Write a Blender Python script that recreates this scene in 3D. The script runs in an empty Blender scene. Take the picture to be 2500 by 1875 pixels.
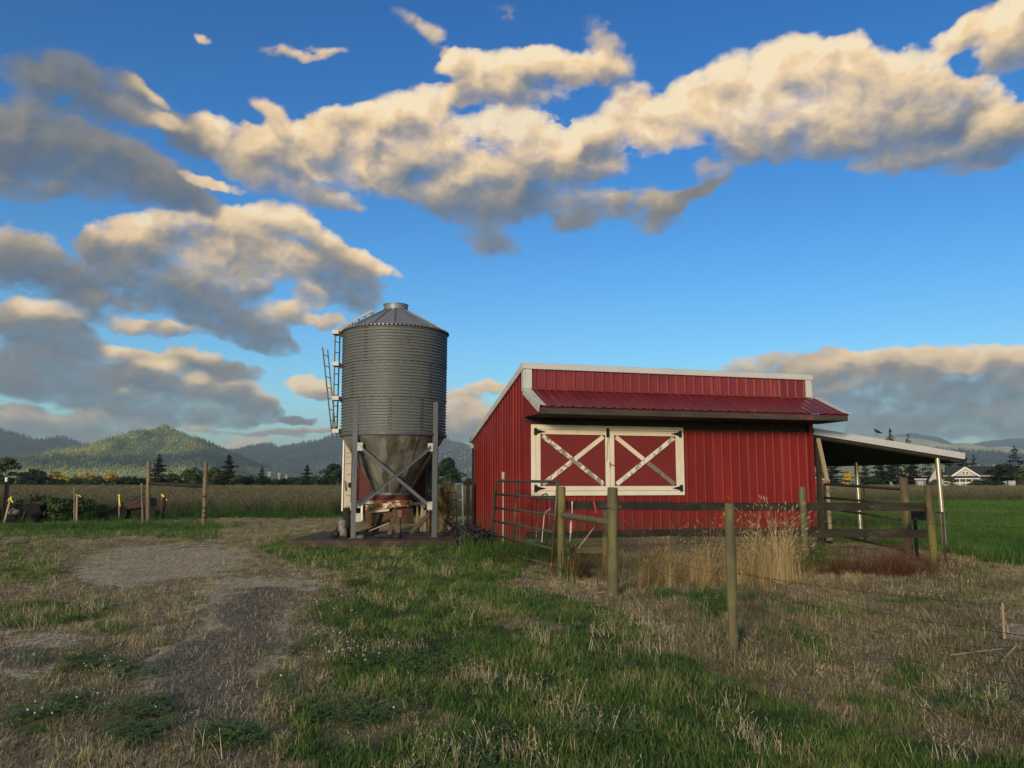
import bpy, bmesh, math, random
import numpy as np
from mathutils import Vector, Matrix, Euler
random.seed(7); RNG = np.random.default_rng(11)
SC = bpy.context.scene
COL = SC.collection

# ------------------------------------------------------------------ camera
EYE = 1.5; FPX = 2000.0; PITCH = math.atan(240.5/FPX)
CP, SP = math.cos(PITCH), math.sin(PITCH)
cam = bpy.data.cameras.new('camera'); cam.sensor_width = 36.0; cam.lens = 36.0*FPX/2500.0
cam.clip_start = 0.1; cam.clip_end = 60000
camo = bpy.data.objects.new('camera', cam); COL.objects.link(camo)
camo.location = (0, 0, EYE); camo.rotation_euler = (math.pi/2+PITCH, 0, 0)
SC.camera = camo

# ------------------------------------------------------------------ light and exposure
SUN_EL = math.radians(12.5)
SUN_DIR = Vector((-0.35, -0.937, 0)).normalized()*math.cos(SUN_EL) + Vector((0, 0, math.sin(SUN_EL)))   # towards the sun
SKY_STRENGTH = 0.15
SC.view_settings.view_transform = 'Standard'; SC.view_settings.look = 'None'
SC.view_settings.gamma = 1.0; SC.view_settings.use_curve_mapping = False
EXPO = 0.76; SC.view_settings.exposure = EXPO
sl = bpy.data.lights.new('sun', 'SUN'); sl.energy = 2.0; sl.angle = math.radians(8.0); sl.color = (1.0, 0.77, 0.52)
so = bpy.data.objects.new('sun', sl); COL.objects.link(so)
so.rotation_euler = SUN_DIR.to_track_quat('Z', 'Y').to_euler(); so.location = (0, 0, 60)

# pixel of the photograph -> place in the world (only used to find real positions)
def ray(u, v):
    xn = (u-1250.0)/FPX; zn = (937.5-v)/FPX
    return Vector((xn, CP-zn*SP, SP+zn*CP))
def P(u, v, Y):
    r = ray(u, v); t = Y/r.y
    return Vector((r.x*t, Y, EYE+r.z*t))
def G(u, v, z=0.0):
    r = ray(u, v); t = (z-EYE)/r.z
    return Vector((r.x*t, r.y*t, z))
def azel(u, v):
    r = ray(u, v).normalized()
    return math.atan2(r.x, r.y), math.asin(r.z)
def proj(x, y, z):
    dz = z-EYE; d = np.maximum(y*CP+dz*SP, 1e-3)
    return 1250+FPX*x/d, 937.5-FPX*(dz*CP-y*SP)/d

def srgb(r, g, b):
    f = lambda c: ((c/255.0+0.055)/1.055)**2.4 if c > 10 else c/255.0/12.92
    return (f(r), f(g), f(b), 1.0)

# ------------------------------------------------------------------ node helper
class NT:
    def __init__(self, tree): self.t = tree; self.n = tree.nodes; self.l = tree.links
    def new(self, typ, **kw):
        nd = self.n.new(typ)
        for k, v in kw.items(): setattr(nd, k, v)
        return nd
    def set(self, sock, v):
        if isinstance(v, bpy.types.NodeSocket): self.l.new(v, sock)
        elif v is not None:
            try: sock.default_value = v
            except Exception: sock.default_value = tuple(v)[:3]
    def m(self, op, a, b=None, c=None, clamp=False):
        nd = self.n.new('ShaderNodeMath'); nd.operation = op; nd.use_clamp = clamp
        for i, x in enumerate((a, b, c)):
            if x is not None: self.set(nd.inputs[i], x)
        return nd.outputs[0]
    def vm(self, op, a, b=None, s=None):
        nd = self.n.new('ShaderNodeVectorMath'); nd.operation = op
        self.set(nd.inputs[0], a)
        if b is not None: self.set(nd.inputs[1], b)
        if s is not None: self.set(nd.inputs[3], s)
        return nd.outputs['Value'] if op in ('LENGTH', 'DOT_PRODUCT') else nd.outputs[0]
    def noise(self, vec, scale, detail=4, rough=0.55, color=False, lac=2.0, dist=0.0):
        nd = self.n.new('ShaderNodeTexNoise'); self.set(nd.inputs['Vector'], vec)
        nd.inputs['Scale'].default_value = scale; nd.inputs['Detail'].default_value = detail
        nd.inputs['Roughness'].default_value = rough; nd.inputs['Lacunarity'].default_value = lac
        nd.inputs['Distortion'].default_value = dist
        return nd.outputs['Color'] if color else nd.outputs['Fac']
    def ramp(self, fac, stops, interp='LINEAR'):
        nd = self.n.new('ShaderNodeValToRGB'); self.set(nd.inputs[0], fac)
        cr = nd.color_ramp; cr.interpolation = interp
        while len(cr.elements) < len(stops): cr.elements.new(0.5)
        for e, (p, c) in zip(cr.elements, stops):
            e.position = p; e.color = (c, c, c, 1) if isinstance(c, (int, float)) else (tuple(c)+(1,))[:4]
        return nd.outputs[0]
    def mix(self, fac, a, b, mode='MIX'):
        nd = self.n.new('ShaderNodeMix'); nd.data_type = 'RGBA'; nd.blend_type = mode
        self.set(nd.inputs[0], fac); self.set(nd.inputs[6], a); self.set(nd.inputs[7], b)
        return nd.outputs[2]
    def mr(self, v, a, b, c=0.0, d=1.0, smooth=True):
        nd = self.n.new('ShaderNodeMapRange'); nd.interpolation_type = 'SMOOTHSTEP' if smooth else 'LINEAR'
        for i, x in enumerate((v, a, b, c, d)): self.set(nd.inputs[i], x)
        return nd.outputs[0]
    def sep(self, v):
        nd = self.n.new('ShaderNodeSeparateXYZ'); self.set(nd.inputs[0], v); return nd.outputs
    def comb(self, x, y, z):
        nd = self.n.new('ShaderNodeCombineXYZ')
        for i, q in enumerate((x, y, z)): self.set(nd.inputs[i], q)
        return nd.outputs[0]

# ------------------------------------------------------------------ sky with clouds
# each cloud mass: direction given by its place, radii, tilt, weight, brightness, how much the top is brighter than the base
CLOUDS = [
 # dark bank upper left
 (60,330,200,105,0,.8,.20,.10),(190,400,240,110,0,.9,.16,.10),(330,420,180,85,14,1.0,.12,.12),(430,470,160,48,16,.9,.12,.2),
 (20,400,200,110,0,.7,.2,.1),(230,230,230,100,0,.45,.10,.0),(120,180,160,80,0,.3,.1,.0),(515,446,88,17,7,.9,.82,.15),(420,300,85,26,8,.7,.62,.3),
 (470,330,90,60,20,.8,.14,.1),(360,225,80,24,20,.55,.45,.2),(330,270,110,36,10,.6,.3,.2),(60,445,200,20,0,.45,.4,.1),
 # middle bank
 (560,345,110,62,20,.9,.55,.3),(640,400,130,80,15,.9,.56,.2),(730,370,130,80,0,1.0,.72,.2),(840,330,130,80,-10,1.0,.82,.15),
 (960,280,170,60,-20,.9,.82,.15),(900,400,190,90,5,1.0,.66,.2),(1010,330,170,90,0,1.0,.74,.2),(1230,320,150,72,-8,1.1,.98,.15),(1370,340,150,66,0,1.0,.84,.2),
 (1080,430,230,80,6,1.0,.58,.25),(1290,410,200,70,0,1.0,.50,.3),(1430,370,110,60,0,1.0,.46,.3),(1120,500,170,58,8,.9,.32,.2),(1240,490,130,62,0,.8,.24,.15),
 (780,480,130,36,10,.7,.48,.2),(1180,565,110,60,10,.34,.22,.1),(1210,610,80,40,0,.28,.2,.1),(1430,500,110,56,0,.75,.42,.2),(1390,540,70,40,0,.6,.24,.1),(1560,500,130,50,0,.7,.34,.1),
 (1600,540,80,40,0,.5,.2,.0),(1690,478,120,26,-22,.8,.18,.0),(1460,410,110,34,0,.5,.55,.2),
 # small bank above
 (1250,172,150,62,-4,1.0,.76,.2),(1330,150,90,52,0,.9,.80,.2),(1160,160,80,40,15,.8,.70,.2),(1100,150,46,46,0,.7,.66,.2),(1420,170,110,50,0,.85,.62,.2),
 (1230,225,180,40,0,.8,.62,.2),(1500,160,60,80,-10,.40,.52,.2),(1460,90,50,60,-30,.22,.5,.2),(1130,235,90,40,-20,.42,.58,.2),(1010,58,80,34,25,.26,.5,.2),(1066,88,46,40,30,.30,.55,.2),
 (1240,30,60,34,0,.2,.45,.1),
 # the big cream bank on the right
 (1530,270,90,70,-20,.85,.80,.2),(1580,320,150,70,-6,1.0,.90,.15),(1700,270,170,95,-18,1.1,.98,.1),(1840,210,190,115,-14,1.2,1.0,.05),(1990,190,170,110,6,1.2,.96,.1),
 (2060,140,90,66,0,1.0,.90,.1),(2170,190,160,95,10,1.1,.80,.2),(2290,250,150,85,16,1.0,.62,.25),(2060,300,190,80,6,1.1,.66,.4),(1880,330,190,56,3,1.0,.62,.5),
 (2180,310,170,60,0,1.0,.44,.3),(1960,370,210,40,3,.7,.30,.2),(2320,300,130,60,0,1.0,.34,.3),(2400,225,90,44,30,.9,.82,.2),(2430,300,120,44,0,.9,.68,.2),
 (2440,350,160,60,0,1.0,.40,.3),(2250,375,210,46,0,.8,.36,.2),(2500,300,110,60,0,.9,.42,.2),(2150,410,110,30,0,.4,.4,.1),(1780,385,110,44,-20,.5,.34,.1),(2380,410,150,26,0,.4,.3,.1),
 (2360,80,110,46,-22,.9,.78,.2),(2470,45,130,52,-28,1.0,.80,.2),(2470,110,120,66,-20,.9,.52,.2),
 # lower left clusters
 (50,600,110,60,0,.8,.30,.3),(60,660,180,70,6,1.1,.14,.15),(160,700,130,46,12,1.0,.12,.1),(220,600,60,46,10,.7,.24,.1),
 (310,590,130,62,0,1.0,.46,.5),(380,560,120,52,-4,1.0,.62,.4),(320,670,170,70,16,1.0,.26,.2),(480,590,150,80,0,1.0,.66,.3),(640,530,130,48,-8,1.0,.70,.4),(720,555,130,34,18,.9,.70,.3),
 (610,600,130,70,0,1.0,.44,.3),(570,660,140,80,0,1.0,.66,.2),(470,720,190,76,8,1.1,.22,.2),(330,690,60,26,20,.7,.66,.1),(260,740,130,34,0,.8,.26,.1),(560,780,170,60,20,1.1,.18,.1),
 (700,640,90,52,0,1.0,.72,.4),(800,650,100,62,10,1.0,.32,.2),(860,700,100,76,20,1.1,.24,.15),(880,640,90,30,15,.7,.55,.3),(760,725,60,46,20,.8,.60,.2),(690,770,90,40,0,1.0,.48,.5),
 (640,820,120,44,20,1.0,.16,.1),(800,790,60,24,0,.8,.60,.4),(940,660,60,22,10,.5,.62,.2),(610,720,80,30,-10,.7,.2,.1),
 (120,760,110,40,0,1.0,.74,.5),(60,790,160,60,0,1.0,.24,.2),(150,830,140,70,10,1.0,.16,.1),(60,900,190,70,0,1.1,.17,.1),(230,770,60,20,0,.6,.2,.1),
 (330,798,120,24,6,.8,.55,.4),(430,800,120,20,4,.6,.50,.4),(330,866,110,22,4,.8,.62,.4),(470,866,90,30,4,1.0,.66,.5),(540,900,120,34,4,1.0,.20,.2),(400,895,90,24,0,.8,.70,.3),
 (300,920,190,44,4,1.1,.22,.15),(160,950,200,50,0,1.1,.2,.15),(440,950,150,40,0,1.0,.26,.2),(580,960,110,50,12,1.0,.36,.5),(630,1000,80,44,14,1.0,.18,.1),(440,990,170,36,6,1.1,.46,.3),(300,985,190,30,4,1.0,.30,.3),
 (430,1018,260,28,2,1.1,.20,.2),(250,960,50,14,0,.6,.66,.2),(312,952,34,17,0,1.1,.95,.1),(485,925,44,22,0,.9,.86,.1),(210,1000,70,18,10,.8,.62,.2),(100,1020,180,22,0,.8,.46,.3),(310,1030,130,20,6,.7,.44,.3),
 (150,1055,260,30,0,1.0,.27,.15),(300,1075,240,26,0,.7,.36,.1),(20,1000,90,16,0,.8,.5,.3),
 (750,942,66,34,6,1.0,.74,.3),(770,965,50,20,0,.7,.42,.2),(722,1034,48,13,2,1.0,.14,.05),(600,1086,70,17,-5,1.1,.98,.1),(560,1100,60,14,0,.8,.9,.1),(640,1062,130,9,3,.8,.50,.2),(760,1056,120,8,-3,.6,.46,.2),(480,1046,76,14,8,.8,.62,.3),(470,1100,200,20,0,.3,.6,.1),
 (1130,1010,110,46,0,1.0,.62,.4),(1190,945,70,18,4,.8,.64,.3),(1130,965,80,20,0,.5,.5,.3),(1110,1055,110,34,0,.8,.30,.2),(1180,1060,140,30,0,.6,.36,.2),
 # long bank low on the right
 (1900,885,170,26,-6,.9,.50,.3),(2030,905,170,52,0,1.0,.42,.4),(2220,890,260,48,0,1.1,.52,.4),(2450,880,230,40,-2,1.1,.60,.3),(2080,935,120,14,-16,.5,.90,.1),(2330,905,150,20,8,.5,.86,.1),
 (2180,960,320,60,0,1.1,.25,.15),(2450,950,260,60,0,1.1,.26,.15),(2250,1030,380,50,0,.9,.22,.1),(2440,1010,120,30,-10,.9,.44,.2),(2500,1050,200,40,0,.8,.30,.1),(2000,1010,260,50,0,.7,.25,.1),
 (700,125,80,24,0,.36,.5,.2),(790,125,70,26,-10,.42,.55,.2),(650,270,50,30,30,.45,.55,.2),(680,300,30,50,0,.4,.6,.2),(495,100,30,16,20,.3,.5,.1),(800,285,90,30,-10,.4,.6,.2),(0,470,160,30,0,.3,.4,.1),
]

# ------------------------------------------------------------------ value noise (numpy)
def _hash(ix, iy, iz, seed):
    h = (ix*374761393 + iy*668265263 + iz*2147483647 + seed*974711) & 0xFFFFFFFF
    h = ((h ^ (h >> 13))*1274126177) & 0xFFFFFFFF
    h = ((h ^ (h >> 16))*2246822519) & 0xFFFFFFFF
    return ((h ^ (h >> 15)) & 0xFFFFFF)/float(0xFFFFFF)
def vnoise(x, y, seed=0, z=None):
    x = np.asarray(x, float); y = np.asarray(y, float)
    x0 = np.floor(x).astype(np.int64); y0 = np.floor(y).astype(np.int64)
    fx = x-x0; fy = y-y0; sx = fx*fx*fx*(fx*(fx*6-15)+10); sy = fy*fy*fy*(fy*(fy*6-15)+10)
    def g(i, j):
        a = _hash(x0+i, y0+j, 0, seed)*2*math.pi
        return np.cos(a)*(fx-i)+np.sin(a)*(fy-j)
    n = (g(0,0)*(1-sx)+g(1,0)*sx)*(1-sy)+(g(0,1)*(1-sx)+g(1,1)*sx)*sy
    return n*1.4            # about -1..1
def fbm(x, y, octv=4, seed=0, gain=0.5, lac=2.03):
    t = 0.0; a = 1.0; s = 0.0
    for o in range(octv):
        t = t + a*vnoise(x, y, seed+o*17); s += a; a *= gain
        x = x*lac+13.7; y = y*lac-7.1
    return t/s
def sstep(a, b, x):
    t = np.clip((x-a)/(b-a), 0, 1); return t*t*(3-2*t)

world = bpy.data.worlds.new('World'); SC.world = world; world.use_nodes = True
wt = world.node_tree; wt.nodes.clear(); W = NT(wt)
CLOUD_RAMP = [(0.0, srgb(84, 100, 120)), (0.16, srgb(100, 110, 122)), (0.34, srgb(136, 134, 132)), (0.52, srgb(178, 162, 140)), (0.72, srgb(222, 196, 160)), (0.92, srgb(252, 219, 172)), (1.0, srgb(255, 233, 195))]
AZ_E0, AZ_E1, EL_E0, EL_E1 = 0.62, 0.80, 0.62, 0.78
def build_sky():
    out = W.new('ShaderNodeOutputWorld'); bg = W.new('ShaderNodeBackground')
    sky = W.new('ShaderNodeTexSky', sky_type='NISHITA'); sky.sun_disc = False
    sky.sun_elevation = SUN_EL; sky.sun_rotation = math.atan2(SUN_DIR.x, SUN_DIR.y)
    sky.altitude = 20; sky.air_density = 1.0; sky.dust_density = 0.6; sky.ozone_density = 1.6
    d = W.new('ShaderNodeTexCoord').outputs['Generated']
    s = W.sep(d); az = W.m('ABSOLUTE', W.m('ARCTAN2', s[0], s[1])); el = W.m('ARCSINE', s[2])
    hs = W.new('ShaderNodeHueSaturation'); W.set(hs.inputs['Color'], sky.outputs[0])
    hs.inputs['Saturation'].default_value = SKY_SAT
    blue = W.mix(1.0, hs.outputs[0], SKY_TINT, 'MULTIPLY')
    blue = W.mix(1.0, blue, W.ramp(W.mr(s[2], 0.0, 0.62, smooth=False), [(0.0, (1.16, .90, 1.12)), (0.16, (1.04, .98, 1.02)), (0.58, (.62, .74, .86)), (1.0, (.42, .58, .72))]), 'MULTIPLY')
    # broken cloud over the rest of the sky (the clouds ahead are built below as a cloud layer)
    base = W.noise(W.vm('MULTIPLY', d, (1, 1, 2.6)), 2.3, 7, 0.56)
    side = W.m('MAXIMUM', W.mr(az, AZ_E0, AZ_E1), W.mr(el, EL_E0, EL_E1))
    gen = W.m('MULTIPLY', W.m('MULTIPLY', W.mr(base, 0.50, 0.64), side), W.mr(s[2], 0.0, 0.06))
    L = W.mr(base, 0.52, 0.78, 0.78, 0.30, smooth=False)
    cl = W.vm('SCALE', W.ramp(L, CLOUD_RAMP), s=1.0/SKY_STRENGTH*CLOUD_GAIN)
    W.set(bg.inputs[0], W.mix(gen, blue, cl)); bg.inputs[1].default_value = SKY_STRENGTH
    W.l.new(bg.outputs[0], out.inputs[0])
SKY_SAT = 1.42; SKY_TINT = (0.40, 0.635, 0.77, 1); CLOUD_GAIN = 0.60
build_sky()

def build_clouds():
    st = math.radians(0.115); R = 26000.0
    azs = np.arange(-0.86, 0.86, st); els = np.arange(-0.01, 0.80, st)
    A, E = np.meshgrid(azs, els)
    q = 1.0
    w1x = fbm(A*7, E*11, 5, 3); w1y = fbm(A*7+50, E*11+9, 5, 5)
    w2x = fbm(A*36, E*44, 4, 21); w2y = fbm(A*36+31, E*44+9, 4, 25)
    X = A+w1x*0.012+w2x*0.010; Y = E+w1y*0.008+w2y*0.008
    acc = np.zeros_like(A); lg = np.zeros_like(A)+1e-6; ll = np.zeros_like(A)+0.5e-6
    for (u, v, ru, rv, rot, amp, L, gr) in CLOUDS:
        a0, e0 = azel(u, v); a1, _ = azel(u+10, v); _, e1 = azel(u, v-10); k = 1.04
        ra = ru*k*abs(a1-a0)/10; re = rv*k*abs(e1-e0)/10
        dx = X-a0; dy = Y-e0; c, s_ = math.cos(math.radians(rot)), math.sin(math.radians(rot))
        lx = (dx*c-dy*s_)/ra; ly = (dx*s_+dy*c)/re
        g = np.clip(1-np.sqrt(lx*lx+ly*ly), 0, 1)*amp
        acc += g; gl = g**1.6
        ll += gl*(L+gr*0.75*np.clip(ly, -1, 1)); lg += gl
    lum = ll/lg
    side = np.maximum(sstep(AZ_E0, AZ_E1, np.abs(A)), sstep(EL_E0, EL_E1, E))
    n1 = fbm(X*22, Y*31, 7, 40, 0.58)
    bil = 1-2.2*np.abs(fbm(X*12+3, Y*17, 5, 60, 0.46))          # puffs
    lowv = fbm(A*6, E*9, 3, 77)
    gate = np.clip(acc*2.6, .15, 1)
    n0 = fbm(X*8+4, Y*13, 3, 48, 0.5)
    dens = (1-np.exp(-acc*1.9))*0.98-0.05+(n1*0.78+n0*0.36+(bil-0.42)*0.34)*gate
    soft = np.clip(dens-0.12, 0, None)
    # how much cloud stands between a point and the light (march up and a little to the left)
    sh = np.zeros_like(A)
    for k in range(1, 15):
        d_e = k*2; d_a = -k
        s2 = np.zeros_like(soft); s2[:-d_e, -d_a:] = soft[d_e:, :d_a]
        sh += s2*0.9**k
    sh = sh/6.0
    lit = np.exp(-sh*1.1)
    s3 = np.zeros_like(soft); s3[:-7, 4:] = soft[7:, :-4]
    rel = np.clip(soft-s3, -0.5, 0.5)
    rel2 = np.zeros_like(soft); rel2[:-8, 4:] = bil[8:, :-4]; rel2 = bil-rel2
    L2 = lum*0.86+0.015+(0.30*(lit-0.50)+0.26*rel+0.16*rel2+0.20*lowv+0.05*n1+0.16*(bil-.4))*np.clip(lum*1.8, 0.4, 1)
    n = A.size
    ce = np.cos(E)
    co = np.stack([np.sin(A)*ce*R, np.cos(A)*ce*R, np.sin(E)*R+EYE], -1).reshape(-1, 3)
    ny, nx = A.shape
    keep = (acc > 0.01) & (side < 0.999)
    kq = keep[:-1, :-1] | keep[1:, :-1] | keep[:-1, 1:] | keep[1:, 1:]
    j, i = np.nonzero(kq)
    v0 = j*nx+i
    f = np.stack([v0, v0+nx, v0+nx+1, v0+1], -1)
    used = np.unique(f); rm = np.zeros(n, np.int64); rm[used] = np.arange(len(used))
    me = bpy.data.meshes.new('clouds')
    nv = len(used); nf = len(f)
    me.vertices.add(nv); me.vertices.foreach_set('co', co[used].ravel())
    me.loops.add(nf*4); me.loops.foreach_set('vertex_index', rm[f].ravel().astype(np.int32))
    me.polygons.add(nf); me.polygons.foreach_set('loop_start', np.arange(0, nf*4, 4, dtype=np.int32))
    me.update(calc_edges=True)
    for nm, arr in (('dens', dens), ('acc', acc*(1-side)), ('lum', L2), ('crisp', np.clip(lit, 0, 1))):
        at = me.attributes.new(nm, 'FLOAT', 'POINT'); at.data.foreach_set('value', arr.reshape(-1)[used].astype(np.float32))
    m = bpy.data.materials.new('cloud vapour'); m.use_nodes = True; m.node_tree.nodes.clear(); N = NT(m.node_tree)
    def at(nm):
        nd = N.new('ShaderNodeAttribute'); nd.attribute_name = nm; return nd.outputs['Fac']
    pos = N.vm('SCALE', N.new('ShaderNodeTexCoord').outputs['Object'], s=1.0/R)
    pq = N.vm('MULTIPLY', pos, (1, 1, 1.5))
    n3 = N.noise(pq, 55.0, 8, 0.66); n4 = N.noise(N.vm('ADD', pq, (-0.0012, 0, 0.004)), 55.0, 8, 0.66)
    de = N.m('ADD', at('dens'), N.m('MULTIPLY', N.m('SUBTRACT', n3, 0.5), 0.85))
    ac = at('acc')
    kk = N.mr(at('crisp'), 0.25, 0.95, -2.0, -6.0)
    al = N.m('SUBTRACT', 1.0, N.m('EXPONENT', N.m('MULTIPLY', N.m('MAXIMUM', N.m('SUBTRACT', de, 0.08), 0.0), kk)))
    al = N.m('MULTIPLY', N.m('MULTIPLY', al, N.mr(ac, 0.01, 0.22)), N.mr(ac, 0.05, 0.40, 0.62, 1.03), clamp=True)
    Lr = N.m('ADD', at('lum'), N.m('MULTIPLY', N.m('SUBTRACT', n3, n4), 0.16))
    Lr = N.m('ADD', Lr, N.mr(de, 0.35, 0.8, 0.07, 0.0))
    colr = N.ramp(Lr, CLOUD_RAMP)
    em = N.new('ShaderNodeEmission'); N.set(em.inputs[0], colr); em.inputs[1].default_value = CLOUD_GAIN
    tr = N.new('ShaderNodeBsdfTransparent'); mx = N.new('ShaderNodeMixShader')
    N.set(mx.inputs[0], al); N.l.new(tr.outputs[0], mx.inputs[1]); N.l.new(em.outputs[0], mx.inputs[2])
    o_ = N.new('ShaderNodeOutputMaterial'); N.l.new(mx.outputs[0], o_.inputs[0])
    m.cycles.emission_sampling = 'NONE'
    me.materials.append(m)
    ob = bpy.data.objects.new('clouds', me); COL.objects.link(ob)
    ob['kind'] = 'stuff'; ob['label'] = 'broken cream and slate grey evening clouds over the farm'; ob['category'] = 'clouds'
build_clouds()
# ================================================================== mesh and object helpers
def tag(o, label=None, cat=None, group=None, kind=None):
    if label: o['label'] = label
    if cat: o['category'] = cat
    if group: o['group'] = group
    if kind: o['kind'] = kind
    return o
def thing(name, loc, rz=0.0, label=None, cat=None, group=None):
    o = bpy.data.objects.new(name, None); COL.objects.link(o); o.empty_display_size = 0.2
    o.location = loc; o.rotation_euler = (0, 0, rz)
    return tag(o, label, cat, group)
class MB:
    def __init__(s): s.v = []; s.f = []; s.mi = []
    def add(s, vs, fs, mi=0):
        b = len(s.v); s.v += [tuple(v) for v in vs]; s.f += [tuple(i+b for i in f) for f in fs]; s.mi += [mi]*len(fs); return s
    def box(s, c, size, M=None, mi=0, jit=0.0):
        cx, cy, cz = c; x, y, z = size[0]/2, size[1]/2, size[2]/2
        vs = [Vector((i*x, j*y, k*z)) for k in (-1, 1) for j in (-1, 1) for i in (-1, 1)]
        if M is not None: vs = [M @ v for v in vs]
        vs = [v+Vector(c)+Vector((random.uniform(-jit, jit), random.uniform(-jit, jit), random.uniform(-jit, jit))) for v in vs]
        return s.add(vs, [(0, 2, 3, 1), (4, 5, 7, 6), (0, 1, 5, 4), (2, 6, 7, 3), (0, 4, 6, 2), (1, 3, 7, 5)], mi)
    def beam(s, a, b, w, t, up=(0, 0, 1), mi=0, bev=0.0):
        """board from a to b, w across, t thick along 'up'"""
        a = Vector(a); b = Vector(b); d = (b-a); L = d.length; d.normalize()
        up = Vector(up); sd = d.cross(up); sd.normalize(); up = sd.cross(d)
        vs = []
        for p in (a, b):
            for (i, j) in ((-1, -1), (1, -1), (1, 1), (-1, 1)):
                vs.append(p+sd*(i*w/2)+up*(j*t/2))
        return s.add(vs, [(0, 3, 2, 1), (4, 5, 6, 7), (0, 1, 5, 4), (1, 2, 6, 5), (2, 3, 7, 6), (3, 0, 4, 7)], mi)
    def tube(s, pts, r, n=8, cap=True, mi=0):
        pts = [Vector(p) for p in pts]; m = len(pts)
        rs = r if isinstance(r, (list, tuple)) else [r]*m
        vs = []; prev = None
        for i, p in enumerate(pts):
            d = (pts[min(i+1, m-1)]-pts[max(i-1, 0)]).normalized()
            if prev is None:
                ref = Vector((0, 0, 1)) if abs(d.z) < 0.9 else Vector((1, 0, 0))
                a = d.cross(ref).normalized()
            else:
                a = (prev-d*prev.dot(d)).normalized()
            prev = a; b = d.cross(a)
            for k in range(n):
                t = 2*math.pi*k/n; vs.append(p+(a*math.cos(t)+b*math.sin(t))*rs[i])
        fs = [(i*n+k, i*n+(k+1) % n, (i+1)*n+(k+1) % n, (i+1)*n+k) for i in range(m-1) for k in range(n)]
        if cap: fs += [tuple(range(n-1, -1, -1)), tuple((m-1)*n+k for k in range(n))]
        return s.add(vs, fs, mi)
    def lathe(s, prof, n=48, c=(0, 0), a0=0.0, a1=2*math.pi, mi=0, thick=None):
        full = abs(a1-a0-2*math.pi) < 1e-6; m = n if full else n+1
        vs = [(c[0]+r*math.cos(a0+(a1-a0)*k/n), c[1]+r*math.sin(a0+(a1-a0)*k/n), z) for (r, z) in prof for k in range(m)]
        fs = []
        for i in range(len(prof)-1):
            for k in range(n):
                k2 = (k+1) % m if full else k+1
                fs.append((i*m+k, i*m+k2, (i+1)*m+k2, (i+1)*m+k))
        return s.add(vs, fs, mi)
    def mesh(s, name, mats, smooth=False):
        me = bpy.data.meshes.new(name); me.from_pydata(s.v, [], s.f)
        for m in (mats if isinstance(mats, (list, tuple)) else [mats]): me.materials.append(m)
        if len(set(s.mi)) > 1: me.polygons.foreach_set('material_index', s.mi)
        if smooth: me.polygons.foreach_set('use_smooth', [True]*len(me.polygons))
        me.update(); return me
    def build(s, name, mats, parent=None, smooth=False, label=None, kind=None, bevel=0.0, autosmooth=False, **kw):
        me = s.mesh(name, mats, smooth)
        o = bpy.data.objects.new(name, me); COL.objects.link(o); o.parent = parent
        if bevel:
            b = o.modifiers.new('bevel', 'BEVEL'); b.width = bevel; b.segments = 1; b.limit_method = 'ANGLE'
        if autosmooth:
            w = o.modifiers.new('edges', 'EDGE_SPLIT'); w.split_angle = math.radians(40)
        return tag(o, label=label, kind=kind, **kw)
def clone(root, loc=None, rz=None, label=None, scale=None, group=None):
    r = root.copy(); COL.objects.link(r)
    if loc is not None: r.location = loc
    if rz is not None: r.rotation_euler = (0, 0, rz)
    if scale is not None: r.scale = scale
    if label: r['label'] = label
    if group: r['group'] = group
    for ch in root.children:
        c = ch.copy(); COL.objects.link(c); c.parent = r
        for g in ch.children:
            d = g.copy(); COL.objects.link(d); d.parent = c
    return r

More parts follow.
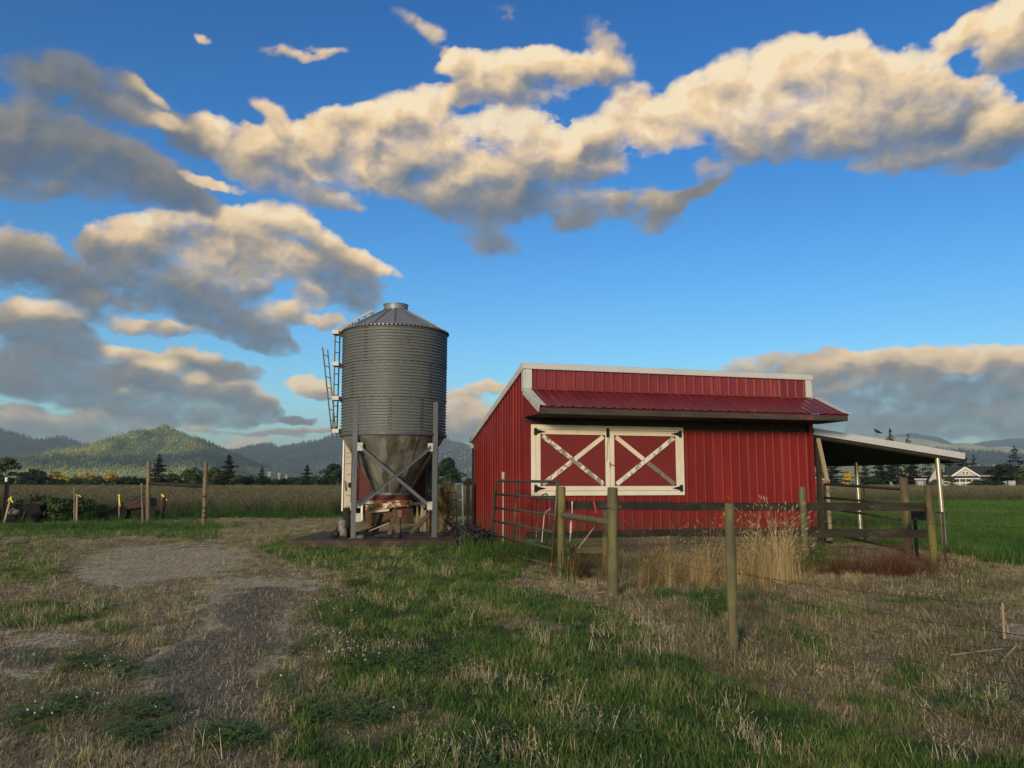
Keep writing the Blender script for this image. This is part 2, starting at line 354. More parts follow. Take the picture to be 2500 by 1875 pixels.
# ================================================================== materials
def mat(name, cols, scale=6.0, stretch=(1, 1, 1), rough=0.7, metal=0.0, bump=0.0, bscale=None, detail=6, stains=(), spec=0.5, coat=0.0,
        rough_var=0.0, rand=0.0, splash=None, dist=0.0, nrough=0.6, transl=0.0):
    m = bpy.data.materials.new(name); m.use_nodes = True; t = m.node_tree; t.nodes.clear(); N = NT(t)
    o = N.new('ShaderNodeOutputMaterial'); b = N.new('ShaderNodeBsdfPrincipled')
    tc = N.new('ShaderNodeTexCoord').outputs['Object']
    oi = N.new('ShaderNodeObjectInfo').outputs['Random']
    off = N.comb(N.m('MULTIPLY', oi, 37.0), N.m('MULTIPLY', oi, 91.0), N.m('MULTIPLY', oi, 17.0))
    v = N.vm('MULTIPLY', N.vm('ADD', tc, off), stretch)
    n = N.noise(v, scale, detail, nrough, dist=dist)
    c = N.ramp(n, cols)
    for (sc, st, lo, hi, colr, mx) in stains:
        k = N.noise(N.vm('MULTIPLY', N.vm('ADD', tc, off), st), sc, 6, 0.62)
        c = N.mix(N.mr(k, lo, hi, 0.0, mx), c, colr)
    if splash:
        zz = N.sep(tc)[2]; sn = N.noise(N.vm('MULTIPLY', tc, (3, 3, 1.2)), 2.2, 6, .65)
        c = N.mix(N.m('MULTIPLY', N.mr(zz, splash[0], splash[1], 1.0, 0.0), N.mr(sn, .36, .62), clamp=True), c, splash[2])
    if rand:
        c = N.mix(1.0, c, N.ramp(oi, [(0, 1-rand), (1, 1+rand)]), 'MULTIPLY')
    N.set(b.inputs['Base Color'], c)
    if rough_var:
        N.set(b.inputs['Roughness'], N.mr(N.noise(v, scale*1.7, 4), 0.3, 0.7, rough-rough_var, rough+rough_var, smooth=False))
    else: b.inputs['Roughness'].default_value = rough
    b.inputs['Metallic'].default_value = metal; b.inputs['Specular IOR Level'].default_value = spec
    b.inputs['Coat Weight'].default_value = coat
    if bump:
        bm_ = N.new('ShaderNodeBump'); bm_.inputs['Strength'].default_value = 1.0; bm_.inputs['Distance'].default_value = bump
        N.set(bm_.inputs['Height'], N.noise(v, bscale or scale*2, 5, 0.6)); N.l.new(bm_.outputs[0], b.inputs['Normal'])
    N.l.new(b.outputs[0], o.inputs[0])
    return m
K = {}
K['red'] = mat('red painted steel siding', [(0.25, (.125, .009, .009)), (0.55, (.175, .012, .011)), (0.8, (.215, .018, .014))], 1.3, (1, 1, .5), rough=.46, bump=.0012, bscale=2, spec=.32,
    stains=((5, (1, 1, .16), .60, .80, (.32, .10, .07, 1), .35), (2.2, (1, 1, .4), .58, .8, (.12, .010, .012, 1), .6), (22, (1, 1, .04), .70, .76, (.10, .05, .035, 1), .6)), rough_var=.10, rand=.12, splash=(.25, 1.05, (.075, .040, .026, 1)))
K['red_old'] = mat('faded maroon steel siding', [(0.25, (.14, .014, .017)), (0.6, (.185, .021, .023)), (0.85, (.24, .035, .032))], 1.6, (1, 1, .4), rough=.38,
    stains=((9, (1, 1, .08), .60, .74, (.42, .17, .11, 1), .55), (3, (1, 1, .3), .58, .78, (.14, .014, .022, 1), .5)), rough_var=.1, rand=.12)
K['red_roof'] = mat('maroon steel roofing', [(0.3, (.11, .011, .016)), (0.7, (.15, .018, .022))], 2.0, (1, .4, .4), rough=.36, rough_var=.08, stains=((6, (1, .3, .3), .58, .8, (.33, .13, .12, 1), .4),))
K['red_ply'] = mat('red painted plywood', [(0.3, (.135, .009, .009)), (0.7, (.17, .012, .012))], 5, rough=.62, bump=.0006, bscale=60, stains=((28, (1, 1, 1), .70, .76, (.5, .33, .28, 1), .6),))
K['red_dark'] = mat('dull dark red trailer paint', [(0.3, (.060, .006, .006)), (0.7, (.085, .008, .008))], 3, rough=.7)
K['cream'] = mat('cream painted timber', [(0.3, (.62, .57, .46)), (0.7, (.74, .69, .58))], 3, rough=.6, bump=.0008, bscale=30, stains=((5, (1, 1, 1), .60, .78, (.42, .34, .20, 1), .45), (40, (1, 1, 1), .68, .74, (.2, .15, .1, 1), .5)))
K['peel'] = mat('flaking white painted timber', [(0.3, (.66, .62, .54)), (0.7, (.74, .70, .62))], 3, rough=.8, bump=.002, bscale=24, stains=((11, (1, 1, 1), .50, .56, (.24, .21, .18, 1), .85),))
K['peel_more'] = mat('badly flaking white painted timber', [(0.3, (.66, .62, .54)), (0.7, (.74, .70, .62))], 3, rough=.8, bump=.003, bscale=24, stains=((8, (1, 1, 1), .42, .50, (.22, .19, .16, 1), .95),))
K['greywood'] = mat('bare grey timber', [(0.3, (.10, .09, .08)), (0.5, (.17, .155, .135)), (0.8, (.25, .23, .20))], 16, (1, 1, 1), rough=.85, bump=.002)
K['trim'] = mat('off white steel trim', [(0.3, (.46, .48, .50)), (0.7, (.54, .55, .55))], 2.5, rough=.40, stains=((9, (1, 1, 1), .64, .74, (.30, .24, .19, 1), .5), (1.2, (.3, 1, 1), .5, .8, (.50, .52, .55, 1), .5)))
K['trim_moss'] = mat('off white trim with green algae', [(0.3, (.42, .45, .42)), (0.7, (.56, .57, .54))], 3, rough=.5, stains=((12, (1, 1, 1), .48, .66, (.16, .18, .09, 1), .75),))
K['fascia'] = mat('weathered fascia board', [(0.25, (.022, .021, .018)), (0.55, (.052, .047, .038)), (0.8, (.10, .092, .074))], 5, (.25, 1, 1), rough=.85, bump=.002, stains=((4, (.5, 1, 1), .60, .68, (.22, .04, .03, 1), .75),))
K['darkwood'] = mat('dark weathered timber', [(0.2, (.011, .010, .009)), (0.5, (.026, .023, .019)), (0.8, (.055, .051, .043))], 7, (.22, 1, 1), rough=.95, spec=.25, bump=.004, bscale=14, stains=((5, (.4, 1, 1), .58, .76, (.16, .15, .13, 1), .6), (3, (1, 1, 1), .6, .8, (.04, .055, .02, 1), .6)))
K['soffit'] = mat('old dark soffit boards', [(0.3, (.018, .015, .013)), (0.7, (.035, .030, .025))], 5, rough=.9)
K['skirt'] = mat('weathered skirt board', [(0.2, (.05, .042, .028)), (0.5, (.10, .085, .055)), (0.8, (.16, .14, .10))], 5, (.2, 1, 1), rough=.9, bump=.003, stains=((4, (1, 1, 1), .55, .75, (.08, .09, .03, 1), .7),))
K['brownply'] = mat('stained brown plywood', [(0.25, (.045, .024, .012)), (0.7, (.085, .045, .022))], 3, (.5, 1, 1), rough=.75, stains=((3, (1, 1, 1), .55, .7, (.07, .05, .03, 1), .7),))
K['post'] = mat('round post with lichen', [(0.2, (.05, .047, .026)), (0.5, (.105, .096, .056)), (0.8, (.18, .165, .11))], 9, (1, 1, .10), rough=.9, bump=.005, bscale=22,
    stains=((5, (1, 1, .5), .46, .62, (.14, .15, .045, 1), .75), (16, (1, 1, .05), .60, .66, (.025, .022, .015, 1), .9), (10, (1, 1, .3), .64, .72, (.32, .31, .25, 1), .5)))
K['postgreen'] = mat('round post green with moss', [(0.2, (.06, .055, .02)), (0.5, (.13, .125, .04)), (0.8, (.21, .205, .08))], 9, (1, 1, .15), rough=.9, bump=.005, bscale=22,
    stains=((5, (1, 1, .4), .52, .66, (.10, .075, .04, 1), .7), (16, (1, 1, .05), .60, .66, (.025, .022, .015, 1), .9)))
K['postbrown'] = mat('square post brown with yellow lichen', [(0.2, (.042, .032, .018)), (0.5, (.085, .062, .034)), (0.8, (.14, .105, .06))], 8, (1, 1, .12), rough=.9, bump=.004,
    stains=((4, (1, 1, .35), .46, .60, (.15, .145, .035, 1), .8),))
K['palewood'] = mat('pale sawn timber', [(0.25, (.24, .18, .11)), (0.7, (.40, .32, .21))], 8, (1, 1, .15), rough=.8, bump=.002, stains=((6, (1, 1, .3), .58, .72, (.2, .17, .13, 1), .6),))
K['polewood'] = mat('grey brown pole', [(0.2, (.085, .06, .035)), (0.5, (.17, .125, .075)), (0.8, (.27, .21, .135))], 9, (1, 1, .12), rough=.9, bump=.004, bscale=20, stains=((4, (1, 1, .5), .5, .7, (.13, .14, .05, 1), .6), (3, (.1, .1, 7), .68, .72, (.03, .025, .02, 1), .8)))
K['galv'] = mat('galvanised corrugated steel', [(0.3, (.115, .135, .143)), (0.5, (.170, .190, .198)), (0.75, (.24, .26, .265))], 34, (1, 1, 1), rough=.50, metal=.35, detail=2, rough_var=.10,
    stains=((2.2, (1, 1, .35), .5, .75, (.17, .18, .175, 1), .6), (7, (1, 1, 3.5), .69, .75, (.10, .06, .04, 1), .5)))
K['galv_smooth'] = mat('galvanised roof sheet', [(0.3, (.17, .19, .215)), (0.7, (.23, .25, .275))], 5, rough=.55, metal=.35, rough_var=.08, stains=((3, (1, 1, 1), .55, .8, (.2, .21, .22, 1), .5),))
K['hopper'] = mat('algae streaked galvanised hopper', [(0.2, (.050, .048, .040)), (0.40, (.105, .105, .092)), (0.56, (.21, .215, .20)), (0.75, (.32, .325, .31))], 2.4, (1, 1, .28), rough=.6, metal=.25, detail=8, nrough=.66,
    stains=((2.6, (1, 1, .22), .50, .64, (.075, .074, .034, 1), .7), (1.8, (1, 1, .3), .55, .66, (.045, .04, .034, 1), .8), (16, (1, 1, .6), .66, .74, (.24, .24, .22, 1), .5)))
K['steel'] = mat('galvanised leg steel', [(0.3, (.070, .082, .102)), (0.7, (.12, .135, .155))], 7, (1, 1, .3), rough=.55, metal=.3, stains=((5, (1, 1, .4), .6, .72, (.12, .08, .05, 1), .5),))
K['plate'] = mat('pale gusset plate', [(0.3, (.40, .40, .38)), (0.7, (.52, .51, .48))], 20, rough=.6, metal=.2, stains=((30, (1, 1, 1), .62, .70, (.10, .08, .06, 1), .8),))
K['ladder'] = mat('ladder rail steel', [(0.3, (.16, .15, .15)), (0.7, (.26, .24, .235))], 12, rough=.5, metal=.5, stains=((20, (1, 1, 1), .56, .66, (.12, .05, .03, 1), .6),))
K['rung'] = mat('dark ladder rung steel', [(0.3, (.035, .035, .05)), (0.7, (.07, .07, .085))], 12, rough=.5, metal=.5)
K['rust'] = mat('rusty steel', [(0.2, (.07, .022, .012)), (0.5, (.16, .055, .025)), (0.8, (.27, .11, .045))], 12, rough=.9, bump=.002)
K['rustwhite'] = mat('rusting white paint', [(0.3, (.55, .52, .44)), (0.7, (.66, .63, .55))], 5, rough=.7, bump=.002, stains=((6, (1, 1, 1), .43, .49, (.20, .065, .022, 1), .95), (14, (1, 1, 1), .56, .62, (.10, .03, .02, 1), .9)))
K['whitepanel'] = mat('grubby white panel', [(0.3, (.34, .31, .27)), (0.7, (.46, .43, .38))], 4, rough=.6, stains=((9, (1, 1, 1), .58, .66, (.28, .21, .15, 1), .7),))
K['gategreen'] = mat('chipped green gate paint', [(0.3, (.012, .045, .032)), (0.7, (.022, .075, .052))], 6, rough=.42, stains=((9, (1, 1, 1), .50, .58, (.11, .045, .022, 1), .9), (22, (1, 1, 1), .64, .68, (.3, .33, .3, 1), .7)))
K['gateblue'] = mat('faded blue gate paint', [(0.3, (.26, .34, .38)), (0.7, (.44, .53, .56))], 8, rough=.4, metal=.2)
K['gatedark'] = mat('dark rusted gate tube', [(0.3, (.018, .014, .012)), (0.7, (.05, .032, .022))], 10, rough=.6)
K['pipe'] = mat('bright galvanised pipe', [(0.3, (.46, .42, .36)), (0.7, (.60, .56, .50))], 15, rough=.30, metal=.7, stains=((16, (1, 1, .5), .60, .72, (.22, .12, .06, 1), .7),))
K['black'] = mat('black iron', [(0.3, (.008, .008, .008)), (0.7, (.02, .02, .02))], 12, rough=.8, spec=.2)
K['blackred'] = mat('dull dark machinery', [(0.3, (.018, .010, .009)), (0.7, (.05, .022, .018))], 9, rough=.8, stains=((6, (1, 1, 1), .56, .7, (.12, .03, .02, 1), .7),))
K['wire'] = mat('rusty fence wire', [(0.3, (.035, .02, .014)), (0.7, (.085, .045, .03))], 30, rough=.7, metal=.3)
K['conduit'] = mat('grey white conduit', [(0.3, (.42, .38, .36)), (0.7, (.52, .48, .46))], 8, rough=.5)
K['concrete'] = mat('stained concrete', [(0.25, (.018, .015, .013)), (0.55, (.042, .034, .028)), (0.8, (.085, .066, .05))], 4, rough=.92, bump=.006, bscale=20, stains=((3, (1, 1, 1), .5, .7, (.15, .075, .035, 1), .55), (5, (1, 1, 1), .55, .7, (.03, .04, .015, 1), .6)))
K['stone'] = mat('field stone', [(0.25, (.07, .062, .05)), (0.75, (.20, .18, .15))], 12, rough=.9, bump=.008, rand=.2)
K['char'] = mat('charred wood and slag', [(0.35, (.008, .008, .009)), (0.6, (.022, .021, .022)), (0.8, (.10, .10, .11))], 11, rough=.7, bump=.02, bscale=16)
K['bark'] = mat('bark', [(0.3, (.030, .024, .018)), (0.7, (.075, .06, .045))], 3, (1, 1, .3), rough=.95)
K['barktan'] = mat('shaggy straw brown trunk', [(0.25, (.035, .026, .015)), (0.5, (.08, .06, .034)), (0.8, (.16, .125, .075))], 10, (1, 1, .14), rough=.95, bump=.012, bscale=24)
K['yellow'] = mat('yellow plastic tape', [(0.3, (.65, .62, .05)), (0.7, (.80, .78, .09))], 5, rough=.4)
K['whitecap'] = mat('white paint', [(0.3, (.7, .7, .7)), (0.7, (.8, .8, .8))], 5, rough=.5)
K['redpaint'] = mat('red hydrant paint', [(0.3, (.07, .008, .010)), (0.7, (.13, .012, .016))], 9, rough=.5)
K['rope'] = mat('frayed pale rope', [(0.3, (.35, .32, .27)), (0.7, (.6, .57, .5))], 40, rough=.9)
K['redrope'] = mat('red tape', [(0.3, (.40, .03, .04)), (0.7, (.5, .05, .06))], 40, rough=.7)
K['bird'] = mat('black feathers', [(0.3, (.006, .006, .008)), (0.7, (.018, .018, .024))], 20, rough=.55)
K['housegrey'] = mat('pale grey house siding', [(0.3, (.36, .37, .40)), (0.7, (.42, .43, .46))], .8, rough=.7)
K['housedark'] = mat('blue grey shed siding', [(0.3, (.12, .12, .14)), (0.7, (.16, .16, .18))], .8, rough=.7)
K['housetrim'] = mat('white house trim', [(0.3, (.70, .70, .70)), (0.7, (.76, .76, .76))], 1, rough=.6)
K['shingle'] = mat('dark shingle roof', [(0.3, (.020, .022, .030)), (0.7, (.035, .038, .050))], 2.5, rough=.85)
K['glass'] = mat('window glass', [(0.3, (.02, .022, .03)), (0.7, (.04, .045, .055))], .6, rough=.08)
K['farred'] = mat('far red siding', [(0.3, (.19, .03, .03)), (0.7, (.25, .045, .04))], 1, rough=.6)
K['pylon'] = mat('pylon steel', [(0.3, (.42, .42, .42)), (0.7, (.5, .5, .5))], 1, rough=.5)
K['deck'] = mat('green plastic', [(0.3, (.2, .42, .33)), (0.7, (.28, .5, .42))], 1, rough=.5)

def leafmat(name, cols, rough=.6, transl=.25, tint_cols=None, nscale=.5, inst=True, spec=.25):
    """foliage: colour from a per plant value (tint) and a blade value; some light passes through"""
    m = bpy.data.materials.new(name); m.use_nodes = True; t = m.node_tree; t.nodes.clear(); N = NT(t)
    o = N.new('ShaderNodeOutputMaterial'); b = N.new('ShaderNodeBsdfPrincipled')
    if inst:
        a = N.new('ShaderNodeAttribute'); a.attribute_type = 'INSTANCER'; a.attribute_name = 'tint'; k = a.outputs['Fac']
    else:
        k = N.new('ShaderNodeObjectInfo').outputs['Random']
    bl = N.new('ShaderNodeAttribute'); bl.attribute_name = 'blade'
    k = N.m('ADD', k, N.m('MULTIPLY', N.m('SUBTRACT', bl.outputs['Fac'], .5), nscale))
    c = N.ramp(k, cols)
    tp = N.new('ShaderNodeAttribute'); tp.attribute_name = 'tip'
    if tint_cols is not None: c = N.mix(tp.outputs['Fac'], c, tint_cols)
    N.set(b.inputs['Base Color'], c); b.inputs['Roughness'].default_value = rough; b.inputs['Specular IOR Level'].default_value = spec
    if transl:
        tr = N.new('ShaderNodeBsdfTranslucent'); N.set(tr.inputs[0], c); mx = N.new('ShaderNodeMixShader')
        mx.inputs[0].default_value = transl; N.l.new(b.outputs[0], mx.inputs[1]); N.l.new(tr.outputs[0], mx.inputs[2]); N.l.new(mx.outputs[0], o.inputs[0])
    else: N.l.new(b.outputs[0], o.inputs[0])
    return m
K['grass'] = leafmat('green grass blades', [(0.0, (.034, .095, .020)), (.3, (.066, .165, .026)), (.6, (.130, .205, .044)), (.84, (.23, .26, .080)), (1.0, (.36, .31, .15))], rough=.5)
K['dry'] = leafmat('dry grass blades', [(0.0, (.11, .105, .038)), (.25, (.19, .160, .082)), (.55, (.31, .265, .15)), (.8, (.45, .385, .23)), (1.0, (.60, .53, .35))], rough=.7)
K['strawtall'] = leafmat('tall ripe grass', [(0.0, (.06, .085, .022)), (.3, (.19, .150, .050)), (.6, (.40, .28, .115)), (.85, (.56, .41, .19)), (1.0, (.64, .52, .31))], rough=.6)
K['field'] = leafmat('tall field grass', [(0.0, (.032, .075, .020)), (.3, (.070, .105, .032)), (.55, (.135, .140, .055)), (.8, (.22, .19, .095)), (1.0, (.34, .28, .16))], rough=.6, tint_cols=(.165, .155, .088, 1))
K['dock'] = leafmat('reddish dead weeds', [(0.0, (.045, .050, .018)), (.4, (.090, .040, .024)), (.8, (.14, .050, .032)), (1.0, (.24, .13, .075))], rough=.8)
K['clover'] = leafmat('clover leaves', [(0.0, (.055, .115, .022)), (.6, (.10, .18, .034)), (1.0, (.17, .24, .055))], rough=.5)
K['flower'] = leafmat('clover flowers', [(0.0, (.55, .48, .42)), (1.0, (.75, .70, .66))], rough=.7)
K['bramble'] = leafmat('bramble leaves', [(0.0, (.012, .032, .010)), (.5, (.028, .062, .018)), (1.0, (.07, .11, .03))], rough=.5, inst=False, nscale=1.0)
K['conifer'] = leafmat('dark conifer needles', [(0.0, (.006, .014, .009)), (.5, (.013, .028, .014)), (1.0, (.030, .050, .022))], rough=.7, inst=False, transl=.05, nscale=.9)
K['broad'] = leafmat('dark broadleaf crown', [(0.0, (.010, .024, .008)), (.5, (.022, .045, .014)), (1.0, (.050, .078, .024))], rough=.6, inst=False, transl=.12, nscale=.9)
K['gold'] = leafmat('golden autumn crown', [(0.0, (.17, .12, .02)), (.5, (.38, .27, .04)), (1.0, (.60, .42, .07))], rough=.6, inst=False, transl=.15, nscale=.9)
K['hillfor'] = leafmat('hill forest needles', [(0.0, (.014, .034, .020)), (.35, (.035, .065, .030)), (.6, (.18, .23, .05)), (.85, (.34, .37, .08)), (1.0, (.48, .45, .12))], rough=.8, transl=0, nscale=.35)

# ================================================================== terrain
BARN = Vector((0.29, 17.8, 0)); BROT = math.radians(16.25)
E1 = (math.cos(BROT), math.sin(BROT)); E2 = (-math.sin(BROT), math.cos(BROT))
def tz(x, y):
    x = np.asarray(x, float); y = np.asarray(y, float)
    s = (x-7.25)*E1[0]+(y-19.83)*E1[1]; q = (x-7.25)*E2[0]+(y-19.83)*E2[1]
    dip = -.33*sstep(.8, 3.6, s)*sstep(-4.5, -1.5, q)*(1-.45*sstep(2, 9, q))*(1-sstep(26, 60, y))
    und = 0.030*fbm(x*.45, y*.45, 3, 101)+.026*fbm(x*2.0, y*2.0, 4, 108)*(y < 60)
    return dip+und*sstep(0, 3, y)+0.0*x
def tz1(x, y): return float(tz(np.array([x]), np.array([y]))[0])

def blob(u, v, cx, cy, rx, ry, rot=0.0):
    c, s = math.cos(math.radians(rot)), math.sin(math.radians(rot))
    dx = u-cx; dy = v-cy; lx = (dx*c+dy*s)/rx; ly = (-dx*s+dy*c)/ry
    return np.clip(1.35-np.sqrt(lx*lx+ly*ly)*1.0, 0, 1)
def zones(x, y):
    """how green, how dry and how bare the ground is at a place"""
    u, v = proj(x, y, 0.0*x)
    u = np.where(y < 1.0, 1250+x*300, u); v = np.where(y < 1.0, 2400, v); v = np.clip(v, 1178, 3200); u = np.clip(u, -6000, 9000)
    nl = fbm(x*.9, y*.6, 4, 200); nm = fbm(x*3.2, y*2.4, 4, 210); nf = fbm(x*9, y*7, 3, 220)
    uu = u+nl*60*np.clip((v-1180)/400, .1, 1.5)+nm*50*np.clip((v-1180)/400, .1, 1.5)
    vv = v+nl*16+nm*10
    # boundary between the track on the left and the lawn
    bx = np.interp(vv, [1250, 1300, 1330, 1370, 1400, 1430, 1470, 1510, 1545, 1580, 1640, 1700, 1760, 1875, 2600], [-400, 300, 600, 700, 830, 870, 800, 775, 830, 850, 800, 790, 730, 680, 500])
    left = sstep(25, -25, uu-bx)
    # boundary between lawn and the dry ground on the right
    by = np.interp(uu, [1150, 1280, 1400, 1560, 1700, 1900, 2200, 2500, 4000], [1300, 1405, 1455, 1520, 1620, 1720, 1810, 1850, 1950])
    right = sstep(14, -22, vv-by)*sstep(1240, 1300, uu)
    green = 0.80+0.0*u
    green = green*(1-left)+left*0.10
    green = green*(1-right)+right*0.10
    far = sstep(1345, 1325, vv)*(1-sstep(1500, 1700, uu))
    green = green*(1-far)+far*(0.30+0.8*sstep(1272, 1280, vv)*sstep(1316, 1303, vv)*sstep(560, 480, uu))
    for b, w in (((120, 1500, 210, 34, -5), .9), ((70, 1390, 170, 60, 0), .55), ((60, 1340, 160, 30), .5), ((360, 1740, 50, 22, 0), .62), ((340, 1790, 70, 18), .6), ((40, 1775, 80, 24), .7), ((560, 1810, 60, 22), .5), ((285, 1540, 50, 14), .7), ((470, 1470, 40, 10), .5), ((220, 1690, 110, 20), .4),
                 ((1060, 1330, 240, 30), .5), ((760, 1335, 140, 28), .9), ((1730, 1480, 60, 46, 30), .8), ((1640, 1450, 60, 30), .6), ((1990, 1575, 80, 34, 30), .75), ((2230, 1655, 62, 34, 50), 1.2), ((2090, 1500, 130, 18), .5), ((2250, 1465, 160, 14), .55), ((2370, 1400, 110, 24), .5), ((2420, 1720, 110, 40), .9), ((1950, 1640, 60, 20, 20), .5), ((2010, 1360, 70, 40), .7), ((2400, 1455, 70, 16), .6), ((2010, 1490, 190, 24, 4), .55), ((1900, 1540, 120, 22, 10), .5), ((2330, 1560, 150, 30), .45), ((2150, 1730, 160, 40, 20), .6), ((1780, 1560, 70, 26), .5)):
        green = np.maximum(green, w*blob(uu, vv, *b))
    for b, w in (((1320, 1425, 130, 20), .8), ((1460, 1440, 110, 22), .8), ((1180, 1490, 90, 16, 0), .5), ((1270, 1520, 110, 20, 0), .55), ((900, 1395, 110, 14), .45), ((1110, 1660, 170, 36), .45), ((1010, 1750, 120, 40), .6), ((860, 1760, 110, 90), .55), ((1950, 1690, 130, 26, 20), .6), ((1650, 1590, 120, 24), .4), ((1820, 1640, 120, 22), .55), ((1420, 1790, 90, 30), .45), ((1560, 1850, 120, 40), .35), ((930, 1300, 90, 9), .3)):
        green = green*(1-w*blob(uu, vv, *b))
    green = sstep(.30, .66, green+nm*.42+nl*.14+nf*.12)*np.clip(.86+nf*.4, .5, 1)+.04
    bare = 0.0*u
    for b, w in (((590, 1440, 140, 40), .8), ((610, 1520, 130, 70, -10), .95), ((540, 1610, 200, 80, -15), 1.0), ((480, 1700, 170, 60), .95), ((600, 1500, 90, 60, -10), 1.3), ((530, 1610, 190, 75, -12), 1.3), ((500, 1710, 150, 66, 0), 1.3), ((400, 1375, 230, 46, 0), .9), ((560, 1800, 120, 90), .7), ((470, 1360, 200, 40), .75), ((300, 1400, 190, 50), .65), ((720, 1430, 120, 40), .55), ((100, 1560, 170, 40), .6), ((40, 1620, 120, 60), .7), ((200, 1620, 130, 30), .4), ((1650, 1545, 110, 30, 25), .4), ((1380, 1380, 60, 20), .4), ((2480, 1545, 60, 30), .6)):
        bare = np.maximum(bare, w*blob(uu, vv, *b))
    bare = sstep(.28, .62, bare+nm*.34+nf*.16)*(1-green*.92)
    meadow = sstep(-6, 6, (uu-2190)*1.0)*sstep(4, -6, vv-(1342+(uu-2260)*.21))*sstep(7, 10, x)*sstep(1212, 1224, vv)
    pen = sstep(15.2, 16.2, y)*sstep(3.0, 4.5, x)*sstep(1330, 1318, vv)*sstep(7, 7.6, x)
    meadow = np.maximum(meadow, pen)
    return np.clip(green, 0, 1), np.clip(bare, 0, 1), np.clip(meadow, 0, 1), nl, nm, u, v

def grow(a, b, first, ratio):
    o = [a]; st = first; sg = 1 if b > a else -1
    while (b-o[-1])*sg > 0: o.append(o[-1]+sg*st); st *= ratio
    return o
def build_ground():
    xs = sorted(set([round(v, 4) for v in list(np.arange(-13, 15.01, .11))+grow(-13, -11000, .25, 1.16)+grow(15, 11000, .25, 1.16)]))
    ys = sorted(set([round(v, 4) for v in list(np.arange(1.0, 36.01, .12))+grow(1.0, -400, .4, 1.3)+grow(36, 11500, .25, 1.12)]))
    X, Y = np.meshgrid(np.array(xs), np.array(ys)); Z = tz(X, Y)
    g, b, md, nl, nm, u, v = zones(X, Y)
    ny, nx = X.shape
    j, i = np.meshgrid(np.arange(ny-1), np.arange(nx-1), indexing='ij'); v0 = (j*nx+i).ravel()
    f = np.stack([v0, v0+1, v0+nx+1, v0+nx], -1); nf = len(f)
    me = bpy.data.meshes.new('ground'); me.vertices.add(X.size)
    me.vertices.foreach_set('co', np.stack([X, Y, Z], -1).ravel())
    me.loops.add(nf*4); me.loops.foreach_set('vertex_index', f.ravel().astype(np.int32))
    me.polygons.add(nf); me.polygons.foreach_set('loop_start', np.arange(0, nf*4, 4, dtype=np.int32))
    me.polygons.foreach_set('use_smooth', [True]*nf); me.update(calc_edges=True)
    fieldm = sstep(34, 38, Y)
    core = 0.0*u
    for b_ in ((610, 1490, 80, 50, -10), (540, 1600, 150, 60, -16), (520, 1700, 140, 66, 0), (60, 1610, 90, 26), (660, 1450, 80, 16), (560, 1800, 110, 60)): core = np.maximum(core, blob(u+nm*50, v+nm*12, *b_))
    for nme, arr in (('core', core*(Y > 1)), ('green', g), ('bare', b), ('meadow', md), ('far', fieldm)):
        at = me.attributes.new(nme, 'FLOAT', 'POINT'); at.data.foreach_set('value', arr.ravel().astype(np.float32))
    m = bpy.data.materials.new('yard ground'); m.use_nodes = True; m.node_tree.nodes.clear(); N = NT(m.node_tree)
    o = N.new('ShaderNodeOutputMaterial'); bs = N.new('ShaderNodeBsdfPrincipled')
    A = lambda n_: N.l and (lambda nd: (setattr(nd, 'attribute_name', n_), nd.outputs['Fac'])[1])(N.new('ShaderNodeAttribute'))
    tc = N.new('ShaderNodeTexCoord').outputs['Object']
    n1 = N.noise(tc, 14, 6, .65); n2 = N.noise(tc, 55, 4, .7); n3 = N.noise(tc, 2.0, 5, .6); n4 = N.noise(tc, 130, 2, .6)
    dry = N.ramp(N.m('ADD', N.m('MULTIPLY', n1, .5), N.m('MULTIPLY', n2, .5)), [(.36, (.042, .034, .020)), (.46, (.14, .112, .062)), (.54, (.27, .215, .125)), (.64, (.46, .375, .23))])
    grn = N.ramp(N.m('ADD', N.m('MULTIPLY', n1, .5), N.m('MULTIPLY', n2, .5)), [(.35, (.022, .030, .012)), (.5, (.045, .062, .020)), (.7, (.08, .105, .035))])
    gra = N.ramp(N.m('ADD', N.m('MULTIPLY', n4, .45), N.m('MULTIPLY', n1, .55)), [(.38, (.075, .066, .050)), (.45, (.27, .235, .160)), (.53, (.53, .460, .305)), (.60, (.86, .76, .52))])
    gra = N.mix(N.mr(n3, .45, .65, 0, .4), gra, dry)
    gra = N.mix(N.mr(N.m('ADD', A('core'), N.m('MULTIPLY', N.m('SUBTRACT', n1, .5), .9)), .10, .50), gra, N.mix(.74, gra, (.050, .048, .042, 1)))
    mea = N.ramp(n1, [(.3, (.028, .055, .012)), (.7, (.06, .10, .022))])
    fld = N.ramp(n3, [(.3, (.03, .04, .015)), (.7, (.07, .06, .03))])
    bw = N.mr(N.m('ADD', A('bare'), N.m('MULTIPLY', N.m('SUBTRACT', n2, .5), .9)), .35, .65)
    gw = N.mr(N.m('ADD', A('green'), N.m('MULTIPLY', N.m('SUBTRACT', n1, .5), .9)), .3, .7)
    c = N.mix(gw, dry, grn); c = N.mix(bw, c, gra); c = N.mix(A('meadow'), c, mea); c = N.mix(A('far'), c, fld)
    N.set(bs.inputs['Base Color'], c); bs.inputs['Roughness'].default_value = .95; bs.inputs['Specular IOR Level'].default_value = .2
    bp = N.new('ShaderNodeBump'); bp.inputs['Distance'].default_value = .03
    N.set(bp.inputs['Height'], N.m('ADD', N.m('MULTIPLY', n2, .5), N.m('ADD', N.m('MULTIPLY', n1, .5), N.m('MULTIPLY', n4, .25)))); N.l.new(bp.outputs[0], bs.inputs['Normal'])
    N.l.new(bs.outputs[0], o.inputs[0]); me.materials.append(m)
    ob = bpy.data.objects.new('ground', me); COL.objects.link(ob); ob['kind'] = 'structure'
build_ground()

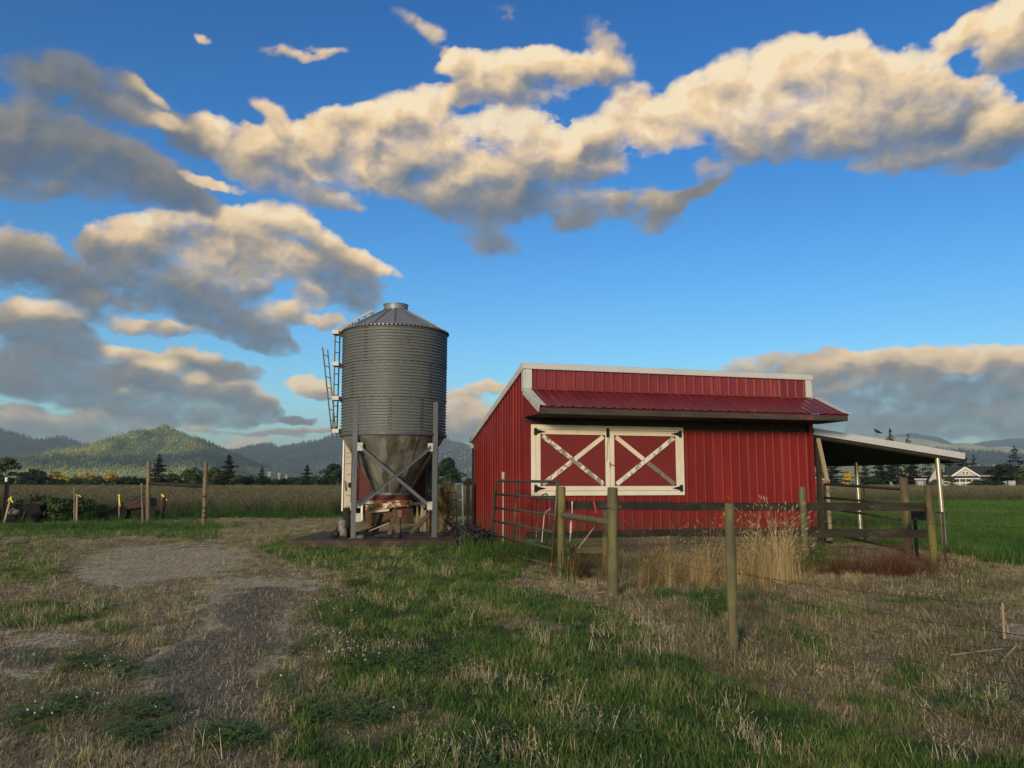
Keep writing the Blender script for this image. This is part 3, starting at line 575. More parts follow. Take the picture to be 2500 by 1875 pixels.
# ================================================================== scattering (geometry nodes, for what nobody could count)
def proto_mesh(name, V, F, M, blade=None, tip=None):
    me = bpy.data.meshes.new(name); me.from_pydata(V, [], F); me.materials.append(M)
    if blade is not None: at = me.attributes.new('blade', 'FLOAT', 'POINT'); at.data.foreach_set('value', np.array(blade, np.float32))
    if tip is not None: at = me.attributes.new('tip', 'FLOAT', 'POINT'); at.data.foreach_set('value', np.array(tip, np.float32))
    me.update(); return me
def scatter(name, pts, rots, scl, idx, tint, protos, label=None, cat=None, kind='stuff', parent=None):
    n = len(pts)
    me = bpy.data.meshes.new(name); me.vertices.add(n); me.vertices.foreach_set('co', np.asarray(pts, np.float32).ravel())
    a = me.attributes.new('rot', 'FLOAT_VECTOR', 'POINT'); a.data.foreach_set('vector', np.asarray(rots, np.float32).ravel())
    scl = np.asarray(scl, np.float32)
    if scl.ndim == 1: scl = np.stack([scl]*3, -1)
    a = me.attributes.new('scl', 'FLOAT_VECTOR', 'POINT'); a.data.foreach_set('vector', scl.ravel())
    a = me.attributes.new('idx', 'INT', 'POINT'); a.data.foreach_set('value', np.asarray(idx, np.int32))
    a = me.attributes.new('tint', 'FLOAT', 'POINT'); a.data.foreach_set('value', np.asarray(tint, np.float32))
    ob = bpy.data.objects.new(name, me); COL.objects.link(ob)
    pc = bpy.data.collections.new(name+'_kinds')
    for k, pm in enumerate(protos):
        po = bpy.data.objects.new('%s_kind_%02d' % (name, k), pm); pc.objects.link(po)
    g = bpy.data.node_groups.new(name+'_scatter', 'GeometryNodeTree')
    g.interface.new_socket('Geometry', in_out='INPUT', socket_type='NodeSocketGeometry'); g.interface.new_socket('Geometry', in_out='OUTPUT', socket_type='NodeSocketGeometry')
    gi = g.nodes.new('NodeGroupInput'); go = g.nodes.new('NodeGroupOutput')
    ci = g.nodes.new('GeometryNodeCollectionInfo'); ci.inputs[0].default_value = pc; ci.inputs[1].default_value = True; ci.inputs[2].default_value = True
    ip = g.nodes.new('GeometryNodeInstanceOnPoints'); ip.inputs['Pick Instance'].default_value = True
    def na(nm, ty):
        q = g.nodes.new('GeometryNodeInputNamedAttribute'); q.data_type = ty; q.inputs[0].default_value = nm; return q.outputs[0]
    g.links.new(gi.outputs[0], ip.inputs['Points']); g.links.new(ci.outputs[0], ip.inputs['Instance'])
    g.links.new(na('idx', 'INT'), ip.inputs['Instance Index'])
    er = g.nodes.new('FunctionNodeEulerToRotation'); g.links.new(na('rot', 'FLOAT_VECTOR'), er.inputs[0]); g.links.new(er.outputs[0], ip.inputs['Rotation'])
    g.links.new(na('scl', 'FLOAT_VECTOR'), ip.inputs['Scale']); g.links.new(ip.outputs[0], go.inputs[0])
    md = ob.modifiers.new('scatter', 'NODES'); md.node_group = g
    ob.parent = parent
    return tag(ob, label, cat, kind=kind)

def blades(name, M, n, h, hvar, rad, w, lean, curl, head=0.0, seed=0, seg=3, flat=0.0):
    """one tuft: n tapering blades; head > 0 adds a seed head to some"""
    r = np.random.default_rng(seed); V = []; F = []; B = []; T = []
    for k in range(n):
        a = r.uniform(0, 2*math.pi); rr = rad*math.sqrt(r.uniform()); bx, by = rr*math.cos(a), rr*math.sin(a)
        hh = h*(1+r.uniform(-hvar, hvar)); az = r.uniform(0, 2*math.pi); ln = lean*r.uniform(.2, 1.3); cu = curl*r.uniform(.3, 1.4)
        ww = w*r.uniform(.7, 1.3); sd = np.array([-math.sin(az+r.uniform(-.8, .8)), math.cos(az), 0]); sd /= np.linalg.norm(sd)
        p = np.array([bx, by, 0.0]); th = math.pi/2-ln; bv = r.uniform()
        b0 = len(V); dirh = np.array([math.cos(az), math.sin(az), 0])
        for s in range(seg+1):
            t = s/seg; wd = ww*(1-t)**.6 if s < seg else 0
            if s < seg: V += [tuple(p-sd*wd/2), tuple(p+sd*wd/2)]; B += [bv]*2; T += [t]*2
            else: V.append(tuple(p)); B.append(bv); T.append(1)
            p = p+(dirh*math.cos(th)+np.array([0, 0, math.sin(th)]))*hh/seg; th -= cu/seg
        for s in range(seg-1): F.append((b0+2*s, b0+2*s+1, b0+2*s+3, b0+2*s+2))
        F.append((b0+2*seg-2, b0+2*seg-1, b0+2*seg))
        if head > 0 and r.uniform() < .55:
            q = np.array(V[b0+2*seg]); q2 = q+(dirh*math.cos(th)+np.array([0, 0, math.sin(th)]))*head
            hb = len(V)
            for (pp, k2) in ((q, .5), ((q+q2)/2, 1.0)):
                for ang in (0, 2.1, 4.2):
                    o_ = np.array([math.cos(ang), math.sin(ang), 0])*head*.10*k2; V.append(tuple(pp+o_)); B.append(bv); T.append(1)
            V.append(tuple(q2)); B.append(bv); T.append(1)
            for s in range(3):
                s2 = (s+1) % 3; F.append((hb+s, hb+s2, hb+3+s2, hb+3+s)); F.append((hb+3+s, hb+3+s2, hb+6))
    return proto_mesh(name, V, F, M, B, T)

def sample(n, dens_pow, ymin, ymax, xl, xr):
    """places between the sight lines xl..xr (x/y), thinning with distance"""
    uq = RNG.uniform(size=n)
    if abs(dens_pow-2) < 1e-6: y = ymin*(ymax/ymin)**uq
    else:
        k = 2-dens_pow; y = (ymin**k+uq*(ymax**k-ymin**k))**(1/k)
    x = RNG.uniform(xl, xr, n)*y
    return x, y
def rz(n, tilt=.12): return np.stack([RNG.normal(0, tilt, n), RNG.normal(0, tilt, n), RNG.uniform(0, 6.283, n)], -1)
# where things stand on the ground, nothing grows
def in_barn(x, y, pad=0.0):
    s = (x-BARN.x)*E1[0]+(y-BARN.y)*E1[1]; q = (x-BARN.x)*E2[0]+(y-BARN.y)*E2[1]
    return (s > -pad) & (s < 7.25+pad) & (q > -pad) & (q < 4.7+pad)
def on_slab(x, y):
    return (x > -5.25) & (x < -1.28) & (y > 19.25) & (y < 22.9)

def build_lawn():
    pg = [blades('tuft', K['grass'], 20, h*.85, .5, .085, .0040, .6, .9, seed=k) for k, h in enumerate((.028, .042, .058, .080))]
    pd = [blades('tuft', K['dry'], 16, h, .55, .085, .0042, .8, .8, seed=20+k) for k, h in enumerate((.020, .032, .045, .065))]
    pl = [blades('straw', K['dry'], 7, .055, .6, .09, .0032, 1.52, .2, seed=40+k, seg=2) for k in range(3)]
    n = 125000
    x, y = sample(n, 1.10, 1.9, 37.0, -.72, .72)
    g, b, md, nl, nm, u, v = zones(x, y)
    ok = ~in_barn(x, y, .05) & ~on_slab(x, y)
    r = RNG.uniform(size=n); gg = np.clip(g+RNG.normal(0, .12, n), 0, 1)
    cl_ = sstep(-.55, -.05, fbm(x*5.5+2, y*4.5, 3, 350)+.12)
    isg = ok & (RNG.uniform(size=n) < gg*1.02*cl_*(1-.93*b)) & (md < .5)
    isd = ok & ~isg & (md < .5) & (RNG.uniform(size=n) < (1-b)**2.6*.9*cl_)
    z = tz(x, y)
    patch = fbm(x*1.7, y*1.2, 4, 300); p2 = fbm(x*5, y*5, 3, 310)
    tg = np.clip(.36+patch*.70+p2*.45+RNG.normal(0, .14, n)+(1-g)*.35, 0, 1)
    hz = np.clip(1+.9*patch+.9*p2+RNG.normal(0, .2, n), .4, 1.9)
    sc = hz*(1+.018*y)
    def mk(name, msk, protos, tt, ss, lab, cat, tilt=.15):
        k = np.nonzero(msk)[0]; m_ = len(k)
        scatter(name, np.stack([x[k], y[k], z[k]-.004], -1), rz(m_, tilt), ss[k], RNG.integers(0, len(protos), m_), tt[k], protos, lab, cat)
    mk('green_grass', isg, pg, tg, sc*.82, 'short green grass growing over the yard and lawn', 'grass')
    td = np.clip(.54+.5*nl+.45*p2+RNG.normal(0, .17, n)-.16*sstep(.25, .6, g)-.20*(x > 1.5)*(y < 13), 0, 1)
    mk('dry_grass', isd, pd, td, sc*np.where(x < .5, .62, .9), 'short dry straw coloured grass beside the track', 'grass')
    ph = [blades('dry_stem', K['dry'], 6, h, .35, .06, .0042, .35, .5, head=.022, seed=50+k) for k, h in enumerate((.075, .10, .13))]
    n4 = 30000; xa, ya = sample(n4, 1.25, 1.9, 24.0, -.72, .72); ga, ba = zones(xa, ya)[:2]
    kk = (RNG.uniform(size=n4) < (ga*.75+.12)*(1-ba)*sstep(.08, .5, fbm(xa*1.3+7, ya*.9, 4, 333)+.08)) & ~in_barn(xa, ya, .05) & ~on_slab(xa, ya)
    q_ = int(kk.sum()); scatter('dry_stems', np.stack([xa[kk], ya[kk], tz(xa[kk], ya[kk])-.003], -1), rz(q_, .2), RNG.uniform(.6, 1.25, q_)*(1+.02*ya[kk]), RNG.integers(0, 3, q_), np.clip(.80+RNG.normal(0, .14, q_), 0, 1), ph, 'pale dry stems standing among the green grass', 'dry stems')
    n2 = 60000
    x, y = sample(n2, 1.25, 1.9, 26.0, -.72, .72); g, b, md, nl, nm, u, v = zones(x, y); z = tz(x, y)
    k = (RNG.uniform(size=n2) < (1-g)*(.35+.6*b)*.95) & ~in_barn(x, y, .05) & ~on_slab(x, y) & (md < .4)
    td = np.clip(.78+.25*nl+RNG.normal(0, .14, n2), .45, 1); sc = (1+.015*y)*RNG.uniform(.6, 1.2, n2)
    mk('straw_litter', k, pl, td, sc, 'loose cut straw lying on the bare track', 'straw', .05)
    # gravel on the bare track
    st = []
    for q in range(4):
        bm = bmesh.new(); bmesh.ops.create_icosphere(bm, subdivisions=1, radius=.011)
        rr = random.Random(q)
        for w_ in bm.verts: w_.co *= rr.uniform(.65, 1.25); w_.co.z *= .6
        me = bpy.data.meshes.new('pebble'); bm.to_mesh(me); bm.free(); me.materials.append(K['pebble']); st.append(me)
    n3 = 26000; x, y = sample(n3, 1.3, 1.9, 16.0, -.72, .05); g, b, md, nl, nm, u, v = zones(x, y); z = tz(x, y)
    k = RNG.uniform(size=n3) < b*.9-.1
    mk('gravel', k, st, RNG.uniform(size=n3), RNG.uniform(.3, 1.2, n3)**1.4, 'small grey gravel on the wheel track', 'gravel')
    # clover patches and flowers
    def leafy(name, M, n_, rad, ls, seed):
        r_ = np.random.default_rng(seed); V = []; F = []; B = []
        for q in range(n_):
            c = np.array([r_.normal(0, rad), r_.normal(0, rad), r_.uniform(.005, .04)]); b0 = len(V); a = r_.uniform(0, 6.28); bv = r_.uniform()
            for s in range(3):
                t_ = a+s*2.09; d_ = np.array([math.cos(t_), math.sin(t_), r_.uniform(-.1, .35)]); e_ = np.array([-math.sin(t_), math.cos(t_), 0])*ls*.5
                V += [tuple(c), tuple(c+d_*ls*.7+e_), tuple(c+d_*ls*1.2), tuple(c+d_*ls*.7-e_)]; B += [bv]*4; F.append((b0+4*s, b0+4*s+1, b0+4*s+2, b0+4*s+3))
        return proto_mesh(name, V, F, M, B)
    cl = [leafy('clover', K['clover'], 26, .05, .014, s) for s in range(3)]
    sp = []; fl = []
    for (cu, cv, ru, rv, m_, nf) in ((850, 1590, 95, 34, 150, 60), (800, 1480, 55, 34, 70, 30), (885, 1425, 45, 16, 50, 18), (1010, 1620, 80, 26, 130, 4), (250, 1630, 90, 20, 90, 26), (180, 1720, 60, 20, 40, 8), (90, 1745, 40, 16, 20, 10), (360, 1735, 50, 14, 50, 2), (2290, 1462, 60, 8, 40, 26),
                 (1740, 1470, 40, 12, 40, 26), (1190, 1840, 90, 30, 60, 2), (900, 1740, 90, 30, 80, 3), (2330, 1400, 60, 20, 60, 4), (1460, 1790, 60, 20, 80, 0), (2420, 1720, 90, 30, 60, 0), (930, 1400, 60, 16, 60, 8), (700, 1660, 30, 40, 20, 5), (2140, 1290, 120, 30, 0, 20), (2350, 1360, 90, 26, 0, 30), (340, 1790, 60, 16, 40, 0), (570, 1800, 50, 16, 50, 0)):
        for q in range(int(m_*.55)):
            p = G(cu+RNG.normal(0, ru*.8), cv+RNG.normal(0, rv*.8)); sp.append((p.x, p.y, tz1(p.x, p.y)))
        for q in range(int(nf*.5)):
            p = G(cu+RNG.normal(0, ru*.55), cv+RNG.normal(0, rv*.55)); fl.append((p.x, p.y, tz1(p.x, p.y)+RNG.uniform(.05, .11)))
    m_ = len(sp); scatter('clover', sp, rz(m_, .05), RNG.uniform(.8, 1.6, m_), RNG.integers(0, 3, m_), RNG.uniform(0, 1, m_), cl, 'low clover patches at the edge of the track', 'clover')
    bm = bmesh.new(); bmesh.ops.create_icosphere(bm, subdivisions=1, radius=.010)
    for w_ in bm.verts: w_.co *= random.uniform(.8, 1.25)
    V = [tuple(w_.co) for w_ in bm.verts]; F = [tuple(q.index for q in f_.verts) for f_ in bm.faces]; bm.free()
    V2 = V+[(.001, 0, -.09), (-.001, .001, -.09), (0, 0, -.005)]; F2 = F+[(len(V), len(V)+1, len(V)+2)]
    fm = proto_mesh('flower', V2, F2, K['flower'], [RNG.uniform() for _ in V2])
    m_ = len(fl); scatter('clover_flowers', fl, rz(m_, .1), RNG.uniform(.45, 1.0, m_), np.zeros(m_), RNG.uniform(0, 1, m_), [fm], 'small white clover flowers at the edge of the track', 'flowers')
K['pebble'] = leafmat('grey pebbles', [(0.0, (.05, .05, .046)), (.5, (.17, .165, .145)), (1.0, (.50, .46, .38))], rough=.8, transl=0)
build_lawn()

def build_fields():
    # tall seeded grass beyond the yard
    pt = [blades('stalks', K['field'], 22, h, .28, .20, .014, .30, .70, head=.15, seed=60+k) for k, h in enumerate((.58, .70, .80))]
    pf = [blades('stalks', K['field'], 26, h, .25, .55, .045, .22, .5, head=.2, seed=70+k) for k, h in enumerate((.60, .72))]
    P_, R_, S_, I_, T_ = [], [], [], [], []
    def put(n, y0, y1, pw, xl, xr, lo, hi, si, smul):
        x, y = sample(n, pw, y0, y1, xl, xr)
        edge = np.where(x > 2, 30.0, 37.5)+fbm(x*.12, y*0, 3, 400)*1.2
        k = (y > edge) & ~((x > 9) & (y < 62+4*fbm(x*.1, y*.1, 2, 5)))
        x, y = x[k], y[k]; m_ = len(x)
        t = np.clip(np.where(x > 4, .08, .34)+.65*fbm(x*.10, y*.06, 5, 410)+RNG.normal(0, .16, m_)-.40*(1-sstep(0, 5, y-np.where(x > 2, 30, 37.5)))*(x < 2), 0, 1)
        P_.append(np.stack([x, y, tz(x, y)], -1)); R_.append(rz(m_, .10)); S_.append(RNG.uniform(.75, 1.15, m_)*smul); I_.append(RNG.integers(lo, hi, m_)); T_.append(t)
    put(26000, 29, 75, 1.3, -.72, .78, 0, 3, 0, 1.0)
    put(26000, 70, 240, 1.2, -.74, .80, 3, 5, 0, 1.0)
    P_ = np.concatenate(P_); 
    scatter('tall_field_grass', P_, np.concatenate(R_), np.concatenate(S_), np.concatenate(I_), np.concatenate(T_), pt+pf, 'tall seeding grass of the field behind the yard', 'tall grass')
    # bright meadow to the right
    pm = [blades('tuft', K['grass'], 26, h, .4, .20, .012, .4, .7, seed=80+k) for k, h in enumerate((.16, .24))]
    n = 30000; x, y = sample(n, 1.3, 15, 66, .12, .80); g, b, md, nl, nm, u, v = zones(x, y)
    k = (np.maximum(md, (x > 9.5)*(y > 26)) > RNG.uniform(.3, .7, n)) & ~in_barn(x, y, .1); x, y = x[k], y[k]; m_ = len(x)
    scatter('meadow_grass', np.stack([x, y, tz(x, y)], -1), rz(m_), RNG.uniform(.7, 1.3, m_), RNG.integers(0, 2, m_), np.clip(.34+.40*fbm(x*.3, y*.2, 3, 430)+RNG.normal(0, .06, m_), 0, 1), pm, 'bright green meadow grass right of the barn', 'grass')
    # ripe bunch grass in front of the barn wall
    ps = [blades('bunch', K['strawtall'], 26, h, .42, .10, .0045, .30, .75, head=.075, seed=90+k, seg=4) for k, h in enumerate((.62, .8, 1.0))]
    P_, S_, T_, I_ = [], [], [], []
    for (cx, cy, sx, sy, m_, sc, tt) in ((1.80, 12.3, .30, .5, 20, .80, .35), (2.25, 12.6, .35, .5, 22, .85, .50), (2.9, 13.0, .4, .5, 22, .92, .60), (3.3, 12.7, .40, .5, 14, .85, .72), (3.85, 12.9, .20, .3, 26, 1.0, .8), (4.15, 13.0, .16, .25, 22, 1.05, .8), (3.1, 14.4, 1.2, .6, 34, .62, .15), (4.6, 13.4, .5, .5, 8, .5, .6), (2.3, 11.9, .5, .3, 10, .5, .6), (7.3, 24.0, .6, .9, 26, .95, .55), (9.2, 26, 1.6, 1.0, 40, .9, .4)):
        for q in range(m_):
            x = cx+RNG.normal(0, sx*.95); y = cy+RNG.normal(0, sy*.8)
            if in_barn(np.array([x]), np.array([y]), .05)[0] or RNG.uniform() < .12: continue
            P_.append((x, y, tz1(x, y))); S_.append(sc*RNG.uniform(.38, 1.18)); T_.append(np.clip(tt+RNG.normal(0, .16), 0, 1)); I_.append(RNG.integers(0, 3))
    m_ = len(P_); scatter('ripe_bunch_grass', P_, rz(m_, .16), S_, I_, T_, ps, 'tall ripe tan grass in front of the red barn wall', 'tall grass')
    # reddish dock and dead weeds in the pen
    pw_ = [blades('weed', K['dock'], 26, h, .6, .16, .005, .8, .6, head=.04, seed=110+k, seg=3) for k, h in enumerate((.28, .40))]
    P_, T_, S_ = [], [], []
    for (cx, cy, sx, sy, m_, sc) in ((5.5, 13.9, .5, .4, 60, .8), (6.35, 13.7, .6, .4, 110, 1.0), (5.5, 15.4, 1.2, .6, 50, .7), (7.4, 15.4, .8, .6, 30, .8), (1.05, 13.3, .25, .5, 60, .8), (4.9, 15.8, .5, .7, 50, .9), (1.3, 14.6, .5, .9, 60, .7), (.2, 15.8, .5, 1.0, 60, .8)):
        for q in range(m_):
            x = cx+RNG.normal(0, sx*.6); y = cy+RNG.normal(0, sy*.6)
            if in_barn(np.array([x]), np.array([y]), .05)[0]: continue
            P_.append((x, y, tz1(x, y))); S_.append(sc*RNG.uniform(.5, 1.1)); T_.append(np.clip((.7 if x > 5 else .25)+RNG.normal(0, .22), 0, 1))
    m_ = len(P_); scatter('dock_weeds', P_, rz(m_, .2), S_, RNG.integers(0, 2, m_), T_, pw_, 'rusty red dead dock weeds inside the plank fence', 'weeds')
    # rank green growth round the posts and the junk on the left
    pr = [blades('rank', K['grass'], 30, h, .45, .16, .009, .5, .9, head=0, seed=130+k, seg=3) for k, h in enumerate((.22, .36, .5))]
    P_, T_, S_ = [], [], []
    spots = [(G(u_, v_), n_, s_, t_) for (u_, v_, n_, s_, t_) in ((300, 1290, 160, .6, .1), (120, 1290, 140, .6, .12), (470, 1290, 90, .5, .15), (60, 1275, 120, .9, .1), (150, 1268, 140, 1.1, .05), (240, 1266, 130, 1.0, .05), (340, 1270, 90, .9, .1), (490, 1262, 120, .8, .05), (600, 1262, 150, .8, .05), (700, 1262, 120, .8, .08), (790, 1262, 90, .7, .1))]
    spots += [(Vector((.3, 16.4, 0)), 90, .9, .08), (Vector((1.0, 16.6, 0)), 50, .7, .08), (Vector((-.7, 18.6, 0)), 60, .7, .2), (Vector((5.0, 14.9, 0)), 60, .8, .05), (Vector((-1.1, 18.9, 0)), 24, .4, .2), (Vector((1.6, 14.3, 0)), 50, .6, .1), (Vector((2.3, 10.6, 0)), 26, .45, .1), (Vector((2.0, 7.9, 0)), 10, .35, .2)]
    for (c, n_, s_, t_) in spots:
        wide = c.y*.055
        for q in range(n_):
            x = c.x+RNG.normal(0, wide*.7); y = c.y+RNG.normal(0, min(wide, 1.6)*.7)
            if in_barn(np.array([x]), np.array([y]), .05)[0] or on_slab(x, y): continue
            P_.append((x, y, tz1(x, y))); S_.append(s_*RNG.uniform(.5, 1.3)); T_.append(np.clip(t_+RNG.normal(0, .1), 0, 1))
    m_ = len(P_); scatter('rank_weeds', P_, rz(m_, .15), S_, RNG.integers(0, 3, m_), T_, pr, 'rank dark green weeds round the posts and walls', 'weeds')
build_fields()
# ================================================================== hills
HP = []
def conelet(name, M, h, r, seed, layers=3, n=6):
    rr = np.random.default_rng(seed); V = []; F = []; B = []
    for l in range(layers):
        z0 = h*(.08+.30*l); z1 = h*min(1, .55+.26*l); rad = r*(1-.26*l); b0 = len(V); bv = rr.uniform()
        for k in range(n):
            a = 2*math.pi*k/n+rr.uniform(-.2, .2); q = rad*rr.uniform(.65, 1.2); V.append((q*math.cos(a), q*math.sin(a), z0+rr.uniform(-.06, .06)*h)); B.append(bv)
        V.append((rr.uniform(-.05, .05)*r, 0, z1)); B.append(bv)
        F += [(b0+k, b0+(k+1) % n, b0+n) for k in range(n)]
    return proto_mesh(name, V, F, M, B)
def roundlet(name, M, h, r, seed):
    bm = bmesh.new(); bmesh.ops.create_icosphere(bm, subdivisions=1, radius=1); rr = random.Random(seed)
    for v in bm.verts: q = rr.uniform(.7, 1.2); v.co = Vector((v.co.x*r*q, v.co.y*r*q, h*.5+v.co.z*h*.5*q))
    V = [tuple(v.co) for v in bm.verts]; F = [tuple(q.index for q in f.verts) for f in bm.faces]; bm.free()
    return proto_mesh(name, V, F, M, [rr.random() for _ in V])
HKINDS = [conelet('fir', K['hillfor'], 24, 4.6, 1), conelet('fir', K['hillfor'], 30, 5.0, 2), conelet('fir', K['hillfor'], 18, 4.4, 3), roundlet('round_tree', K['hillfor'], 13, 7, 4), roundlet('round_tree', K['hillfor'], 10, 6, 5)]
def hillmat(name, c0, c1, c2):
    return mat(name, [(.3, c0), (.5, c1), (.72, c2)], .006, (1, 1, 1), rough=.95, bump=0, detail=8)
def ridge(name, sky, Yr, Wf, seed, ntree, tintf, M, gul=.22, treescale=1.0, back=.5, kinds=(0, 3)):
    us = np.array([p[0] for p in sky], float); hs = np.array([P(u, v, Yr).z for u, v in sky]); xs = np.array([P(u, 1178, Yr).x for u, v in sky])
    nx, nf, nb = 260, 60, 14
    X = np.linspace(xs[0], xs[-1], nx); H = np.interp(X, xs, hs)
    H = H+fbm(X/Yr*60, X*0, 4, seed)*Yr*.0016*np.clip(H/60, 0, 1)
    s = np.concatenate([np.linspace(0, 1, nf), 1+np.linspace(0, 1, nb+1)[1:]])
    SS, XX = np.meshgrid(s, X, indexing='ij'); HH = np.broadcast_to(H, XX.shape)
    YY = np.where(SS <= 1, Yr-Wf*(1-SS), Yr+(SS-1)*Wf*back)
    warp = fbm(XX/Wf*3.0, YY/Wf*2.0, 4, seed+3)
    rg = 1-2*np.abs(fbm(XX/Wf*4.2+warp*.6, YY/Wf*1.6, 4, seed+9))          # spurs and gullies
    prof = np.where(SS <= 1, np.clip(SS, 0, 1)**1.15, np.clip(2-SS, 0, 1)**1.2)
    q = np.clip(SS, 0, 1); amp = gul*q*(1-q)*4*(SS <= 1)
    ZZ = HH*prof*(1+amp*(rg-.55)*.8)+HH*.10*warp*q*(1-q)*4*(SS <= 1)
    ZZ = np.where(SS < .001, -2, ZZ)
    co = np.stack([XX, YY, ZZ], -1); m, n = XX.shape
    j, i = np.meshgrid(np.arange(m-1), np.arange(n-1), indexing='ij'); v0 = (j*n+i).ravel(); f = np.stack([v0, v0+1, v0+n+1, v0+n], -1); nfc = len(f)
    me = bpy.data.meshes.new(name); me.vertices.add(co.size//3); me.vertices.foreach_set('co', co.ravel())
    me.loops.add(nfc*4); me.loops.foreach_set('vertex_index', f.ravel().astype(np.int32)); me.polygons.add(nfc); me.polygons.foreach_set('loop_start', np.arange(0, nfc*4, 4, dtype=np.int32))
    me.polygons.foreach_set('use_smooth', [True]*nfc); me.update(calc_edges=True); me.materials.append(M)
    o = bpy.data.objects.new(name, me); COL.objects.link(o); o['kind'] = 'structure'
    if ntree:
        r = np.random.default_rng(seed+50)
        a = r.uniform(0, nf-1.001, ntree); a = (nf-1)*(a/(nf-1))**.8; b = r.uniform(0, n-1.001, ntree)
        ridge_n = int(ntree*.06); a[:ridge_n] = nf-1.3+r.uniform(0, .29, ridge_n)
        ja, ib = a.astype(int), b.astype(int); fa, fb = a-ja, b-ib
        def bl(Q): return Q[ja, ib]*(1-fa)*(1-fb)+Q[ja+1, ib]*fa*(1-fb)+Q[ja, ib+1]*(1-fa)*fb+Q[ja+1, ib+1]*fa*fb
        x, y, z = bl(XX), bl(YY), bl(ZZ); u, v = proj(x, y, z)
        t, dens = tintf(u, v, x, y, r)
        k = (r.uniform(size=ntree) < dens) & (z > 1) & (u > -250) & (u < 2750)
        x, y, z, t = x[k], y[k], z[k], t[k]; m_ = len(x)
        idx = np.where(t+r.normal(0, .12, m_) > .62, r.integers(3, 5, m_), r.integers(0, 3, m_))
        HP.append((np.stack([x, y, z-1], -1), t, idx, r.uniform(.7, 1.25, m_)*treescale))
    return o
HM = hillmat('forested hill ground', (.14, .17, .04), (.28, .31, .06), (.46, .44, .10))  # pale ground colour stands in for sunlit slopes
HML = hillmat('low hill with painted sunlight', (.18, .21, .06), (.30, .32, .09), (.42, .40, .13))  # sunlight on the low slope is put into its colour
HMB = hillmat('far forested hill', (.020, .038, .028), (.04, .062, .04), (.085, .115, .05))
HMY = hillmat('far ridge with painted sunlight', (.42, .44, .16), (.60, .56, .22), (.78, .62, .34))  # sunlight on the far ridge is put into its colour
def tA(u, v, x, y, r): return np.clip(.16+.10*fbm(x/300, y/300, 3, 500)+r.normal(0, .05, len(x)), 0, 1), np.full(len(x), 1.0)
def tB(u, v, x, y, r):  # sunlit and shaded parts of the hill are painted into the tree tint
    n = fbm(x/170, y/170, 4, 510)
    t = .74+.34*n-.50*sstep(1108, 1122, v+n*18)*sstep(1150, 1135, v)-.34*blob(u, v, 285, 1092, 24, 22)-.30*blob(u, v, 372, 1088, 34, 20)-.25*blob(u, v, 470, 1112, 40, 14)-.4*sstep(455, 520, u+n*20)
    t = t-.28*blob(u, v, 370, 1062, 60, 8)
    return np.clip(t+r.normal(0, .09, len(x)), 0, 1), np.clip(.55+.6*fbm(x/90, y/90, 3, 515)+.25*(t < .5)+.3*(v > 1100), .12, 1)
def tC(u, v, x, y, r):  # sunny parts of this ridge are painted as paler tree tint
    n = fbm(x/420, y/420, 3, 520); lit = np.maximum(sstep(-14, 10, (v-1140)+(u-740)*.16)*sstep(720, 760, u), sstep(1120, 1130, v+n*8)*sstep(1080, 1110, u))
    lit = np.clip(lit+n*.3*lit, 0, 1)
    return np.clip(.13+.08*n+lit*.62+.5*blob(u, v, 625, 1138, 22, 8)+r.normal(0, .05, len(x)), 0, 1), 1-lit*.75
def tD(u, v, x, y, r): return np.clip(.14+.06*fbm(x/300, y/300, 3, 530)+r.normal(0, .04, len(x)), 0, 1), np.full(len(x), 1.0)
def tE(u, v, x, y, r): return np.clip(.75+.2*fbm(x/200, y/200, 3, 540)+r.normal(0, .08, len(x)), 0, 1), np.clip(.25+.5*fbm(x/160, y/160, 3, 541), .04, 1)
ridge('hill', [(-900, 1100), (-500, 1070), (-200, 1060), (-60, 1052), (0, 1055), (30, 1059), (60, 1071), (80, 1078), (100, 1079), (128, 1072), (155, 1069), (175, 1079), (195, 1087), (225, 1094), (300, 1120), (400, 1160), (450, 1178)], 5000, 1900, 1, 14000, tA, HMB, .35, .8)
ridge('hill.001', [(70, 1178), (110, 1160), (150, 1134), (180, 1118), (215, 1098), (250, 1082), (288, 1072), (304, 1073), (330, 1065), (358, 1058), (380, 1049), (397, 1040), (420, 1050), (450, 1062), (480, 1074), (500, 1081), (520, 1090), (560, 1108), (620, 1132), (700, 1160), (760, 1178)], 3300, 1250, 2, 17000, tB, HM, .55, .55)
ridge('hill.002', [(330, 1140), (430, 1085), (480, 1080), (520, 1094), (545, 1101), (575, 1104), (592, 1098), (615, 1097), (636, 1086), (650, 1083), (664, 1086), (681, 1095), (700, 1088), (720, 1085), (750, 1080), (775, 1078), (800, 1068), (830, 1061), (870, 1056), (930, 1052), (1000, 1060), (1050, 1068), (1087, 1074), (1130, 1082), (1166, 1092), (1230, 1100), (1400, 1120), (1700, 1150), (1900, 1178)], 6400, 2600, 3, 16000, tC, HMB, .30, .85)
ridge('hill.003', [(1500, 1178), (1900, 1110), (2150, 1085), (2290, 1099), (2355, 1101), (2400, 1107), (2460, 1110), (2500, 1111), (2700, 1105), (3100, 1120), (3500, 1178)], 4800, 1700, 4, 9000, tD, HMB, .2, .85)
ridge('hill.004', [(1700, 1178), (2000, 1080), (2100, 1062), (2215, 1067), (2260, 1072), (2300, 1083), (2340, 1085), (2370, 1083), (2400, 1095), (2430, 1091), (2460, 1089), (2500, 1097), (2650, 1085), (3000, 1100), (3400, 1178)], 7200, 2000, 5, 0, None, HMY, .25)
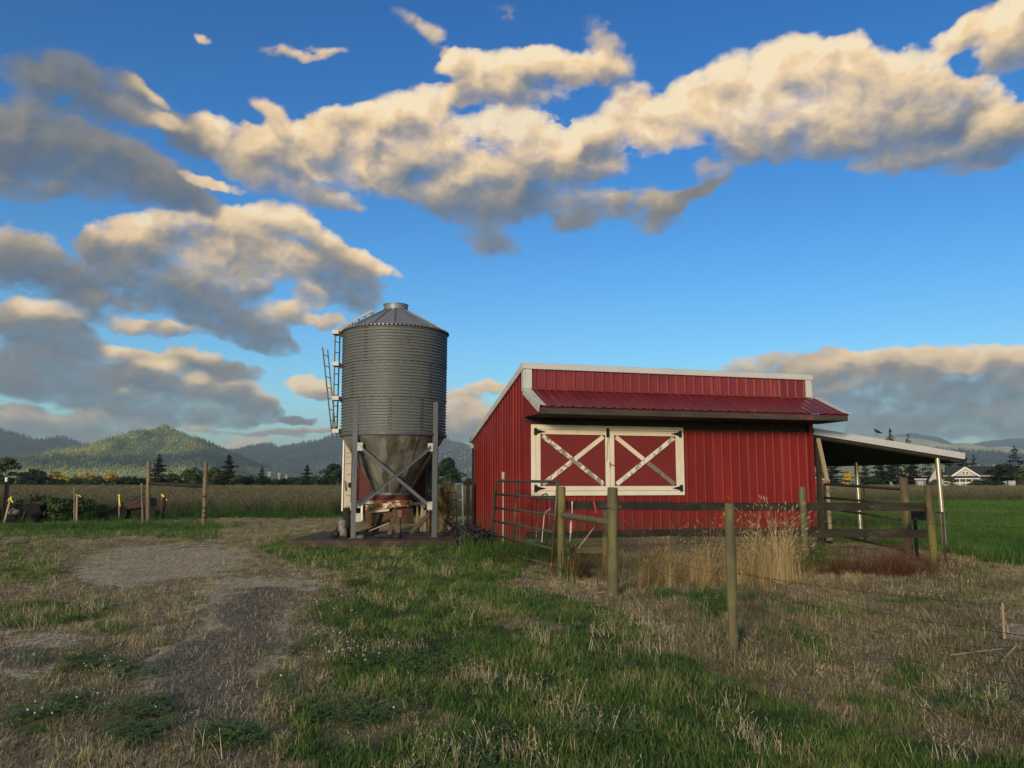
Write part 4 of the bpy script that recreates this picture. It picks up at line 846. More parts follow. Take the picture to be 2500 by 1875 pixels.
ridge('hill.005', [(1600, 1178), (2000, 1075), (2150, 1068), (2230, 1057), (2290, 1065), (2330, 1083), (2390, 1082), (2430, 1075), (2500, 1070), (2700, 1060), (3100, 1080), (3500, 1178)], 9600, 2000, 6, 0, None, HMB, .25)
ridge('hill.006', [(1600, 1178), (1900, 1140), (2010, 1128), (2100, 1129), (2230, 1133), (2300, 1137), (2420, 1137), (2500, 1143), (2800, 1150), (3200, 1178)], 3000, 900, 7, 1600, tE, HML, .2, .8)
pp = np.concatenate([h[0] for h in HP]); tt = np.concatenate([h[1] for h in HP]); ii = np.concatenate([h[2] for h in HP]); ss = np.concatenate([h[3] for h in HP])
scatter('hill_forest', pp, rz(len(pp), .02), ss, ii, tt, HKINDS, 'firs and woodland covering the far hills, sunlit patches painted into their tint', 'forest')

# ================================================================== trees
def conifer_mesh(seed, wide=.28, gap=.15, droop=.25, n=420):
    r = np.random.default_rng(seed); V = []; F = []; B = []
    for k in range(n):
        t = r.uniform(0, 1)**.85; z = .06+.92*t; rad = wide*(1-t)**.85*(.65+.35*math.sin(z*46+seed))+.012
        rad *= r.uniform(.55, 1.25); a = r.uniform(0, 6.283)+math.sin(z*9+seed)*.6
        if r.uniform() < gap and math.sin(z*17+a*2) > .2: continue
        d = np.array([math.cos(a), math.sin(a), 0]); s = np.array([-math.sin(a), math.cos(a), 0]); L = rad; b0 = len(V); bv = r.uniform()
        w = L*.16+.008; z1 = z-L*droop*r.uniform(.4, 1.5)
        for (q, ww, zz) in ((.1, w*.5, z), (.55, w, z-(z-z1)*.35), (1.0, .003, z1)):
            for sg in (-1, 1): V.append(tuple(d*L*q+s*ww*sg+np.array([0, 0, zz-abs(ww)*.5]))); B.append(bv)
        F += [(b0, b0+1, b0+3, b0+2), (b0+2, b0+3, b0+5, b0+4)]
        for q in range(3):                                              # hanging sprays
            tq = r.uniform(.3, .95); c = d*L*tq+np.array([0, 0, z+(z1-z)*tq*.6]); b1 = len(V); e = s*r.uniform(-1, 1)*w*1.6+d*w*r.uniform(-.5, .9)
            V += [tuple(c-e*.3), tuple(c+e), tuple(c+e*.4-np.array([0, 0, w*r.uniform(.6, 1.5)]))]; B += [bv*.8]*3; F.append((b1, b1+1, b1+2))
    V += [(-.008, 0, .95), (.008, 0, .95), (0, .006, 1.02)]; B += [.3]*3; F.append((len(V)-3, len(V)-2, len(V)-1))
    me = proto_mesh('crown', V, F, K['conifer'], B); return me
def broad_mesh(seed, M, n=1100, flat=1.0, ls=.042):
    r = np.random.default_rng(seed); V = []; F = []; B = []
    cl = []
    for k in range(15):
        a = r.uniform(0, 6.283); q = r.uniform(0, .34); cl.append((q*math.cos(a), q*math.sin(a), r.uniform(.30, .82)-q*.45, r.uniform(.11, .21)))
    for k in range(n):
        c = cl[r.integers(0, len(cl))]; d = r.normal(size=3); d /= np.linalg.norm(d); d[2] = abs(d[2])*.9-.25*(r.uniform() < .4)
        p = np.array(c[:3])+d*c[3]*r.uniform(.75, 1.08)*np.array([1, 1, .85])
        e1 = r.normal(size=3); e1 /= np.linalg.norm(e1); e2 = np.cross(d, e1); s_ = ls*r.uniform(.6, 1.4); b0 = len(V); bv = np.clip(.5+d[2]*.15+r.normal(0, .2), 0, 1)
        V += [tuple(p-e1*s_), tuple(p+e2*s_*.7), tuple(p+e1*s_), tuple(p-e2*s_*.7)]; B += [bv]*4; F.append((b0, b0+1, b0+2, b0+3))
    return proto_mesh('crown', V, F, M, B)
def trunk_mesh(h, r=.022, limbs=5, seed=0):
    m = MB(); rr = random.Random(seed)
    m.tube([(0, 0, -.02), (rr.uniform(-.01, .01), 0, h*.5), (rr.uniform(-.02, .02), rr.uniform(-.02, .02), h)], [r*1.3, r*.9, r*.25], 6)
    for k in range(limbs):
        a = rr.uniform(0, 6.28); z = h*rr.uniform(.35, .8); L = rr.uniform(.16, .3)
        m.tube([(0, 0, z), (math.cos(a)*L*.6, math.sin(a)*L*.6, z+L*.35), (math.cos(a)*L, math.sin(a)*L, z+L*.7)], [r*.5, r*.3, r*.1], 4)
    return m.mesh('trunk', K['bark'], True)
CM = [conifer_mesh(1), conifer_mesh(2, .25, .3, .15, 380), conifer_mesh(3, .30, .1, .3, 460)]
PM = [conifer_mesh(11, .34, .75, .05, 300), conifer_mesh(12, .30, .8, .0, 260)]
BMs = [broad_mesh(k, K['broad'], 1300) for k in (21, 22, 23)]
GMs = [broad_mesh(k, K['gold'], 1300) for k in (31, 32)]
TC = trunk_mesh(.97, .016, 0, 1); TB = trunk_mesh(.62, .026, 6, 2)
def tree(kind, u, vt, wpx, Y, label, group, name=None, k=0):
    top = P(u, vt, Y); w = wpx/FPX*Y; h = top.z+.3
    nm = {'conifer': 'conifer', 'pine': 'pine_tree', 'broad': 'broadleaf_tree', 'gold': 'golden_tree', 'bush': 'bush'}[kind]
    t = thing(name or nm, (top.x, Y, -.2), RNG.uniform(0, 6), label, 'bush' if kind == 'bush' else 'tree', group)
    ms = {'conifer': CM, 'pine': PM, 'broad': BMs, 'gold': GMs, 'bush': BMs}[kind]; cm = ms[k % len(ms)]
    wd = {'conifer': .36, 'pine': .46}.get(kind, .74)
    c = bpy.data.objects.new('crown', cm); COL.objects.link(c); c.parent = t; c.scale = (w/wd, w/wd, h*(1.0 if kind in ('conifer', 'pine') else 1.06))
    if kind in ('broad', 'gold', 'bush'): c.location.z = -h*.14 if kind == 'bush' else -h*.06
    tr = bpy.data.objects.new('trunk', TC if kind in ('conifer', 'pine') else TB); COL.objects.link(tr); tr.parent = t; tr.scale = (h*.55, h*.55, h)
GL = 'trees along the far edge of the field on the left'; GG = 'golden trees on the far left'; GR = 'trees round the farmhouse'
for a in (
 ('broad', 18, 1108, 74, 215, 'tall rounded dark tree at the left edge of the field', GL, None, 0),
 ('broad', 86, 1141, 70, 210, 'spreading dark tree between tall left edge tree and golden trees', GL, None, 1),
 ('gold', 52, 1156, 40, 240, 'leftmost golden tree showing behind the dark edge tree', GG, None, 1),
 ('gold', 133, 1146, 50, 250, 'round golden tree just right of the spreading dark tree', GG, None, 0),
 ('gold', 166, 1154, 42, 250, 'small golden tree, second of the bright run', GG, None, 1),
 ('gold', 192, 1157, 44, 255, 'low golden tree in the middle of the bright run', GG, None, 0),
 ('gold', 216, 1145, 52, 255, 'highest golden tree at the foot of the peaked hill', GG, None, 1),
 ('broad', 243, 1159, 36, 225, 'small dark tree between two golden trees', GL, None, 2),
 ('gold', 276, 1149, 52, 255, 'rightmost golden tree, behind the low dark bushes', GG, None, 0),
 ('bush', 318, 1158, 84, 215, 'wide low dark bush below the peaked hill', GL, None, 1),
 ('conifer', 390, 1108, 66, 215, 'dark conifer just right of the left gate post', GL, None, 0),
 ('broad', 424, 1151, 50, 215, 'small dark tree at the foot of the left conifer', GL, None, 0),
 ('broad', 474, 1137, 70, 212, 'rounded dark tree left of the gate post with the rail end', GL, None, 1),
 ('broad', 528, 1137, 66, 212, 'rounded dark tree right of the gate post', GL, None, 2),
 ('conifer', 560, 1108, 62, 210, 'tall pointed conifer above the rounded dark trees', GL, None, 2),
 ('broad', 582, 1156, 44, 208, 'low dark tree at the right foot of the pointed conifer', GL, None, 0),
 ('broad', 612, 1158, 54, 214, 'flat topped dark tree with a gap behind it', GL, None, 1),
 ('conifer', 640, 1138, 46, 210, 'blunt dark conifer below the power pylons', GL, None, 1),
 ('broad', 690, 1166, 52, 220, 'low dark tree beneath the pylons', GL, None, 2),
 ('broad', 716, 1162, 50, 220, 'low dark tree left of the small pointed conifer', GL, None, 0),
 ('conifer', 750, 1134, 44, 214, 'small pointed conifer left of the grain bin', GL, None, 2),
 ('broad', 772, 1158, 46, 214, 'low dark tree right of the small pointed conifer', GL, None, 1),
 ('broad', 812, 1126, 76, 205, 'large dark tree touching the left side of the grain bin', GL, None, 2),
 ('broad', 1090, 1108, 66, 205, 'dark open topped tree between grain bin and barn', GL, None, 0),
 ('broad', 1108, 1136, 44, 200, 'smaller dark tree beside the open topped tree by the barn', GL, None, 1),
 ('conifer', 2031, 1116, 66, 225, 'broad dark conifer right of the leaning board', GR, None, 0),
 ('broad', 2002, 1142, 40, 225, 'small dark tree behind the leaning board', GR, None, 1),
 ('gold', 2068, 1146, 34, 260, 'pale golden tree between dark conifers under the roof', 'golden trees under the roof', None, 0),
 ('conifer', 2110, 1122, 56, 222, 'dark conifer right of the far pipe post', GR, None, 1),
 ('conifer', 2148, 1112, 66, 226, 'dense dark conifer in the middle of the opening', GR, None, 2),
 ('pine', 2184, 1098, 84, 224, 'open branched pine with sky showing through', GR, None, 0),
 ('conifer', 2172, 1044, 60, 262, 'very tall conifer whose tip shows above the roof', GR, None, 1),
 ('pine', 2216, 1058, 56, 262, 'tall pine whose top spikes show above the roof', GR, None, 1),
 ('conifer', 2226, 1110, 60, 226, 'dense dark conifer above the small grey shed', GR, None, 2),
 ('pine', 2262, 1116, 60, 230, 'ragged pine left of the house end gable', GR, None, 0),
 ('bush', 2128, 1160, 80, 215, 'low dark bush below the conifers', GR, None, 0),
 ('conifer', 2314, 1104, 58, 232, 'dark conifer behind the left end of the house roof', GR, None, 0),
 ('conifer', 2348, 1100, 60, 236, 'dark conifer behind the middle of the house roof', GR, None, 2),
 ('pine', 2376, 1110, 54, 234, 'small spiky pine right behind the house roof', GR, None, 1),
 ('pine', 2476, 1088, 78, 222, 'tall dark pine at the right edge behind the big bush', GR, None, 0),
 ('broad', 2456, 1126, 92, 186, 'big dark green bushy tree hiding the right end of the house', GR, None, 2),
 ('bush', 2404, 1165, 76, 184, 'round green bush in front of the house porch', GR, None, 1),
 ('broad', 2318, 1158, 34, 190, 'small dark tree in front of the house roof', GR, None, 0),
 ('bush', 2283, 1166, 30, 190, 'small dark shrub at the house end wall', GR, None, 2),
 ('broad', 2494, 1138, 50, 180, 'dark tree cut by the right edge of the picture', GR, None, 1)):
    tree(*a)
# low hedge that closes the field: nobody could count its bushes
pb = [roundlet('bush', K['hillfor'], 1.0, 1.0, 41), roundlet('bush', K['hillfor'], .9, 1.1, 42)]
n = 900; x = RNG.uniform(-150, 175, n); y = 228+RNG.normal(0, 4, n)
k = ~((x > 85) & (x < 125)); x, y = x[k], y[k]; n = len(x)
lf = broad_mesh(51, K['bramble'], 260, ls=.07)
scatter('hedge', np.stack([x, y, 0*x-.2], -1), rz(n, .1), RNG.uniform(2.2, 3.6, n), np.zeros(n), np.clip(.12+RNG.normal(0, .06, n), 0, 1), [lf], 'low dark hedge along the far side of the field', 'hedge')

# ================================================================== far buildings
def window(parent, c, w, h, nrm=(0, -1), bars=(1, 1), t=.12):
    m = MB(); x, y, z = c
    for (dx, dz, sx, sz) in ((0, h/2, w+.2, t), (0, -h/2, w+.2, t), (-w/2, 0, t, h), (w/2, 0, t, h)): m.box((x+dx, y, z+dz), (sx, .10, sz))
    for q in range(bars[0]): m.box((x-w/2+w*(q+1)/(bars[0]+1), y, z), (t*.6, .08, h-t))
    for q in range(bars[1]): m.box((x, y, z-h/2+h*(q+1)/(bars[1]+1)), (w-t, .07, t*.5))
    f = m.build('window', K['housetrim'], parent); p = MB(); p.box((x, y+.02, z), (w-t, .04, h-t)); p.build('pane', K['glass'], f)
def gable_prism(m, x0, x1, y0, y1, zb, ze, zr):
    xm = (x0+x1)/2
    return m.add([(x0, y0, zb), (x1, y0, zb), (x1, y0, ze), (xm, y0, zr), (x0, y0, ze), (x0, y1, zb), (x1, y1, zb), (x1, y1, ze), (xm, y1, zr), (x0, y1, ze)],
        [(0, 1, 2, 3, 4), (5, 9, 8, 7, 6), (0, 4, 9, 5), (1, 6, 7, 2), (0, 5, 6, 1)])
def gable_roof(m, x0, x1, y0, y1, ze, zr, ov=.35, t=.18):
    xm = (x0+x1)/2; sl = (zr-ze)/(xm-x0)
    for sg, xe in ((-1, x0-ov), (1, x1+ov)):
        zl = ze-ov*sl; m.add([(xe, y0, zl), (xm, y0, zr), (xm, y1, zr), (xe, y1, zl), (xe, y0, zl+t), (xm, y0, zr+t), (xm, y1, zr+t), (xe, y1, zl+t)],
            [(0, 1, 2, 3), (4, 7, 6, 5), (0, 4, 5, 1), (1, 5, 6, 2), (2, 6, 7, 3), (3, 7, 4, 0)])
def build_house():
    Y = 200.0; X = lambda u: P(u, 1178, Y).x; Z = lambda v: P(2300, v, Y).z
    c = (X(2390), Y, 0); t = thing('farmhouse', c, 0, 'pale grey farmhouse with dark roof, front gable and white porch', 'house')
    th = math.atan2(c[0], Y); t.rotation_euler = (0, 0, -th); t.scale = (math.cos(th), 1, 1); lx = lambda u: X(u)-c[0]
    m = MB(); m.box((0, 4.5, 1.6), (lx(2476)-lx(2300), 8.0, 3.2)); m.build('wall', K['housegrey'], t)
    # main roof, ridge along the front
    x0, x1 = lx(2292), lx(2480); ze = Z(1166); zr = Z(1137)
    m = MB(); m.add([(x0, 0, ze), (x1, 0, ze), (x1-1, 4.5, zr), (x0+1, 4.5, zr), (x0, 9, ze), (x1, 9, ze), (x0, 0, ze-.2), (x1, 0, ze-.2), (x0, 9, ze-.2), (x1, 9, ze-.2)],
        [(0, 1, 2, 3), (3, 2, 5, 4), (0, 3, 4), (1, 5, 2), (0, 6, 7, 1), (6, 8, 9, 7), (4, 5, 9, 8), (0, 4, 8, 6), (1, 7, 9, 5)]); rf = m.build('roof', K['shingle'], t)
    m = MB(); m.box((lx(2303), 2.6, Z(1150)), (.55, .6, 2.6)); m.build('chimney', K['housedark'], rf)
    # front gable
    g0, g1 = lx(2328), lx(2389); gp = MB(); gable_prism(gp, g0, g1, -1.2, 3.5, Z(1162), Z(1162)+.05, Z(1142)); g = gp.build('gable', K['housegrey'], t)
    m = MB(); gable_roof(m, g0, g1, -1.5, 4, Z(1161), Z(1141), .4, .14); m.build('gable_roof', K['shingle'], t)
    m = MB(); xm = (g0+g1)/2
    for sg, xe in ((-1, g0-.45), (1, g1+.45)): m.beam((xe, -1.54, Z(1163)), (xm, -1.54, Z(1141)), .10, .34, (0, 0, 1))
    m.build('barge_board', K['housetrim'], t)
    window(t, (xm-.42, -1.28, Z(1155.4)), .72, .85, bars=(0, 1)); window(t, (xm+.42, -1.28, Z(1155.4)), .72, .85, bars=(0, 1))
    # porch
    m = MB(); m.add([(g0-.5, -2.4, Z(1167)), (g1+.5, -2.4, Z(1167)), (g1+.3, -1.2, Z(1162)), (g0-.3, -1.2, Z(1162))], [(0, 1, 2, 3)]); m.box((xm, -2.4, Z(1167.5)), (g1-g0+1.0, .16, .22)); m.build('porch_roof', [K['shingle']], t)
    m = MB(); m.box((xm, -2.5, Z(1168.6)), (g1-g0+1.1, .10, .20)); m.build('porch_beam', K['housetrim'], t)
    for q in range(5):
        m = MB(); m.box((g0+(g1-g0)*q/4, -2.4, Z(1168.6)/2+.1), (.16, .16, Z(1168.6)-.2)); m.build('porch_post', K['housetrim'], t)
    m = MB(); m.box((xm, -2.42, 1.55), (g1-g0, .07, .10)); m.box((xm, -2.42, .85), (g1-g0, .07, .08))
    for q in range(30): m.box((g0+(g1-g0)*(q+.5)/30, -2.42, 1.2), (.05, .05, .68))
    m.build('railing', K['housetrim'], t)
    m = MB(); m.box((xm, -1.9, .55), (g1-g0+.6, 1.2, .35)); m.build('porch_deck', K['housetrim'], t)
    for q in (.2, .5, .8): window(t, (g0+(g1-g0)*q, .46, 2.0), 1.0, 1.2)
    # end wing on the left
    w0, w1 = lx(2264), lx(2306); gp = MB(); gable_prism(gp, w0, w1, 1, 8, 0, 2.0, Z(1140)); gp.build('end_wing', K['housegrey'], t)
    m = MB(); gable_roof(m, w0, w1, .8, 8.2, 2.0, Z(1139.5), .5, .16); m.build('wing_roof', K['shingle'], t); window(t, ((w0+w1)/2-.1, .95, Z(1158)), .5, .9, bars=(0, 1))
    # shed
    s = thing('shed', (X(2243), 199, 0), 0, 'small grey shed with white framed window left of the farmhouse', 'shed')
    m = MB(); m.box((0, 1.4, 1.1), (2.2, 2.6, 2.2)); m.build('wall', K['housedark'], s); m = MB(); m.box((0, 1.3, 2.32), (2.7, 3.0, .16)); m.build('roof', K['housetrim'], s); window(s, (-.05, .04, 1.25), .75, .75)
    s.rotation_euler = (0, 0, -.46)
    # neighbour at the right edge
    s = thing('farm_building', (X(2500), 214, 0), 0, 'pale gabled building cut by the right edge behind the bush', 'building')
    m = MB(); gable_prism(m, -3.3, 3.3, 0, 8, 0, 3.4, P(2476, 1133, 214).z-.2); m.build('wall', K['housegrey'], s); m = MB(); gable_roof(m, -3.3, 3.3, -.4, 8.4, 3.4, P(2476, 1133, 214).z-.15, .5, .16); m.build('roof', K['shingle'], s); s.rotation_euler = (0, 0, -.53)
    window(s, (0, -.06, 2.2), .9, 1.0)
    # far red shed by the leaning board
    s = thing('red_shed', (P(2004, 1178, 190).x, 190, 0), 0, 'far dull red shed with white roof edge beside the leaning board', 'shed')
    m = MB(); m.box((0, 2, .9), (3.6, 4, 1.8)); m.build('wall', K['farred'], s)
    m = MB(); m.add([(-2.1, -.3, 2.7), (2.0, -.3, 1.9), (2.0, 4.3, 1.9), (-2.1, 4.3, 2.7), (-2.1, -.3, 2.85), (2.0, -.3, 2.05), (2.0, 4.3, 2.05), (-2.1, 4.3, 2.85)], [(0, 3, 2, 1), (4, 5, 6, 7), (0, 1, 5, 4), (1, 2, 6, 5), (2, 3, 7, 6), (3, 0, 4, 7)]); m.build('roof', K['housetrim'], s)
    m = MB(); m.add([(-1.8, .0, 1.8), (1.8, 0, 1.8), (1.8, 0, 1.9), (-1.8, 0, 2.6), (-1.8, 4, 1.8), (1.8, 4, 1.8), (1.8, 4, 1.9), (-1.8, 4, 2.6)], [(0, 1, 2, 3), (4, 7, 6, 5), (0, 3, 7, 4), (1, 5, 6, 2)]); m.build('gable', K['farred'], s)
    # play slide
    s = MB(); s.beam((0, 0, .15), (-1.0, 0, 1.5), .5, .06, (0, 0, 1)); s.box((-1.15, .0, .8), (.08, .5, 1.6)); s.box((-.9, .0, .7), (.06, .5, 1.4))
    o = s.build('garden_slide', K['deck'], None, label='pale green garden slide left of the grey shed', cat='slide'); o.location = (P(2186, 1178, 188).x, 188, .1)
build_house()
# pylons
def pylon(u, vt, Y, label):
    p = P(u, vt, Y); h = p.z; t = thing('power_pylon', (p.x, Y, 0), .3, label, 'pylon', 'power pylons before the far hills')
    m = MB(); w = h*.10
    for sx in (-1, 1):
        for sy in (-1, 1): m.tube([(sx*w, sy*w, 0), (sx*w*.35, sy*w*.35, h*.6), (0, 0, h)], .22, 4)
    for k in range(6):
        z0, z1 = h*k/8, h*(k+1)/8; q0 = w*(1-.9*k/8); q1 = w*(1-.9*(k+1)/8)
        m.beam((-q0, -q0, z0), (q1, -q1, z1), .2, .2); m.beam((q0, -q0, z0), (-q1, -q1, z1), .2, .2)
    m.build('lattice_mast', K['pylon'], t)
    for z in (.66, .78, .9):
        m = MB(); m.beam((-h*.15, 0, h*z), (h*.15, 0, h*z), .35, .35); m.beam((-h*.15, 0, h*z), (0, 0, h*(z+.05)), .2, .2); m.beam((h*.15, 0, h*z), (0, 0, h*(z+.05)), .2, .2); m.build('crossarm', K['pylon'], t)
pylon(681, 1153, 900, 'larger left power pylon before the far hills'); pylon(699, 1158, 1150, 'smaller right power pylon before the far hills'); pylon(658, 1150, 800, 'leftmost power pylon, half behind the blunt conifer')
# ================================================================== barn
L, Wd = 7.25, 4.7; ZF = 3.98; ZR = 2.70
def ribs(x0, x1, fine=True, amp=.019):
    """profile of ribbed sheet: (x, out) pairs from x0 to x1"""
    pts = [(x0, 0)]; k0 = math.floor(x0/.229)-1
    for k in range(k0, k0+int((x1-x0)/.229)+4):
        c = k*.229
        for (dx, o) in ((-.034, 0), (-.016, 1), (.016, 1), (.034, 0)): pts.append((c+dx, o*amp))
        if fine:
            for q in (.076, .153):
                for (dx, o) in ((-.012, 0), (0, .14), (.012, 0)): pts.append((c+q+dx, o*amp))
    pts = sorted(p for p in pts if x0 < p[0] < x1)
    return [(x0, 0)]+pts+[(x1, 0)]
def sheet(parent, name, M, x0, x1, fpos, n=1, fine=True, amp=.019, label=None):
    """fpos(x, t, out) -> point; t 0..1 bottom to top"""
    pr = ribs(x0, x1, fine, amp); m = MB(); vs = []
    for (x, o) in pr:
        for k in range(n+1): vs.append(fpos(x, k/n, o))
    fs = [(i*(n+1)+k, (i+1)*(n+1)+k, (i+1)*(n+1)+k+1, i*(n+1)+k+1) for i in range(len(pr)-1) for k in range(n)]
    m.add(vs, fs); return m.build(name, M, parent, label=label)
def build_barn():
    t = thing('barn', BARN, BROT, 'red steel clad barn with shed roof, front awning and white framed shutters', 'barn')
    W9 = .916
    def zroof(y): return 4.03+(ZR-4.03)*y/Wd
    for k in range(8):                                                         # front wall below and above the awning
        x0, x1 = k*W9, min((k+1)*W9, L)
        sheet(t, 'siding_panel', K['red'], x0, x1, lambda x, s, o: (x, -o, .45+(2.71-.45)*s))
        sheet(t, 'siding_panel', K['red_old'], x0, x1, lambda x, s, o: (x, -o-.004, 3.50+(ZF-3.50)*s), label='faded maroon siding above the awning')
    for k in range(6):                                                         # end walls, sloping top
        y0, y1 = k*W9, min((k+1)*W9, Wd)
        if y1 <= y0: continue
        sheet(t, 'siding_panel', K['red'], y0, y1, lambda y, s, o: (-o, y, .12+(zroof(y)-.12)*s)); sheet(t, 'siding_panel', K['red'], y0, y1, lambda y, s, o: (L+o, y, .12+(zroof(y)-.12)*s))
    for k in range(8):
        x0, x1 = k*W9, min((k+1)*W9, L); sheet(t, 'siding_panel', K['red'], x0, x1, lambda x, s, o: (x, Wd+o, .12+(ZR-.12)*s))
        sheet(t, 'roof_panel', K['red_roof'], x0-.0, x1, lambda x, s, o: (x, -.03+(Wd+.25)*s, zroof(-.03+(Wd+.25)*s)+.05+o), n=2)
    # trim
    m = MB(); m.box((L/2+.0, -.045, 4.035), (L+.12, .05, .125)); m.box((L/2, .06, 4.10), (L+.12, .26, .012)); rt = m.build('ridge_trim', K['trim'], t, bevel=.006)
    m = MB(); m.box((.065, -.035, 3.735), (.145, .03, .475)); m.box((-.03, .05, 3.735), (.035, .16, .475)); m.build('corner_trim', K['trim'], t)
    m = MB(); m.box((L-.065, -.035, 3.735), (.145, .03, .475)); m.box((L+.03, .05, 3.735), (.035, .16, .475)); m.build('corner_trim', K['trim'], t)
    for x in (-.045, L+.045):
        m = MB(); m.beam((x, -.02, zroof(0)+.01), (x, Wd+.28, zroof(Wd+.28)+.01), .05, .145, (0, 0, 1)); m.build('rake_trim', K['trim'], t, bevel=.005)
    m = MB(); m.box((.06, -.029, 1.60), (.12, .024, 2.4)); m.box((-.029, .06, 1.55), (.024, .12, 2.7)); m.build('corner_flashing', K['red'], t)
    m = MB(); m.box((L-.05, -.029, 1.67), (.11, .024, 2.5)); m.box((L+.029, .05, 1.6), (.024, .12, 2.7)); m.build('corner_flashing', K['red'], t)
    m = MB(); m.box((-.03, Wd-.04, 1.4), (.06, .09, 2.55)); m.build('corner_flashing', K['darkwood'], t, label='black rear corner trim')
    # awning
    AY, Z0, Z1 = -1.06, 3.50, 3.045
    xs = [-.02+.922*k for k in range(9)]
    for k in range(8):
        x0, x1 = xs[k], xs[k+1] if k < 7 else L+.22
        sheet(t, 'awning_panel', K['red_roof'], x0, x1, lambda x, s, o: (x, -.02+(AY-.05)*s, Z0+(Z1-Z0)*s*1.03+o+.02), fine=False, amp=.022)
    m = MB(); m.beam((0, -.035, Z0+.03), (L, -.035, Z0+.03), .06, .03); m.build('awning_flashing', K['red_old'], t)
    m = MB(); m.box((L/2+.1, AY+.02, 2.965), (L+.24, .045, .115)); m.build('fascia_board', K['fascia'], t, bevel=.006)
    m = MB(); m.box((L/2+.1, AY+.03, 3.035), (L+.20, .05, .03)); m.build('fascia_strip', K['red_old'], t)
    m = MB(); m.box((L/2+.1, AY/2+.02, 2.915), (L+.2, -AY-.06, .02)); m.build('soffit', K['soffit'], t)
    m = MB(); m.box((L/2, .03, 2.81), (L-.02, .04, .21)); m.build('awning_shade_board', K['char'], t)  # black strip added for the shade band under the awning
    for sx, x in ((-1, -.03), (1, L+.225)):
        m = MB(); m.add([(x-.006, -.02, 2.91), (x-.006, AY+.06, 2.91), (x-.006, AY+.06, 3.04), (x-.006, -.02, Z0), (x+.006, -.02, 2.91), (x+.006, AY+.06, 2.91), (x+.006, AY+.06, 3.04), (x+.006, -.02, Z0)],
            [(0, 1, 2, 3), (4, 7, 6, 5), (0, 4, 5, 1), (1, 5, 6, 2), (2, 6, 7, 3), (3, 7, 4, 0)]); m.build('awning_end', K['red'], t)
        m = MB(); m.beam((x+sx*.012, 0, Z0-.01), (x+sx*.012, AY-.02, Z1-.035), .03, .15, (0, 0, 1)); m.build('awning_rake', K['trim_moss'], t, bevel=.004)
        m = MB(); m.beam((x-sx*.05, 0, Z0+.065), (x-sx*.05, AY-.03, Z1+.04), .17, .012, (0, 0, 1)); m.build('awning_rake_cap', K['trim'], t)
    # skirt boards
    for z0, z1, y, nm in ((.30, .452, -.02, 'darkwood'), (.125, .298, -.012, 'skirt'), (-.10, .123, -.028, 'skirt')):
        x = 0
        while x < L:
            x1 = min(x+3.6, L); m = MB(); m.box(((x+x1)/2, y, (z0+z1)/2), (x1-x-.006, .05, z1-z0)); m.build('skirt_board', K[nm], t, bevel=.004); x = x1
    m = MB(); m.box((-.008, Wd/2, .05), (.05, Wd, .17)); m.build('skirt_board', K['skirt'], t)
    m = MB(); m.box((L+.008, Wd/2, .0), (.05, Wd, .5)); m.build('skirt_board', K['skirt'], t)
    # shutters
    DX0, DX1, DZ0, DZ1 = .115, 3.775, 1.215, 2.755; B = .10; yo = -.045
    fr = MB(); fr.box(((DX0+DX1)/2, yo, DZ1-B/2), (DX1-DX0, .05, B)); fr.box(((DX0+DX1)/2, yo, DZ0+B/2), (DX1-DX0, .05, B))
    H = DZ1-DZ0-2*B
    for x in (DX0+B/2, DX1-B/2): fr.box((x, yo, (DZ0+DZ1)/2), (B, .048, H-.004))
    fr.build('shutter_frame', K['cream'], t, bevel=.004)
    zc = (DZ0+DZ1)/2; xm = (DX0+DX1)/2
    for i, (a, b) in enumerate(((DX0+B+.006, xm-.005), (xm+.005, DX1-B-.006))):
        d = MB(); d.box(((a+b)/2, yo-.002, zc), (b-a, .02, H-.012)); dr = d.build('shutter', K['red_ply'], t, label='left hinged red shutter with flaking cross braces' if i == 0 else 'right hinged red shutter with one bare grey brace')
        y2 = yo-.022; z0, z1 = zc-H/2+.007, zc+H/2-.007
        for (c, s) in ((((a+b)/2, y2, z1-B/2), (b-a, .022, B)), (((a+b)/2, y2, z0+B/2), (b-a, .022, B)), ((a+B/2, y2, zc), (B, .0218, z1-z0-2*B-.003)), ((b-B/2, y2, zc), (B, .0218, z1-z0-2*B-.003))):
            m = MB(); m.box(c, s); m.build('border_board', K['cream'], dr, bevel=.002)
        ia, ib, iz0, iz1 = a+B, b-B, z0+B, z1-B
        mats_ = (('peel_more', 'peel') if i == 0 else ('peel', 'cream'))
        ax, az_, bx, bz = ia+.05, iz1-.04, ib-.05, iz0+.04
        if i == 0:
            m = MB(); m.beam((ax, y2-.002, az_), (bx, y2-.002, bz), .095, .020, (0, 1, 0)); m.build('brace', K['peel_more'], dr, label='badly flaking brace')
            m = MB(); e = .0
            mx_, mz_ = (ax+bx)/2, (az_+bz)/2; vx, vz = bx-ax, az_-bz; ln = math.hypot(vx, vz); ux, uz = vx/ln, vz/ln
            m.beam((ax, y2+.002, bz), (mx_-ux*.055, y2+.002, mz_-uz*.055), .095, .016, (0, 1, 0)); m.build('brace', K['peel'], dr)
            m = MB(); m.beam((mx_+ux*.055, y2+.002, mz_+uz*.055), (bx, y2+.002, az_), .095, .016, (0, 1, 0)); m.build('brace', K['cream'], dr)
        else:
            m = MB(); m.beam((ax, y2-.002, bz), (bx, y2-.002, az_), .095, .020, (0, 1, 0)); m.build('brace', K['peel'], dr)
            mx_, mz_ = (ax+bx)/2, (az_+bz)/2; vx, vz = bx-ax, bz-az_; ln = math.hypot(vx, vz); ux, uz = vx/ln, vz/ln
            m = MB(); m.beam((ax, y2+.002, az_), (mx_-ux*.055, y2+.002, mz_-uz*.055), .095, .016, (0, 1, 0)); m.build('brace', K['cream'], dr)
